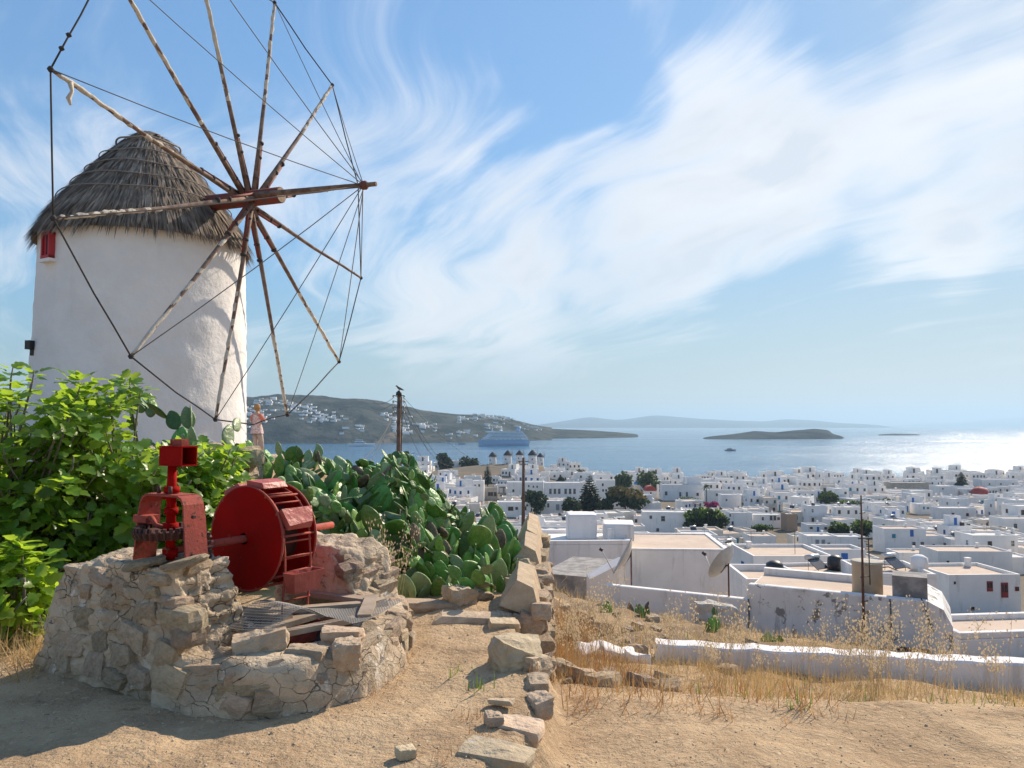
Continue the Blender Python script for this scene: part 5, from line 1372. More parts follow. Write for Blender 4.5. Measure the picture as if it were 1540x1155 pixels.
# satellite dishes
def dish(label, base, h, r, yaw, pitch):
    """yaw: where the dish faces (clockwise from +Y)"""
    t = thing('satellite_dish', label, 'satellite dish', base)
    obj('pole', MB().tube([base, base + Vector((0, 0, h))], .028, 8), M_rustpole, t)
    f = Vector((math.sin(yaw) * math.cos(pitch), math.cos(yaw) * math.cos(pitch), math.sin(pitch)))
    a = f.cross(Vector((0, 0, 1))).normalized(); b = a.cross(f); c = base + Vector((0, 0, h * .86)) + f * .12
    mb = MB(); n = 28
    rings = [0, .25, .5, .75, 1.0]; vs = []; fs = []
    for side in (0, 1):
        vs = []; fs = []
        for q in rings:
            for k in range(n):
                t_ = 2 * math.pi * k / n; vs.append(c + a * (q * r * .92 * math.cos(t_)) + b * (q * r * math.sin(t_)) + f * (r * .30 * q * q + (.012 if side else 0)))
        for i in range(len(rings) - 1):
            for k in range(n):
                ff = (i * n + k, i * n + (k + 1) % n, (i + 1) * n + (k + 1) % n, (i + 1) * n + k); fs.append(ff if side else ff[::-1])
        mb.add(vs, fs, 0, True)
    o = obj('reflector', mb, mat('dish_grey', (.58, .56, .52), .55, color2=(.48, .45, .40), nscale=3), t)
    obj('bracket', MB().tube([base + Vector((0, 0, h * .95)), c, c - b * .3 + f * .05], .03, 6), M_grayiron, t)
    arm0 = c - b * r * .95 + f * r * .3; arm1 = c + f * r * 1.35 - b * r * .25
    ar = obj('arm', MB().tube([arm0, arm1], .018, 6), mat('arm_grey', (.62, .6, .57), .5), t)
    obj('receiver', MB().tube([arm1 - f * .05, arm1 + f * .08], .055, 8), M_dark, ar)
    return t
p_ = on_line(fa, fb, 1090) + fn * .14; dish('grey satellite dish turned sideways on the terrace wall', Vector((p_.x, p_.y, -3.92)), 1.05, .62, R(-42), R(30))
p_ = on_line(fa, fb, 934) + fn * .9; dish('tilted satellite dish seen nearly edge on beside the white tank', Vector((p_.x, p_.y, -5.6)), 2.8, .72, R(-80), R(28))
# ---- white house with the wide sunlit roof
def flat_house(name, label, px0, px1, Y, zr, depth, zb, par=.22, rot=0.0, wm=None, rm=None, pw=.25, wins=()):
    """box house: its front lies at distance Y, roof sheet inside low parapets"""
    a, b = V2(px0, Y), V2(px1, Y)
    if rot:
        c = (a + b) / 2; m = Matrix.Rotation(rot, 3, 'Z'); a, b = c + m @ (a - c), c + m @ (b - c)
    d = (b - a).normalized(); n = Vector((-d.y, d.x, 0)); wm = wm or M_hw
    h = thing(name, label, 'house', ((a.x + b.x) / 2, Y, zb))
    mb = slab(MB(), a, b, depth, zb, zr)
    soften(obj('wall', mb, wm, h))
    pm = MB()
    slab(pm, a, b, pw, zr, zr + par); slab(pm, a + n * (depth - pw), b + n * (depth - pw), pw, zr, zr + par)
    e = n * pw
    slab(pm, a + n * (depth - pw - .002), a + e + n * .002, pw, zr, zr + par * 1.0)
    slab(pm, b + e + n * .002, b + n * (depth - pw - .002), pw, zr, zr + par * 1.0)
    soften(obj('parapet', pm, wm, h), .035)
    obj('roof', MB().add([a + n * pw + d * pw + Vector((0, 0, zr + .02)), b + n * pw - d * pw + Vector((0, 0, zr + .02)), b + n * (depth - pw) - d * pw + Vector((0, 0, zr + .02)), a + n * (depth - pw) + d * pw + Vector((0, 0, zr + .02))], [(0, 1, 2, 3)]), rm or M_peach, h)
    return h, a, b, d, n
flat_house('house', 'white house with a broad sunlit peach roof behind the terrace', 942, 1092, 43, -5.35, 6.4, -12, .10, R(-4))
flat_house('house', 'long low white house under the square white roof tank', 806, 948, 41, -4.72, 4.5, -11, .22, R(3), rm=M_hw)
# rooftop tank house and vaulted stairhead on it
a, b = V2(853, 42.5), V2(897, 42.5); z0 = -4.7
def soft_block(name, label, a, b, depth, z0, z1, m, cat='roof tank', seed=1):
    d = (b - a); n = Vector((-d.y, d.x, 0)).normalized() * depth; U = lambda q, z: Vector((q.x, q.y, z))
    me = hexa(name, [U(a, z0), U(b, z0), U(b + n, z0), U(a + n, z0), U(a, z1), U(b, z1), U(b + n, z1), U(a + n, z1)], 10, .02, 2, seed, .10)
    return put(obj(name, me, m, smooth=True), label, cat)
soft_block('roof_tank', 'large square white water tank standing on a flat roof', a, b, 1.8, z0, P(870, 774, 42.5).z, M_hw)
a, b = V2(905, 42.2), V2(952, 42.0)
soft_block('stairhead', 'white rounded stairhead on the roof beside the square tank', a, b, 2.2, -4.7, P(920, 789, 42).z, M_hw, 'stairhead', 3)
a, b = V2(912, 41.9), V2(922, 41.9)
soft_block('chimney', 'stub white chimney in front of the rounded stairhead', a, b, .4, -4.7, -4.0, M_hw, 'chimney', 4)
# sloping white buttress and the low rear wall of the lane
a, b = V2(885, 30), V2(936, 28.6)
vs = [Vector((a.x, a.y, -6.5)), Vector((b.x, b.y, -6.5)), Vector((b.x, b.y + 1.2, -6.5)), Vector((a.x, a.y + 1.2, -6.5)), Vector((a.x, a.y, -4.35)), Vector((b.x, b.y, -3.45)), Vector((b.x, b.y + 1.2, -3.45)), Vector((a.x, a.y + 1.2, -4.35))]
put(obj('buttress', MB().add(vs, [(0, 3, 2, 1), (4, 5, 6, 7), (0, 1, 5, 4), (1, 2, 6, 5), (2, 3, 7, 6), (3, 0, 4, 7)]), M_hw), 'sloping white buttress below the edge-on dish', 'buttress')
a, b = V2(812, 33), V2(900, 32)
put(obj('lane_slab', slab(MB(), a, b, 4.5, -7, P(850, 862, 33).z), M_conc), 'grey concrete lane slab beside the garden wall', 'pavement')
# white house to the right of the stained one, and two more roofs behind
flat_house('house', 'low white house with bare peach roof beside the stained wall', 1424, 1640, 27, -5.75, 2.6, -10, .22, R(6))
flat_house('house', 'white house with twin peach roofs behind the beige cistern', 1298, 1398, 60, -10.2, 6, -17, .35, R(-5))
flat_house('house', 'small white house with tan roof below the blue window house', 1196, 1290, 64, -10.9, 5, -17, .3, R(4))
flat_house('house', 'white block with long plain parapet behind the stained house', 1118, 1200, 55, -9.8, 6, -16, .5, R(-3))
# ================================================================== the town
def Yof(px, py, lo=48.0, hi=640.0):
    d = ray(px, py); ys_ = np.linspace(lo, hi, 900)
    s = ys_ / d.y; X = d.x * s; Z = CZ + d.z * s; H = height(X, ys_)
    i = np.where(Z <= H)[0]
    return float(ys_[i[0]]) if len(i) else hi
TW = [mat('town_white', (.84, .815, .78), .9, color2=(.77, .745, .71), nscale=.35, random_tint=.10), mat('town_cream', (.72, .66, .57), .9, color2=(.62, .57, .50), nscale=.35),
      mat('town_bluewhite', (.78, .775, .77), .9, color2=(.70, .695, .69), nscale=.35), mat('town_stone', (.46, .41, .35), .95, color2=(.36, .32, .27), nscale=.5), mat('town_brown', (.34, .24, .17), .95)]
for m_ in TW[:3]: streaks(m_, (.50, .47, .43), (.9, .9, .2), .54, .72, .5)
TR = [M_peach, mat('roof_white', (.68, .655, .62), .95, color2=(.58, .55, .51), nscale=.5), mat('roof_grey', (.42, .40, .38), .95, color2=(.33, .31, .30), nscale=.5)]
def paint(name, c): return mat(name, c, .6)
PANE = mat('dark_glass', (.025, .03, .038), .25)
FRAMES = {'white': TW[0], 'blue': paint('blue_paint', (.02, .12, .42)), 'teal': paint('teal_paint', (.02, .22, .30)), 'red': paint('dark_red_paint', (.26, .03, .035)), 'brown': paint('brown_paint', (.12, .07, .045)), 'grey': paint('grey_paint', (.27, .29, .31))}
def opening_mesh(kind, paintname):
    """unit opening 1 x 1 (front at -Y): surround, dark pane or painted leaves"""
    mb = MB()
    if kind == 'window':
        mb.box((0, .02, .5), (.80, .06, .86), mi=1)
        for s in (-1, 1): mb.box((s * .45, 0, .5), (.10, .14, 1.0))
        mb.box((0, 0, .96), (.80, .14, .08)); mb.box((0, -.02, .03), (1.06, .20, .07)); mb.box((0, 0, .5), (.06, .09, .86)); mb.box((0, 0, .55), (.8, .085, .05))
    elif kind == 'shutter':
        mb.box((0, .03, .5), (.84, .05, .9), mi=1)
        for s in (-1, 1):
            mb.box((s * .23, -.01, .5), (.42, .07, .94))
            for z in (.25, .5, .75): mb.box((s * .23, -.05, z), (.34, .03, .05))
        mb.box((0, -.01, .01), (1.08, .16, .05))
    else:
        mb.box((0, .02, .5), (.86, .06, 1.0)); mb.box((-.2, -.02, .62), (.26, .05, .5), mi=1 if paintname in ('red', 'brown') else 0)
        mb.box((.2, -.02, .62), (.26, .05, .5), mi=1 if paintname in ('red', 'brown') else 0); mb.box((0, -.02, .18), (.6, .05, .26)); mb.box((.32, -.06, .48), (.05, .06, .05), mi=1)
    me = mb.mesh(kind); me.materials.append(FRAMES[paintname]); me.materials.append(PANE); return me
OPEN = {}
def opening(kind, paintname):
    if (kind, paintname) not in OPEN: OPEN[(kind, paintname)] = opening_mesh(kind, paintname)
    return OPEN[(kind, paintname)]
def add_open(h, x, y, z, w, hh, kind='window', pn='brown', rz=0.0):
    return inst('door' if kind == 'door' else 'window', opening(kind, pn), h, loc=(x, y, z), rot=(0, 0, rz), scale=(w, min(w, 1.0), hh))
def volume_mesh(name, vols, m, par=.35, pw=.22):
    """boxes (x0, x1, y0, y1, z0, z1) each with a raised parapet rim; shared walls are kept apart by a hair"""
    mb = MB()
    for i, (x0, x1, y0, y1, z0, z1) in enumerate(vols):
        e = i * .004
        x0 += e; x1 -= e; y0 += e; y1 -= e
        o_ = [(x0, y0), (x1, y0), (x1, y1), (x0, y1)]; n_ = [(x0 + pw, y0 + pw), (x1 - pw, y0 + pw), (x1 - pw, y1 - pw), (x0 + pw, y1 - pw)]
        vs = [(x, y, z0) for x, y in o_] + [(x, y, z1) for x, y in o_] + [(x, y, z1) for x, y in n_] + [(x, y, z1 - par) for x, y in n_]
        fs = []
        for k in range(4):
            j = (k + 1) % 4; fs += [(k, j, 4 + j, 4 + k), (4 + k, 4 + j, 8 + j, 8 + k), (8 + k, 8 + j, 12 + j, 12 + k)]
        mb.add(vs, fs)
    me = mb.mesh(name); me.materials.append(m); return me
def roof_mesh(vols, m, par=.35, pw=.22):
    mb = MB()
    for x0, x1, y0, y1, z0, z1 in vols:
        z = z1 - par + .01; mb.add([(x0 + pw, y0 + pw, z), (x1 - pw, y0 + pw, z), (x1 - pw, y1 - pw, z), (x0 + pw, y1 - pw, z)], [(0, 1, 2, 3)])
    me = mb.mesh('roof'); me.materials.append(m); return me
CH = MB().box((0, 0, .45), (.5, .5, .9)).box((0, 0, .95), (.62, .62, .10)).mesh('chimney'); CH.materials.append(TW[0])
# ---- templates: drawn once, copied over the hillside
def template(seed):
    r_ = random.Random(seed); w = r_.uniform(5.2, 9.5); d = r_.uniform(5.5, 8.5); st = r_.choice((1, 1, 2, 2, 2)); fh = 3.0
    wi = r_.choices(range(5), (66, 10, 22, 1, 1))[0]; ri = r_.choices(range(3), (38, 46, 16))[0]; pn = r_.choices(('blue', 'teal', 'brown', 'grey', 'red', 'white'), (26, 14, 26, 18, 8, 8))[0]
    D0 = -4.0
    vols = [(-w / 2, w / 2, 0, d, D0, fh * st + .35)]
    kind = r_.choice(('plain', 'step', 'tower', 'wing', 'terrace'))
    if kind == 'step': vols.append((w / 2 - .5, w / 2 + r_.uniform(2.5, 4), r_.uniform(.4, 2), d - .4, D0, fh * max(1, st - 1) + r_.uniform(.2, .9)))
    if kind == 'wing': vols.append((-w / 2 - r_.uniform(2, 3.5), -w / 2 + .5, -1.2, d * .6, D0, fh * max(1, st - 1) + .4))
    if kind == 'tower': vols.append((r_.uniform(-w / 2 + .3, 0), r_.uniform(.8, w / 2 - .3), d * .4, d - .3, 1, fh * st + 2.7))
    if kind == 'terrace': vols.append((-w / 2 + .8, w / 2 - .6, -r_.uniform(2, 3.2), .3, D0, 1.0 if st == 1 else fh + .9))
    h = bpy.data.objects.new('house', None); col.objects.link(h)
    wme = volume_mesh('wall', vols, TW[wi]); inst('wall', wme, h); inst('roof', roof_mesh(vols, TR[ri]), h)
    for s in range(st):
        n = max(2, int(w / r_.uniform(1.7, 2.6))); dk = r_.randrange(n)
        for k in range(n):
            x = -w / 2 + w * (k + .5) / n + r_.uniform(-.25, .25)
            if r_.random() < .22 and k != dk: continue
            if k == dk and (s == 0 or kind == 'terrace'): add_open(h, x, -.03, s * fh + .02, 1.0, 2.15, 'door', pn)
            else: add_open(h, x, -.03, s * fh + 1.0, r_.uniform(.75, 1.0), r_.uniform(1.0, 1.35), 'shutter' if pn in ('blue', 'teal') and r_.random() < .45 else 'window', pn if r_.random() < .7 else 'brown')
    for s in range(st):
        add_open(h, -w / 2 - .03, d * r_.uniform(.3, .7), s * fh + 1.0, .85, 1.1, 'window', pn, R(-90))
        add_open(h, w / 2 + .03, d * r_.uniform(.3, .7), s * fh + 1.0, .85, 1.1, 'window', pn, R(90))
    if kind == 'tower':
        v = vols[1]; add_open(h, (v[0] + v[1]) / 2, v[2] - .03, fh * st + .35, .9, 1.9, 'door', pn)
    if kind in ('wing',):
        v = vols[1]; add_open(h, (v[0] + v[1]) / 2, v[2] - .03, .9, .8, 1.1, 'window', pn)
    # outside stair against a side, balcony over the door, cane awning
    if r_.random() < .45:
        s_ = r_.choice((-1, 1)); sm = MB(); nst = 8; top = fh * max(1, st - 1)
        for k in range(nst): sm.box((s_ * (w / 2 + .5), .5 + k * .45, (top * (k + 1) / nst - 4) / 2), (.95, .45, top * (k + 1) / nst + 4))
        sm = sm.mesh('stair'); sm.materials.append(TW[wi]); inst('stair', sm, h)
    if st == 2 and r_.random() < .6:
        bx0 = r_.uniform(-w / 2 + 1.2, w / 2 - 1.2); bm = MB().box((bx0, -.55, fh - .1), (2.4, 1.1, .16)); bl = MB()
        for k in range(9): bl.box((bx0 - 1.15 + k * 2.3 / 8, -1.05, fh + .45), (.05, .05, .9))
        bl.box((bx0, -1.05, fh + .92), (2.4, .07, .06))
        bm = bm.mesh('balcony'); bm.materials.append(TW[wi]); bb = inst('balcony', bm, h); bl = bl.mesh('railing'); bl.materials.append(FRAMES[pn]); inst('railing', bl, bb)
    if r_.random() < .5:
        ax_ = r_.uniform(-w / 2 + 1.2, w / 2 - 1.2); aw = MB().add([(ax_ - 1.3, -.02, 2.6), (ax_ + 1.3, -.02, 2.6), (ax_ + 1.3, -1.5, 2.3), (ax_ - 1.3, -1.5, 2.3)], [(0, 1, 2, 3), (3, 2, 1, 0)])
        for q_ in (-1.25, 1.25): aw.box((ax_ + q_, -1.45, .3), (.08, .08, 4.0))
        aw = aw.mesh('awning'); aw.materials.append(FRAMES[r_.choice(('brown', 'white', 'grey', 'blue'))]); inst('awning', aw, h)
    for k in range(r_.choice((0, 1, 1, 2))): inst('chimney', CH, h, loc=(r_.uniform(-w / 2 + .6, w / 2 - .6), d - .6, fh * st), scale=(r_.uniform(.8, 1.3), r_.uniform(.8, 1.2), r_.uniform(.7, 1.3)))
    wn_ = ('white', 'cream', 'pale grey', 'bare stone', 'brown')[wi]; rn_ = ('peach', 'pale', 'grey')[ri]
    kd = {'plain': 'cube', 'step': 'stepped', 'wing': 'winged', 'tower': 'towered', 'terrace': 'terraced'}[kind]
    pl_ = {'white': 'white', 'red': 'dark red'}.get(pn, pn)
    lab = f"{('single storey', 'two storey')[st - 1]} {wn_} {kd} house, {pl_} openings, {rn_} roof, in the old town"
    return h, w + (3 if kind in ('step', 'wing') else 0), d, fh * st + (2.9 if kind == 'tower' else .5), lab
temps = [template(1000 + i) for i in range(46)]
boxes_taken = []          # (px0, px1, py0, py1, Y) of things drawn on purpose
def keep_clear(px0, px1, py0, py1, Y): boxes_taken.append((px0, px1, py0, py1, Y))
# ---- houses one can recognise, each from its own place in the photograph
def town_house(label, px0, px1, py0, py1, wins=(), wi=0, ri=0, depth=8.0, rot=0.0, Y=None, extra=None, name='house'):
    Y = Y or Yof((px0 + px1) / 2, py1 + 4)
    k = Y / F / _cp; w = (px1 - px0) * k; x = XP((px0 + px1) / 2, Y); zt_ = P(0, py0, Y).z; zb_ = P(0, py1, Y).z
    h = thing(name, label, 'house', (x, Y, zb_), rot)
    vols = [(-w / 2, w / 2, 0, depth, -4.5, zt_ - zb_)]
    if extra:
        for (a, b, c, y_off, dd) in extra: vols.append(((a - (px0 + px1) / 2) * k, (b - (px0 + px1) / 2) * k, y_off, y_off + dd, -4.5, P(0, c, Y).z - zb_))
    inst('wall', volume_mesh('wall', vols, TW[wi]), h); inst('roof', roof_mesh(vols, TR[ri]), h)
    for (cx_, cy_, ww, hh, kind, pn) in wins:
        add_open(h, (cx_ - (px0 + px1) / 2) * k, -.04, P(0, cy_ + hh / 2, Y).z - zb_, ww * k, hh * k, kind, pn)
    inst('chimney', CH, h, loc=(w * .3, depth - .7, zt_ - zb_ - .3))
    keep_clear(px0 - 1, px1 + 1, py0 - 2, py1, Y)
    return h, Y
dr, wd, sh_ = 'door', 'window', 'shutter'
town_house('white two level house with blue door and teal shutter below green trees', 1324, 1386, 795, 827, [(1338, 806, 6, 6, sh_, 'teal'), (1365, 802, 6, 10, dr, 'blue'), (1367.5, 818, 5, 6, wd, 'grey'), (1380, 818, 5, 6, wd, 'grey'), (1397, 820.5, 4, 5, sh_, 'blue')], 2, 0, 7, 0, None, [(1387, 1417, 806, .5, 6)])
town_house('white house with two dark red doors and red balcony', 1416, 1526, 864, 918, [(1478.5, 882, 10.5, 15, dr, 'red'), (1501, 888, 12.5, 22, dr, 'red'), (1520, 886, 6, 6, wd, 'red'), (1425, 876, 3, 4, wd, 'brown'), (1451, 915, 5, 5, wd, 'brown')], 0, 0, 7, R(3))
town_house('white roof terrace house with pair of bright blue doors', 1404, 1512, 829, 862, [(1443, 852, 6.5, 10, dr, 'blue'), (1463, 852, 8, 9, sh_, 'blue'), (1431, 851, 5, 8, wd, 'brown'), (1418, 845, 3.5, 3, wd, 'brown')], 0, 0, 8, R(-2))
town_house('white annex with tall blue door above the red door house', 1490, 1545, 838, 860, [(1499.5, 845, 6, 9, dr, 'blue')], 0, 1, 6)
town_house('narrow white house with big blue gate beside the cistern', 1384, 1412, 862, 895, [(1401, 884, 10, 17, dr, 'blue')], 2, 1, 5)
town_house('plain white house with one blue door at its end', 1345, 1395, 831, 850, [(1389.5, 841.5, 5, 9, dr, 'blue')], 0, 0, 6)
town_house('wide white house with grey shuttered windows beyond the mast', 1210, 1254, 806, 829, [(1224, 816, 6, 9, sh_, 'grey'), (1233, 816, 6, 9, sh_, 'grey'), (1241, 818, 4, 4, wd, 'grey')], 0, 1, 7)
town_house('long white blank walled house behind the antenna mast', 1254, 1296, 807, 829, [(1285, 824, 2.5, 4, wd, 'grey')], 2, 1, 6)
town_house('white house with row of four small windows near the brown house', 1129, 1175, 774, 790, [(1143.5, 780, 3, 5, wd, 'grey'), (1156, 779, 4, 7, wd, 'grey'), (1161.5, 779, 4, 7, wd, 'grey'), (1167, 780, 4, 4, wd, 'grey')], 0, 1, 7)
town_house('narrow bare brown house among white ones', 1179, 1195, 773, 795, [], 4, 1, 6)
town_house('white house with blue door and two brown windows under trees', 1210, 1240, 789, 804, [(1225.5, 796, 4, 7, dr, 'blue'), (1215.5, 794, 4, 3, wd, 'brown'), (1237, 794.5, 4, 4, wd, 'brown')], 2, 2, 6)
town_house('white house with one wide green grey window', 1125, 1163, 806, 826, [(1129, 821, 7, 7, wd, 'teal')], 0, 0, 7)
town_house('cream house with single brown window', 1188, 1206, 806, 824, [(1196, 811, 4, 6, wd, 'brown')], 1, 1, 5)
town_house('long white hall with one grey window by the dome', 1504, 1560, 780, 800, [(1519.5, 791, 5, 7, wd, 'grey')], 0, 2, 9)
town_house('white house with two dark red windows in the middle of town', 1409, 1462, 764, 778, [(1427, 773.5, 4, 4.5, wd, 'red'), (1448.5, 774, 4, 4.5, wd, 'red')], 2, 1, 8)
town_house('long low stone waterfront building', 1337, 1397, 726, 739, [], 3, 2, 10)
town_house('square white windowless block on the waterfront', 1407, 1435, 731, 746, [(1413, 735, 2, 2, wd, 'brown')], 2, 1, 10)
town_house('pale stone hall at the far end of the waterfront', 1472, 1526, 721, 733, [(1483, 728, 2, 3, wd, 'grey'), (1500, 728, 2, 3, wd, 'grey'), (1518, 728, 2, 3, wd, 'grey')], 2, 2, 10)
town_house('white house with teal doorway beside the round dome', 1375, 1400, 758, 770, [(1384, 764, 3, 4, dr, 'teal'), (1390, 764, 4, 3, sh_, 'teal')], 0, 1, 7)
town_house('large white mansion with six tall windows', 819, 875, 726, 753, [(x_, 739, 3.8, 8, wd, 'grey') for x_ in (827.3, 834, 840.5, 850, 856.7, 863.3)] + [(842, 750, 3, 5, dr, 'grey'), (829, 750, 4, 4, wd, 'grey')], 2, 1, 10)
town_house('plain white house with scattered small windows left of the mansion'.replace('left of', 'beside'), 763, 817, 725, 749, [(772, 738, 3, 4, wd, 'brown'), (794, 738.5, 3, 5, wd, 'brown'), (795, 731, 2, 3, wd, 'brown'), (802, 732, 2, 3, wd, 'brown'), (807.5, 732, 2, 3, wd, 'brown')], 0, 1, 9)
town_house('white villa with three dark windows and side balcony above the cactus', 748, 798, 755, 774, [(789, 764.5, 5, 6, wd, 'brown'), (777, 764.5, 4, 4, wd, 'brown'), (768, 765, 8, 6, wd, 'brown')], 0, 1, 8)
town_house('white house with a stepped top and two small windows', 705, 728, 723, 750, [(715, 731, 2.5, 4, wd, 'brown'), (721, 730, 2.5, 3.5, wd, 'brown'), (699, 744, 2, 4, wd, 'grey')], 0, 1, 8, 0, None, [(686, 706, 731, 1, 7)])
town_house('grey house with dark awning front', 729, 748, 733, 748, [(738, 743, 8, 6, wd, 'brown'), (745, 743, 4, 6, wd, 'brown')], 3, 2, 7)  # wall in the darker stone grey, not white
town_house('white villa front with arched openings under the pine', 806, 846, 753, 773, [(815, 760, 3, 6, wd, 'grey'), (824, 760, 3, 6, wd, 'grey'), (838, 763, 6, 9, dr, 'grey')], 0, 1, 7)
town_house('long white house with four arched windows near the palm', 995, 1057, 729, 749, [(1021, 743.5, 3, 7, wd, 'grey'), (1031, 743.5, 3, 7, wd, 'grey'), (1026.5, 746, 3, 6, dr, 'white'), (1047, 743.5, 3.5, 4.5, wd, 'brown'), (1000, 742, 4, 6, wd, 'grey')], 2, 2, 9, 0, None, [(1037, 1056, 719, 5, 6)])
town_house('white house with small square windows beside the tall pine', 897, 924, 722, 747, [(905.5, 729, 2.5, 4, wd, 'brown'), (906, 737.5, 2.5, 3.5, wd, 'brown'), (910.5, 737.5, 2.5, 3.5, wd, 'brown')], 0, 1, 8)
town_house('long white house with shaded balcony front behind the bright hedge', 965, 1031, 770, 797, [(977, 778, 4, 5, wd, 'grey'), (995, 780, 6, 8, wd, 'grey'), (987, 797, 4, 5, wd, 'grey')], 2, 1, 8, R(-6))
town_house('white house with dark doorway beside the bright hedge', 1096, 1128, 771, 792, [(1098.5, 787, 3.5, 6, dr, 'brown'), (1095, 775, 2, 4, wd, 'brown')], 0, 2, 7)
town_house('blank white house behind the bougainvillea', 1083, 1112, 744, 762, [(1108, 764, 3, 5, wd, 'grey'), (1090, 752, 2.5, 3, wd, 'grey')], 2, 1, 7)
town_house('white house in front of the dark bush with a solar panel roof', 1062, 1100, 737, 752, [(1076, 744, 4, 4, wd, 'grey')], 0, 2, 7)

# ---- churches
M_reddome = mat('red_painted_dome', (.36, .035, .03), .7, color2=(.28, .04, .035), nscale=.6)
M_bluedome = mat('blue_painted_dome', (.04, .22, .48), .7)
def dome_church(label, px, py_top, py_spring, py_bot, wpx, m, cross=True, vault=False):
    Y = Yof(px, py_bot + 3); k = Y / F; r = wpx / 2 * k; x = XP(px, Y); zb_ = P(0, py_bot, Y).z; zs = P(0, py_spring, Y).z; zt_ = P(0, py_top, Y).z
    c = thing('church', label, 'church', (x, Y, zb_))
    if not vault:
        obj('drum', MB().lathe([(r * 1.0, zb_ - 4), (r, zs), (r * 1.04, zs + .05), (r * 1.04, zs + .25)], (x, Y + r, 0), 28), TW[0], c)
        obj('dome', MB().lathe([(r * 1.0 * math.cos(t), zs + .2 + (zt_ - zs) * math.sin(t)) for t in np.linspace(0, 1.53, 10)], (x, Y + r, 0), 28), m, c)
    else:
        obj('nave', MB().box((x, Y + 3.5, (zb_ - 4 + zs) / 2), (2 * r, 7, zs - zb_ + 4)), TW[0], c)
        vs = []; n = 12
        for yy in (Y - .1, Y + 7.1):
            for i in range(n + 1):
                t = math.pi * i / n; vs.append((x + r * 1.03 * math.cos(t), yy, zs + .02 + (zt_ - zs) * math.sin(t)))
        obj('vault', MB().add(vs, [(i, i + 1, n + 2 + i, n + 1 + i) for i in range(n)] + [tuple(range(n + 1))[::-1], tuple(range(n + 1, 2 * n + 2))]), m, c)
        inst('door', opening('door', 'brown'), c, loc=(0, -.04, 0), scale=(1.1, 1, 2.2))
        bx_ = x + r * 1.4
        bf = MB().box((bx_, Y + 1, (zb_ - 4 + zt_ + .8) / 2), (1.2, 1.2, zt_ - zb_ + 4.8))
        obj('belfry', bf, TW[0], c)
    if cross: obj('cross', MB().box((x, Y + (r if not vault else 0), zt_ + .8), (.14, .14, 1.5)).box((x, Y + (r if not vault else 0), zt_ + 1.0), (.8, .12, .14)), TW[0], c)
    keep_clear(px - wpx / 2 - 1, px + wpx / 2 + 1, py_top - 1, py_bot - 2, Y)
dome_church('church with a red dome on a white drum near the waterfront', 1475.5, 733.5, 744, 751, 25, M_reddome)
dome_church('small chapel with red vaulted roof and white belfry', 977, 731, 738.5, 746, 16, M_reddome, True, True)
dome_church('little church with bright blue dome between the trees', 957.5, 724, 729.5, 736, 10, M_bluedome)

# ---- the five mills on the knoll
mw = MB().lathe([(3.1, -3.0), (3.0, 3), (2.85, 7.2), (2.7, 7.3)], (0, 0, 0), 24).mesh('tower_wall'); mw.materials.append(TW[0])
mr_ = MB().lathe([(3.45, 6.9), (3.2, 7.3), (1.9, 9.0), (.8, 10.3), (.02, 10.7)], (0, 0, 0), 20).mesh('cap'); mr_.materials.append(mat('dark_far_thatch', (.06, .052, .048), .95))
mwin = opening('window', 'brown')
msp = MB()
for k in range(12):
    t = k * math.pi / 6; msp.tube([(3.6, 0, 8.0), (3.6, 4.6 * math.cos(t), 8.0 + 4.6 * math.sin(t))], .05, 4)
msp.tube([(1, 0, 8), (5.2, 0, 8)], .13, 6)
mspm = msp.mesh('sail_wheel'); mspm.materials.append(M_wood_grey)
for i, (px, pt, pb, sc_) in enumerate(((741, 679.5, 697, .92), (763.6, 677, 698, 1.0), (781.3, 677, 698, .92), (800.5, 676.4, 698, 1.05), (812.5, 681, 699, .82))):
    Y = (572, 566, 584, 570, 592)[i]; x = XP(px, Y); zt_ = P(0, pt, Y).z; zb_ = zt_ - 10.7 * sc_
    t = thing('windmill', ('squat white windmill at the landward end of the mill row', 'tall white windmill next to the squat one in the mill row', 'slim white windmill in the middle of the mill row', 'broad tallest white windmill on the seaward knoll', 'small white windmill last towards the open sea')[i], 'windmill', (x, Y, zb_), R(-40 + 12 * i), 'row of thatched mills above the harbour')
    t.scale = (sc_,) * 3
    inst('tower_wall', mw, t); inst('cap', mr_, t); inst('sail_wheel', mspm, t)
    inst('window', mwin, t, loc=(0, -3.06, 3.6), scale=(.8, .6, 1.0)); inst('door', opening('door', 'brown'), t, loc=(.9, -2.98, -.4), scale=(1.0, .6, 2.0))
keep_clear(728, 822, 676, 699, 560)

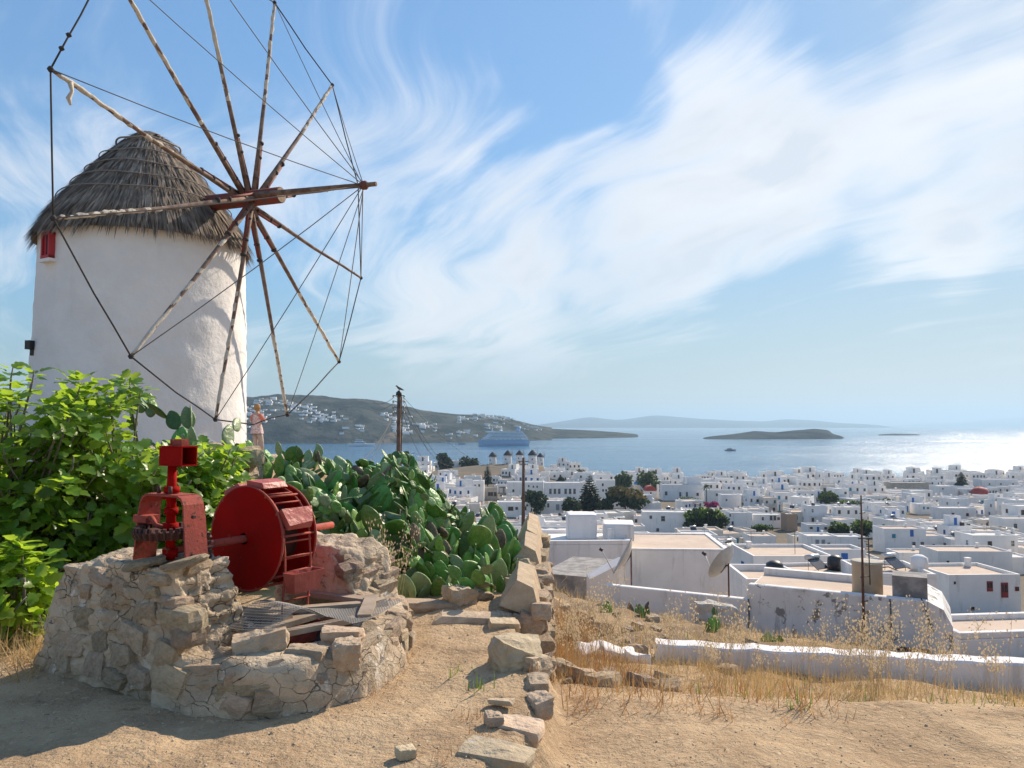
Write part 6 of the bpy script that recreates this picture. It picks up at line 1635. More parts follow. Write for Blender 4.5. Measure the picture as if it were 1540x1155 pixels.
# ---- trees of the town
def leaf_mat(name, c, tr, tint=.9):
    m = mat(name, c, .75, trans=(.25, tr)); return island_tint(m, tint)
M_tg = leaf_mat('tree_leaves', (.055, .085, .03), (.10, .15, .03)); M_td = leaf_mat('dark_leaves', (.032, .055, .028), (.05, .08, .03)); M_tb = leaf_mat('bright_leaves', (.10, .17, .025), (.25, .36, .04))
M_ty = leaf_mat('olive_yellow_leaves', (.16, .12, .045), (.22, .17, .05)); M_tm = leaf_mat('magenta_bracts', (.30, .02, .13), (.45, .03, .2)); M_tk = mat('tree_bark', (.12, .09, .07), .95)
QV = np.array([(-.5, 0, -.5), (.5, .15, -.4), (.55, 0, .5), (-.45, -.15, .55)]); QF = [(0, 1, 2, 3)]
def crown_tree(label, name, px, py0, py1, wpx, m, seed, n=520, Y=None, m2=None, cat='tree', group=None, dep=1.0, low=.40):
    Y = Y or Yof(px, py1 + 2); k = Y / F; r = wpx / 2 * k; zt_ = P(0, py0, Y).z; zb_ = P(0, py1, Y).z; H = zt_ - zb_; x = XP(px, Y); Y += r * dep
    g = np.random.default_rng(seed); t = thing(name, label, cat, (x, Y, zb_ - 1), 0, group)
    lob = [(g.uniform(-.55, .55), g.uniform(-.5, .5), g.uniform(low if dep == 1.0 else .15, .80), g.uniform(.35, .6)) for i in range(8)]
    ms = [[], []]
    for i in range(n):
        lx, ly, lz, lr = lob[int(g.integers(8))]; d = g.normal(size=3); d /= np.linalg.norm(d); q = g.random() ** .4 * lr
        p = np.array([x + (lx + d[0] * q) * r, Y + (ly + d[1] * q) * r * dep, zb_ + min(max(lz + d[2] * q * .7, .06), 1.02) * H])
        s = g.uniform(.12, .26) * max(min(r, H * .8), .8) * .9; R3 = np.array(Quaternion(g.normal(size=4)).normalized().to_matrix())
        mm = np.eye(4); mm[:3, :3] = R3 * s; mm[:3, 3] = p; ms[1 if m2 is not None and p[2] > zb_ + .66 * H and g.random() < .7 else 0].append(mm)  # upper leaves mostly take the second leaf colour
    o = obj('crown', scatter('crown', QV, QF, np.array(ms[0])), m, t); o['kind'] = 'stuff'
    if ms[1]: o = obj('crown', scatter('crown', QV, QF, np.array(ms[1])), m2, t); o['kind'] = 'stuff'
    tk = MB().tube([(x, Y, zb_ - 4), (x + .1, Y, zb_ + H * .3), (x, Y, zb_ + H * .6)], [.28, .22, .1], 7)
    for i in range(5): tk.tube([(x, Y, zb_ + H * .3), (x + lob[i][0] * r, Y + lob[i][1] * r, zb_ + lob[i][2] * H)], [.12, .04], 5)
    obj('trunk', tk, M_tk, t)
    keep_clear(px - wpx / 2, px + wpx / 2, py0, py1 - 3, Y - r)
def norfolk(label, px, py0, py1, wpx, seed, Y=None):
    Y = Y or Yof(px, py1 + 2); k = Y / F; r = wpx / 2 * k; zt_ = P(0, py0, Y).z; zb_ = P(0, py1, Y).z; H = zt_ - zb_; x = XP(px, Y)
    g = np.random.default_rng(seed); t = thing('norfolk_pine', label, 'tree', (x, Y, zb_ - 1))
    ms = []; tk = MB().tube([(x, Y, zb_ - 4), (x, Y, zb_ + H * .6), (x, Y, zt_)], [.4, .22, .04], 7)
    tiers = 15
    for i in range(tiers):
        f = i / tiers; z = zb_ + H * (.08 + .92 * f); rr = r * (1 - f) ** .75 * g.uniform(.85, 1.1) + .2
        nb = 7
        for b_ in range(nb):
            az = 2 * math.pi * (b_ + .5 * (i % 2)) / nb + g.normal() * .15
            tip = (x + rr * math.cos(az), Y + rr * math.sin(az), z + rr * .22); tk.tube([(x, Y, z), tip], [.06, .02], 4, cap=False)
            for j in range(16):
                q = g.uniform(.15, 1.05); p = (x + rr * q * math.cos(az), Y + rr * q * math.sin(az), z + rr * .22 * q + g.normal() * .08)
                s = g.uniform(.6, 1.0) * max(rr, .6) * .38; R3 = np.array(Euler((g.normal() * .35, g.normal() * .35, g.random() * 6.28)).to_matrix()) @ np.diag([1.0, 1.0, .35])
                mm = np.eye(4); mm[:3, :3] = R3 * s; mm[:3, 3] = p; ms.append(mm)
    o = obj('crown', scatter('crown', np.array([(-.8, -.3, 0), (.8, -.25, .1), (.7, .3, 0), (-.7, .3, .1)]), QF, np.array(ms)), M_td, t); o['kind'] = 'stuff'
    obj('trunk', tk, M_tk, t)
    keep_clear(px - wpx * .4, px + wpx * .4, py0, py1 - 3, Y - r)
norfolk('tall dark norfolk pine rising above the mansion roofs', 886, 714, 772, 38, 1)
norfolk('small norfolk pine between the white houses below the mills', 733.5, 697, 731, 15, 2)
norfolk('thin norfolk pine behind the mansion', 843, 716, 730, 16, 3)
norfolk('lone norfolk pine by the waterfront near the red dome', 1441, 709, 737, 19, 4)
crown_tree('round dark tree on the waterfront beside the pine', 'tree', 937, 711, 743, 32, M_tg, 11, 800)
crown_tree('spreading green tree behind the red chapel', 'tree', 979, 712, 743, 38, M_tg, 12, 800)
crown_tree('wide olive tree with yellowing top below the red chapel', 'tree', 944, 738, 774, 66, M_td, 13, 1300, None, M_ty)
crown_tree('dark bushy tree beside the small utility pole'.replace('small ', 'wooden '), 'tree', 804, 742, 778, 42, M_td, 14, 1100)
crown_tree('dark green tree in front of the mansion', 'tree', 860, 752, 778, 40, M_td, 15, 900)
crown_tree('bright green hedge among roofs', 'hedge', 1064, 768, 802, 68, M_td, 16, 1600, None, M_tb, 'hedge', None, .35)
crown_tree('dark grey green bush beside the bright hedge', 'bush', 1030, 778, 797, 36, M_td, 17, 600, None, None, 'bush', None, .6)
crown_tree('magenta bougainvillea over a white courtyard', 'bougainvillea', 1068, 755, 769, 26, M_tm, 18, 600, None, None, 'shrub', None, .6)
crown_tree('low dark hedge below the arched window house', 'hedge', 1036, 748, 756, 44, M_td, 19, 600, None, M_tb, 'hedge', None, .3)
crown_tree('dark round tree in the middle of the white roofs', 'tree', 1246, 738, 760, 38, M_tg, 20, 700)
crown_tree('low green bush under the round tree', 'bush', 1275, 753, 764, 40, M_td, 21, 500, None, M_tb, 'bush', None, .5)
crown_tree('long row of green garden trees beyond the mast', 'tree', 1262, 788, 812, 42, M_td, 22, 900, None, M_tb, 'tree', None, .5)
crown_tree('leafy garden tree against the teal shutter house', 'tree', 1300, 786, 816, 34, M_td, 23, 800, None, M_tb)
crown_tree('green vine arbour below the four window house', 'arbour', 1143, 790, 804, 40, M_td, 24, 600, None, M_tb, 'shrub', None, .4)
crown_tree('dark cedar windbreak beside the mills', 'tree', 674, 684, 712, 34, M_td, 25, 1500, 575, None, 'tree', None, 1.0, .0)
crown_tree('low dark cedar clump joining the windbreak', 'tree', 704, 686, 712, 36, M_td, 26, 1500, 577, None, 'tree', None, 1.0, .0)
crown_tree('dark shrub at the foot of the mill knoll', 'bush', 868, 706, 714, 30, M_td, 27, 400, 560, None, 'bush')
crown_tree('dark garden trees behind the tall norfolk pine', 'tree', 905, 752, 774, 40, M_td, 29, 900)
crown_tree('low vine arbour beside the roofs near the mast', 'arbour', 1238, 793, 806, 30, M_td, 30, 600, None, M_tb, 'shrub', None, .4)
crown_tree('small garden tree behind the roof tank', 'tree', 1332, 750, 760, 14, M_tg, 28, 300)
# palm
def palm(label, px, py0, py1, seed):
    Y = Yof(px, py1); k = Y / F; x = XP(px, Y); zt_ = P(0, py0 + 6, Y).z; zb_ = P(0, py1, Y).z; g = random.Random(seed)
    t = thing('palm_tree', label, 'tree', (x, Y, zb_)); obj('trunk', MB().tube([(x, Y, zb_ - 3), (x + .1, Y, (zb_ + zt_) / 2), (x, Y, zt_)], [.3, .22, .2], 8), M_tk, t)
    for i in range(22):
        az = g.uniform(0, 6.28); el = g.uniform(-.5, 1.2); L = g.uniform(2.0, 2.8); mb = MB(); pts = []
        for j in range(6):
            s = j / 5; pts.append(Vector((x + math.cos(az) * math.cos(el) * L * s, Y + math.sin(az) * math.cos(el) * L * s, zt_ + math.sin(el) * L * s - 1.3 * s * s)))
        sd = Vector((-math.sin(az), math.cos(az), 0))
        for j in range(5):
            w = .42 * (1 - .6 * j / 5); mb.add([pts[j], pts[j + 1], pts[j + 1] + sd * w + Vector((0, 0, -.22)), pts[j] + sd * w + Vector((0, 0, -.22))], [(0, 1, 2, 3)]); mb.add([pts[j], pts[j + 1], pts[j + 1] - sd * w + Vector((0, 0, -.22)), pts[j] - sd * w + Vector((0, 0, -.22))], [(0, 1, 2, 3)])
        obj('frond', mb, M_tg, t)
    keep_clear(px - 6, px + 6, py0, py1 - 2, Y)
palm('single palm tree beside the arched window house', 1060, 725, 757, 5)

# ---- the rest of the old town: copies of the templates over the slope
rh = random.Random(17); placed = []; stuff_v = []
cand = []
Y = 66.0
while Y < 604:
    x0, x1 = XP(626, Y), XP(1780, Y)
    if Y < 96: x0 = XP(1150, Y)
    x = x0 + rh.uniform(0, 8)
    while x < x1:
        cand.append((x + rh.uniform(-1.2, 1.2), Y + rh.uniform(-4, 4)))
        x += rh.uniform(8.5, 13.5) * float(np.interp(Y, [120, 260, 600], [1.0, 1.2, 1.4]))
    Y += rh.uniform(9.5, 12) * float(np.interp(Y, [120, 260, 600], [1.0, 1.2, 1.45]))
for x, Y in cand:
    h, w, d, H, lab = rh.choice(temps)
    px = 770 + F * x / Y * _cp
    zb_ = hz(x, Y)
    if zb_ < SEA + .8: continue
    if abs(x - 10) < 42 and Y > 556 and zb_ > -31: continue          # bare knoll of the mills
    if Y < 125 and px > 1395: continue
    sc_ = rh.uniform(.85, 1.15) * float(np.interp(Y, [120, 260, 600], [1.0, 1.22, 1.40]))
    if Y > 560 and x > 60: sc_ *= .85
    top = 640 + F * (CZ - (zb_ + H * sc_)) / Y; half = w * .5 * sc_ * F / Y + 1
    bad = False
    for a, b, c, e, yy in boxes_taken:
        if px + half > a and px - half < b:
            if Y < yy - 1 and top < e - 4: bad = True; break
            if abs(Y - yy) < 9 and Y >= yy - 1 and min(px + half, b) - max(px - half, a) > .35 * half: bad = True; break
    if bad: continue
    placed.append((Y, x, zb_, h, sc_, lab, rh.choice((0, 0, 0, rh.uniform(-.35, .35), rh.uniform(-.9, .9)))))
placed.sort(key=lambda t: (770 + F * t[1] / t[0] > 1560, t[0]))
N_SINGLE = 262
for i, (Y, x, zb_, h, sc_, lab, rz) in enumerate(placed[:N_SINGLE]):
    c = copy_tree(h); c.location = (x, Y, zb_); c.scale = (sc_,) * 3; c.rotation_euler = (0, 0, rz)
    put(c, lab, 'house', 'old town: ' + lab.split(', in the old town')[0])
# what is too far and too many to pick apart stays one mass, with real walls, roofs and openings
def bake(insts, sub, name, m, keep=None):
    cos = []; fcs = []; off = 0; mi = []
    for (Y, x, zb_, h, sc_, lab, rz) in insts:
        Mh = Matrix.LocRotScale(Vector((x, Y, zb_)), Euler((0, 0, rz)), Vector((sc_,) * 3))
        for ch in h.children:
            if ch.data.name.split('.')[0] not in sub: continue
            me = ch.data; M4 = np.array(Mh @ ch.matrix_basis); nv = len(me.vertices)
            a = np.empty(nv * 3); me.vertices.foreach_get('co', a); a = a.reshape(-1, 3) @ M4[:3, :3].T + M4[:3, 3]
            cos.append(a)
            for p in me.polygons: fcs.append([v + off for v in p.vertices]); mi.append(p.material_index)
            off += nv
    me = bpy.data.meshes.new(name); me.from_pydata(np.concatenate(cos).tolist(), [], fcs); 
    for q in m: me.materials.append(q)
    me.polygons.foreach_set('material_index', mi); me.update(); return me
rest = placed[N_SINGLE:]
if rest:
    far = bpy.data.objects.new('distant_houses', bake(rest, ('wall', 'chimney', 'stair', 'balcony'), 'distant_houses', [TW[0]])); col.objects.link(far); put(far, 'dense mass of small white houses along the waterfront', kind='stuff')
    o = bpy.data.objects.new('roofs', bake(rest, ('roof',), 'roofs', [TR[1]])); col.objects.link(o); o.parent = far; o['kind'] = 'stuff'
    o = bpy.data.objects.new('openings', bake(rest, ('window', 'door', 'shutter'), 'openings', [FRAMES['brown'], PANE])); col.objects.link(o); o.parent = far; o['kind'] = 'stuff'
for h, *_ in temps:
    for ch in list(h.children):
        for c2 in list(ch.children): bpy.data.objects.remove(c2)
        bpy.data.objects.remove(ch)
    bpy.data.objects.remove(h)
# ---- roof gear: solar water heaters, tanks, aerials standing on the copied houses
M_panel = mat('solar_panel', (.03, .035, .05), .2); M_steel = mat('steel_tank', (.55, .55, .55), .35, metal=.6); M_blk = mat('black_plastic', (.025, .025, .028), .5)
sp_me = MB().add([(-.9, -.6, .35), (.9, -.6, .35), (.9, .7, 1.25), (-.9, .7, 1.25)], [(0, 1, 2, 3)]).add([(-.9, -.58, .29), (.9, -.58, .29), (.9, .72, 1.19), (-.9, .72, 1.19)], [(3, 2, 1, 0)]).mesh('panel'); sp_me.materials.append(M_panel)
st_me = MB().tube([(-.95, .8, 1.4), (.95, .8, 1.4)], .27, 10).mesh('tank'); st_me.materials.append(M_steel)
sf_me = MB().tube([(0, 0, 0), (0, 0, 1.0)], .03, 4).mesh('leg'); sf_me.materials.append(M_grayiron)
def heater_legs(t):
    for sx in (-.7, .7):
        inst('leg', sf_me, t, loc=(sx, .75, 0), scale=(1, 1, 1.3)); inst('leg', sf_me, t, loc=(sx, -.55, 0), scale=(1, 1, .4))
bt_me = MB().lathe([(.02, 0), (.62, 0), (.66, .5), (.62, 1.05), (.3, 1.25), (.02, 1.28)], (0, 0, 0), 14).mesh('water_butt'); bt_me.materials.append(M_blk)
bw_me = bt_me.copy(); bw_me.materials.clear(); bw_me.materials.append(TW[0])
ae_me = MB().tube([(0, 0, 0), (0, 0, 2.6)], .028, 4).mesh('pole'); ae_me.materials.append(M_grayiron)
ar_me = MB()
for z, w in ((2.5, .9), (2.3, 1.1), (2.0, .7)): ar_me.tube([(-w / 2, 0, z), (w / 2, 0, z)], .02, 4)
ar_me = ar_me.mesh('aerial_rods'); ar_me.materials.append(M_grayiron)
temp_h = {}
for i, (Y, x, zb_, h, sc_, lab, rz) in enumerate(placed[:170]):
    two = lab.startswith('two'); zr = zb_ + (6.0 if two else 3.0) * sc_ + .012
    M3 = Matrix.Rotation(rz, 3, 'Z')
    if rh.random() < .42:
        q = M3 @ Vector((rh.uniform(-1.6, 1.6), 4.4, 0)); t = thing('solar_heater', 'solar water heater with steel tank on a flat town roof', 'solar heater', (x + q.x * sc_, Y + q.y * sc_, zr), rh.uniform(-.5, .9), 'solar water heaters on town roofs')
        inst('panel', sp_me, t); inst('tank', st_me, t); heater_legs(t)
    if rh.random() < .22:
        q = M3 @ Vector((rh.uniform(-2, 2), 2.2, 0)); blk = rh.random() < .5
        put(inst('water_butt', bt_me if blk else bw_me, None, loc=(x + q.x * sc_, Y + q.y * sc_, zr)), ('black' if blk else 'white') + ' plastic water butt on a flat town roof', 'water tank', ('black' if blk else 'white') + ' water butts on roofs')
    if rh.random() < .35 and Y < 260:
        q = M3 @ Vector((rh.uniform(-2, 2), 3.2, 0)); t = thing('roof_aerial', 'thin television aerial on a flat town roof', 'aerial', (x + q.x * sc_, Y + q.y * sc_, zr), rh.uniform(0, 3), 'television aerials on town roofs'); inst('pole', ae_me, t); inst('aerial_rods', ar_me, t)
for px, Y, zr, lab, k in ((1340, 63, -10.18, 'solar water heater on the twin peach roofs', 0), (1160, 58, -9.78, 'black water butt on the plain parapet house', 1), (1225, 66.5, -10.88, 'solar water heater on the small tan roof', 0), (1375, 63, -10.18, 'white water butt on the twin peach roofs', 2), (1250, 67, -10.88, 'black water butt on the small tan roof', 1)):
    x = XP(px, Y)
    if k: put(inst('water_butt', bt_me if k == 1 else bw_me, None, loc=(x, Y, zr)), lab, 'water tank')
    else:
        t = thing('solar_heater', lab, 'solar heater', (x, Y, zr), .5); t.scale = (.8,) * 3; inst('panel', sp_me, t); inst('tank', st_me, t); heater_legs(t)
print('HOUSES', len(placed), len(rest))

# ---- hillside villages over the bay: far too small and many to pick apart
g = np.random.default_rng(8); HB = MB()
for px, t, n, sx, stt in ((385, .35, 26, 22, .14), (400, .62, 10, 20, .1), (452, .40, 20, 26, .10), (480, .28, 24, 26, .08), (440, .56, 8, 20, .06), (590, .34, 18, 16, .08), (605, .20, 18, 18, .06), (640, .30, 14, 18, .08), (700, .55, 12, 16, .12), (735, .72, 26, 22, .12), (760, .85, 10, 14, .05), (745, .35, 10, 24, .12), (690, .15, 8, 30, .05), (545, .15, 6, 20, .05), (800, .5, 8, 12, .2)):
    for k in range(int(n * 1.4)):
        p = hill_at(px + g.normal() * sx * .6, min(max(t + g.normal() * stt * .6, .05), .98)); s = g.uniform(.7, 1.3)
        HB.box((p.x, p.y, p.z + .8 * s), (g.uniform(6, 17) * s, 8, 5.2 * s), g.uniform(-.3, .3))
put(obj('hillside_villages', HB, TW[0]), 'scattered tiny white houses on the headland over the bay', kind='stuff')
# ================================================================== poles, wires, bird, boats, ship, person
M_pole = mat('creosoted_pole', (.20, .125, .085), .9, color2=(.12, .07, .05), nscale=4, bump=[(15, .4, .02)])
def upole(label, px, py_top, Y, h, r=.13):
    x = XP(px, Y); zt_ = P(px, py_top, Y).z
    t = thing('utility_pole', label, 'utility pole', (x, Y, zt_ - h))
    obj('pole', MB().tube([(x - .03, Y, zt_ - h), (x, Y, zt_ - h * .5), (x + .02, Y, zt_)], [r * 1.2, r, r * .85], 10), M_pole, t)
    return t, Vector((x, Y, zt_))
up, pt_ = upole('tall brown utility pole behind the cactus with a bird on top', 600, 594, 42, 9.5)
obj('cap', MB().tube([pt_ - Vector((0, 0, .03)), pt_ + Vector((0, 0, .14)), pt_ + Vector((0, 0, .26))], [.17, .15, .02], 10), M_dark, up)
for i, dz in enumerate((-.12, -.42, -.75, -1.05)):
    for s in (-1, 1):
        obj('bracket', MB().tube([pt_ + Vector((0, 0, dz)), pt_ + Vector((s * .26, -.05, dz + .10)), pt_ + Vector((s * .32, -.05, dz + .02))], .022, 5), M_grayiron, up)
        obj('insulator', MB().tube([pt_ + Vector((s * .30, -.05, dz)), pt_ + Vector((s * .30, -.05, dz + .12))], [.05, .035], 7), mat('glazed_insulator', (.25, .22, .2), .3), up)
obj('conduit', MB().tube([pt_ + Vector((.17, -.1, -.1)), pt_ + Vector((.2, -.12, -1.2)), pt_ + Vector((.17, -.1, -2.6)), pt_ + Vector((.16, -.1, -6))], .03, 5), M_dark, up)
up2, pt2 = upole('thin bare wooden utility pole standing over the white villas', 787, 688, 95, 8.5, .20)
obj('crossarm', MB().box(pt2 + Vector((0, 0, -.5)), (1.3, .12, .12), .3), M_pole, up2)
M_cable = mat('black_cable', (.05, .05, .055), .7)
def wire(label, a, b, sag, r=.014, n=14, group=None):
    pts = [a.lerp(b, i / n) - Vector((0, 0, sag * 4 * (i / n) * (1 - i / n))) for i in range(n + 1)]
    put(obj('cable', MB().tube(pts, r, 4, cap=False), M_cable), label, 'cable', group)
CG = 'overhead cables from the brown utility pole'
for i, (px, py, Y, dz, sag) in enumerate(((560, 603, 60, -.12, .3), (558, 612, 60, -.42, .3), (660, 693, 85, -.12, .8), (700, 720, 90, -.42, 1.0), (675, 700, 85, -.75, .8), (640, 690, 80, -1.05, .6), (786, 692, 95, -.12, 2.2), (560, 690, 30, -.75, .2), (545, 694, 26, -1.05, .2))):
    wire('thin black cable sagging away from the brown utility pole', pt_ + Vector((.25 if px > 600 else -.25, -.05, dz)), P(px, py, Y), sag, .014, 14, CG)
# bird
bd = thing('bird', 'small dark bird perched on top of the utility pole', 'bird', pt_ + Vector((.02, 0, .25)))
c = pt_ + Vector((.02, 0, .36))
obj('body', MB().tube([c + Vector((.26, 0, -.10)), c + Vector((.14, 0, -.05)), c, c + Vector((-.09, 0, .07)), c + Vector((-.12, 0, .12)), c + Vector((-.16, 0, .14)), c + Vector((-.22, 0, .13))], [.015, .05, .075, .055, .045, .04, .006], 9), mat('grey_feathers', (.10, .09, .09), .8), bd)
for s in (-1, 1): obj('leg', MB().tube([c + Vector((0, s * .025, -.05)), c + Vector((-.01, s * .025, -.11))], .008, 4), M_dark, bd)
# ---------------------------------------------------------------- boats
M_hull = mat('white_hull', (.75, .76, .78), .4); M_hullb = mat('dark_hull', (.05, .055, .065), .5); M_deck = mat('deck_grey', (.5, .5, .5), .6); M_wash = mat('white_foam', (.8, .82, .84), .8)
def hull_mesh(L, B, H, z0, m=None, sheer=.25):
    mb = MB(); n = 14; secs = []
    for i in range(n + 1):
        t = i / n; x = (t - .5) * L; b = B / 2 * min(1, (1 - t) * 3.2) ** .6 * (1 if t > .06 else .85) if t < 1 else 0.01
        top = H * (1 + sheer * t * t); secs.append([(x, -b * .75, z0 - .6), (x, -b * .95, z0 + top * .4), (x, -b, z0 + top), (x, b, z0 + top), (x, b * .95, z0 + top * .4), (x, b * .75, z0 - .6)])
    vs = [q for s in secs for q in s]; fs = []
    for i in range(n):
        for j in range(5): fs.append((i * 6 + j, i * 6 + j + 1, (i + 1) * 6 + j + 1, (i + 1) * 6 + j))
    fs.append(tuple(range(6))[::-1]); mb.add(vs, fs); return mb
def boat(label, px, py, L, rz, dark=False, cabin=1, name='motor_boat'):
    Y = (CZ - SEA) * F / (py - 640); t = thing(name, label, 'boat', (XP(px, Y), Y, SEA), rz)
    obj('hull', hull_mesh(L, L * .26, L * .09, 0), M_hullb if dark else M_hull, t, local=True)
    for i in range(cabin):
        obj('cabin', MB().box((-L * .08 - L * .03 * i, 0, L * (.125 + .075 * i)), (L * (.45 - .14 * i), L * .17, L * .075), taper=.92), M_hull if not dark or i else M_deck, t, local=True)
        obj('windows', MB().box((-L * .08 - L * .03 * i, 0, L * (.135 + .075 * i)), (L * (.453 - .14 * i), L * .174, L * .025)), PANE, t, local=True)
    obj('mast', MB().tube([(-L * .05, 0, L * .15), (-L * .07, 0, L * .36)], L * .008, 5), M_grayiron, t, local=True)
    return t
boat('white two deck ferry near the headland shore', 545, 671, 58, R(8), False, 2, 'ferry')
boat('small white launch off the far shore', 678, 667.5, 22, R(12), False, 1)
boat('small dark launch near the cruise ship bow', 695, 668, 18, R(-10), True, 1)
boat('dark fishing boat out in the middle of the bay', 1097, 677.5, 20, R(5), True, 2, 'fishing_boat')
boat('dark fishing boat with white cabin close to the waterfront', 1231, 724, 7.5, R(-8), True, 1, 'fishing_boat')
boat('tiny white speedboat between shore and ferry', 623, 682, 9, R(20), False, 1)
# cruise ship
Ys_ = (CZ - SEA) * F / (670.5 - 640); Lc = 128.0
ship = thing('cruise_ship', 'blue hulled cruise ship with many white decks anchored in the bay', 'cruise ship', (XP(757, Ys_), Ys_, SEA), R(180 + 34))
M_shipb = mat('ship_blue', (.26, .40, .58), .4); M_shipw = mat('ship_white', (.74, .78, .84), .45); M_shipd = mat('ship_windows', (.06, .10, .17), .3)
obj('hull', hull_mesh(Lc, 24, 13, 0, sheer=.12), M_shipb, ship, local=True)
for i in range(6):
    l = Lc * (.86 - .055 * i); x = -Lc * .035 - i * 1.0; z = 13.2 + i * 3.3
    obj('deck', MB().box((x, 0, z + 1.3), (l, 22 - i * .8, 2.2)), M_shipw, ship, local=True)
    bm_ = MB()
    for s in (-1, 1): bm_.box((x, s * (10.85 - i * .4), z + 1.4), (l * .97, .5, .8))
    obj('window_band', bm_, M_shipd, ship, local=True)
    obj('deck_rail', MB().box((x, 0, z + 2.75), (l + 1, 23 - i * .8, .35)), M_shipw, ship, local=True)
for s in (-1, 1):
    for k in range(7):
        x = -Lc * .33 + k * 11.5
        obj('lifeboat', MB().tube([(x - 4, s * 12.2, 15), (x - 2.6, s * 12.4, 14.8), (x + 2.6, s * 12.4, 14.8), (x + 4, s * 12.2, 15)], [.3, 1.3, 1.3, .3], 7), mat('lifeboat_orange', (.62, .45, .33), .5) if k == 0 and s == -1 else M_shipw, ship, local=True)
fz = 13.2 + 6 * 3.3
fn_ = MB().tube([(-Lc * .30, 0, fz - 1), (-Lc * .32, 0, fz + 4), (-Lc * .345, 0, fz + 9)], [5, 4.4, 3.6], 10)
obj('funnel', fn_, M_shipb, ship, local=True)
obj('bridge', MB().box((Lc * .27, 0, fz - 1.6), (9, 25, 3)), M_shipw, ship, local=True)
obj('dome', MB().lathe([(3.4 * math.cos(t), fz + 3.4 * math.sin(t)) for t in np.linspace(0, 1.5, 7)], (Lc * .05, 0, 0), 14), M_shipw, ship, local=True)
obj('mast', MB().tube([(Lc * .23, 0, fz), (Lc * .22, 0, fz + 11)], [.9, .25], 6).box((Lc * .22, 0, fz + 6), (.8, 7, .6)), M_shipw, ship, local=True)
# ---------------------------------------------------------------- person by the mill
py_, pxx = 25.6, 388
pzf = P(388, 685, py_).z; Hh = P(388, 611, py_).z - pzf
pp = thing('person', 'person with fair hair in a coral top and patterned tunic', 'person', (XP(pxx, py_), py_, pzf))
gz = hz(XP(pxx, py_), py_)
def skin_body(name, joints, edges, m, parent, loc=(0, 0, 0), sub=2, rot=0.0):
    me = bpy.data.meshes.new(name); me.from_pydata([j[:3] for j in joints], edges, [])
    o = bpy.data.objects.new(name, me); col.objects.link(o); o.parent = parent; o.location = loc; o.rotation_euler = (0, 0, rot)
    md = o.modifiers.new('skin', 'SKIN'); md.use_smooth_shade = True
    for i, j in enumerate(joints):
        sv = me.skin_vertices[0].data[i]; sv.radius = (j[3], j[4] if len(j) > 4 else j[3])
    me.skin_vertices[0].data[0].use_root = True
    sb = o.modifiers.new('sub', 'SUBSURF'); sb.levels = sub; sb.render_levels = sub
    me.materials.append(m); return o
s = Hh / 1.66
# faces away to the left: local -Y is forward, turned
J = [(0, 0, .92, .13, .10), (0, .01, 1.08, .115, .09), (0, .02, 1.25, .14, .10), (0, .02, 1.38, .13, .085), (0, .0, 1.46, .05), (0, -.02, 1.53, .055),
     (.17, .02, 1.37, .05), (.24, .02, 1.14, .042), (.20, -.12, .96, .034), (.17, -.20, .90, .03), (-.17, .02, 1.37, .05), (-.22, -.08, 1.16, .042), (-.10, -.26, 1.20, .034), (-.04, -.30, 1.27, .03),
     (.09, 0, .86, .09), (.10, -.03, .48, .062), (.10, .02, .09, .042), (.10, -.12, .03, .035), (-.09, 0, .86, .09), (-.10, -.09, .48, .062), (-.10, -.12, .09, .042), (-.10, -.25, .03, .035)]
E = [(0, 1), (1, 2), (2, 3), (3, 4), (4, 5), (3, 6), (6, 7), (7, 8), (8, 9), (3, 10), (10, 11), (11, 12), (12, 13), (0, 14), (14, 15), (15, 16), (16, 17), (0, 18), (18, 19), (19, 20), (20, 21)]
J = [tuple(v * s for v in j) for j in J]
M_skin = mat('skin', (.50, .29, .20), .6); M_trs = mat('pale_trousers', (.50, .40, .34), .9, color2=(.42, .32, .27), nscale=9); M_tun = mat('patterned_tunic', (.55, .30, .28), .9, color2=(.70, .62, .58), nscale=26, nlo=.46, nhi=.54)
M_hair = mat('fair_hair', (.42, .25, .10), .8, color2=(.30, .16, .06), nscale=30); M_coral = mat('coral_cloth', (.62, .20, .14), .9); M_str = mat('grey_strap', (.16, .15, .15), .8)
rotp = R(150)
body = skin_body('body', J, E, M_skin, pp, (0, 0, 0), 2, rotp)
hd = MB().lathe([(.001, -.125), (.045, -.115), (.07, -.07), (.082, -.01), (.084, .05), (.07, .10), (.035, .125), (.001, .13)], (0, 0, 0), 18)
for i, v in enumerate(hd.v): hd.v[i] = (v[0] * s, (v[1] * 1.15 - .012 - (.012 if v[2] < -.05 else 0) * (v[1] < 0)) * s, v[2] * s)
hd.tube([(0, -.10 * s, .005 * s), (0, -.118 * s, -.025 * s), (0, -.10 * s, -.032 * s)], [.010 * s, .016 * s, .008 * s], 6)
for sx in (-1, 1):
    hd.tube([(sx * .083 * s, 0, .02 * s), (sx * .095 * s, .012 * s, .0), (sx * .084 * s, .004 * s, -.03 * s)], [.008 * s, .015 * s, .007 * s], 5)
head = obj('head', hd, M_skin, pp, local=True); head.location = (0, 0, 1.60 * s); head.rotation_euler = (0, 0, rotp + .3)
ey = MB()
for sx in (-1, 1): ey.tube([(sx * .032 * s, -.098 * s, .012 * s), (sx * .032 * s, -.106 * s, .012 * s)], .009 * s, 6)
ey.box((0, -.102 * s, -.062 * s), (.035 * s, .006, .008 * s)); obj('face', ey, M_dark, head, local=True)
hr = MB(); rr2 = random.Random(2)
hr.lathe([(.001, .152), (.06, .138), (.095, .09), (.102, .03), (.098, -.03), (.07, -.085)], (0, .025, 0), 18)
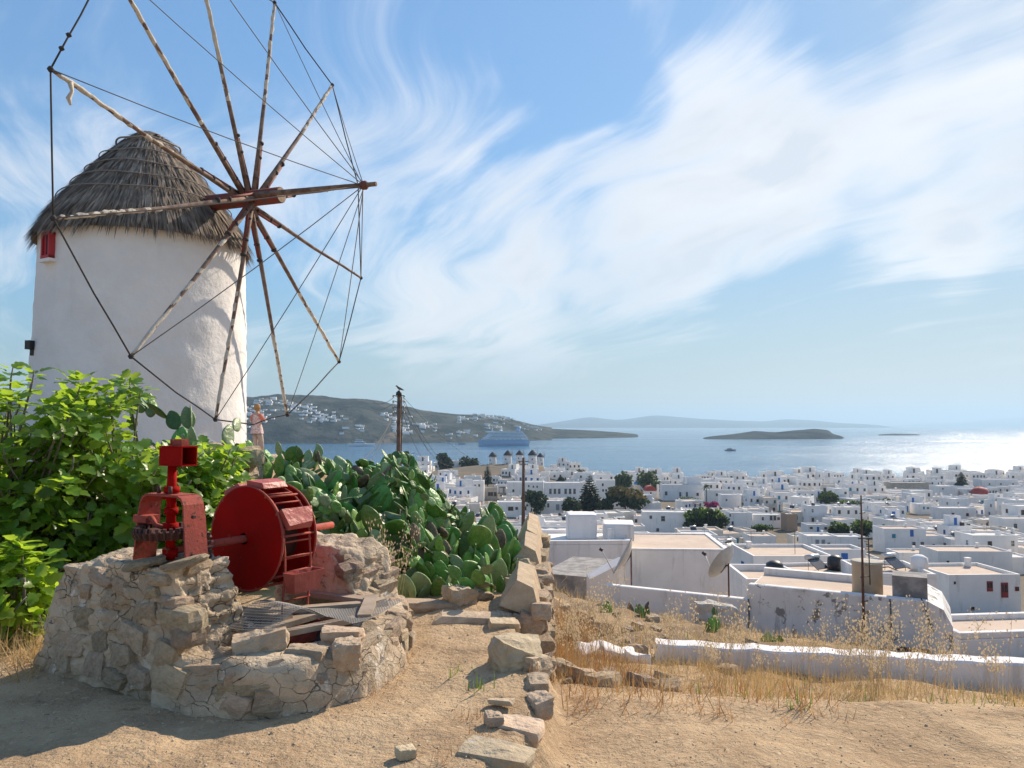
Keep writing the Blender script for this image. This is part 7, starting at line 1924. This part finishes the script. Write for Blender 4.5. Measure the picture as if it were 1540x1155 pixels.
for i, v in enumerate(hr.v):
    y = v[1] if v[1] > -.055 else -.055 + (v[1] + .055) * .25
    hr.v[i] = (v[0] * s * (1 + rr2.uniform(-.06, .06)), y * s * 1.08, v[2] * s)
obj('hair', hr, M_hair, head, local=True)
tn = MB(); rings = [(1.42, .085, .07), (1.36, .175, .105), (1.22, .175, .125), (1.06, .165, .13), (.92, .20, .16), (.80, .225, .185), (.74, .235, .195)]
n = 20; vs = []; fs = []
for z, a_, b_ in rings:
    for k in range(n):
        t = 2 * math.pi * k / n; w_ = 1 + (.05 * math.sin(5 * t) if z < 1.0 else 0); vs.append((a_ * w_ * math.cos(t) * s, (b_ * w_ * math.sin(t) + .01) * s, z * s))
for i in range(len(rings) - 1):
    for k in range(n): fs.append((i * n + k, i * n + (k + 1) % n, (i + 1) * n + (k + 1) % n, (i + 1) * n + k))
tn.add(vs, fs, 0, True); o = obj('tunic', tn, M_tun, pp, local=True); o.rotation_euler = (0, 0, rotp)
for sx in (-1, 1):
    sl = MB().tube([(sx * .15 * s, .02 * s, 1.375 * s), (sx * .22 * s, .01 * s, 1.27 * s), (sx * .245 * s, (.01 if sx > 0 else -.05) * s, 1.17 * s)], [.075 * s, .07 * s, .068 * s], 10)
    o = obj('sleeve', sl, M_coral, pp, local=True); o.rotation_euler = (0, 0, rotp)
    j0 = 14 if sx > 0 else 18
    lg = MB().tube([Vector(J[j0][:3]) + Vector((0, 0, -.02 * s)), Vector(J[j0 + 1][:3]), Vector(J[j0 + 2][:3])], [.115 * s, .085 * s, .075 * s], 12)
    o = obj('trouser_leg', lg, M_trs, pp, local=True); o.rotation_euler = (0, 0, rotp)
    sh2 = MB().tube([Vector(J[j0 + 2][:3]) + Vector((0, .03, -.06)) * s, Vector(J[j0 + 3][:3]) + Vector((0, 0, .0)), Vector(J[j0 + 3][:3]) + Vector((0, -.06, -.005)) * s], [.045 * s, .045 * s, .025 * s], 8)
    o = obj('shoe', sh2, M_str, pp, local=True); o.rotation_euler = (0, 0, rotp)
bg_ = MB().tube([(-.12 * s, -.085 * s, 1.40 * s), (-.05 * s, -.13 * s, 1.22 * s), (.10 * s, -.15 * s, 1.02 * s), (.19 * s, -.06 * s, .95 * s)], .022 * s, 6)
o = obj('scarf', bg_, M_str, pp, local=True); o.rotation_euler = (0, 0, rotp)
# stone terrace the person stands on
a, b = V2(362, 25.0), V2(425, 24.6)
tw_ = thing('terrace_step', 'low reddish stone terrace beside the mill', 'terrace', ((a.x + b.x) / 2, 25.4, gz - .2))
obj('core', slab(MB(), a, b, 2.2, gz - .5, pzf), M_mortar, tw_)
rs3 = random.Random(4)
for k in range(16):
    q = a.lerp(b, (k + .5) / 16); stone(tw_, (q.x, q.y - .02, pzf - .09), (.14, .16, .15), (0, 0, rs3.uniform(-.3, .3)), rs3, .8)
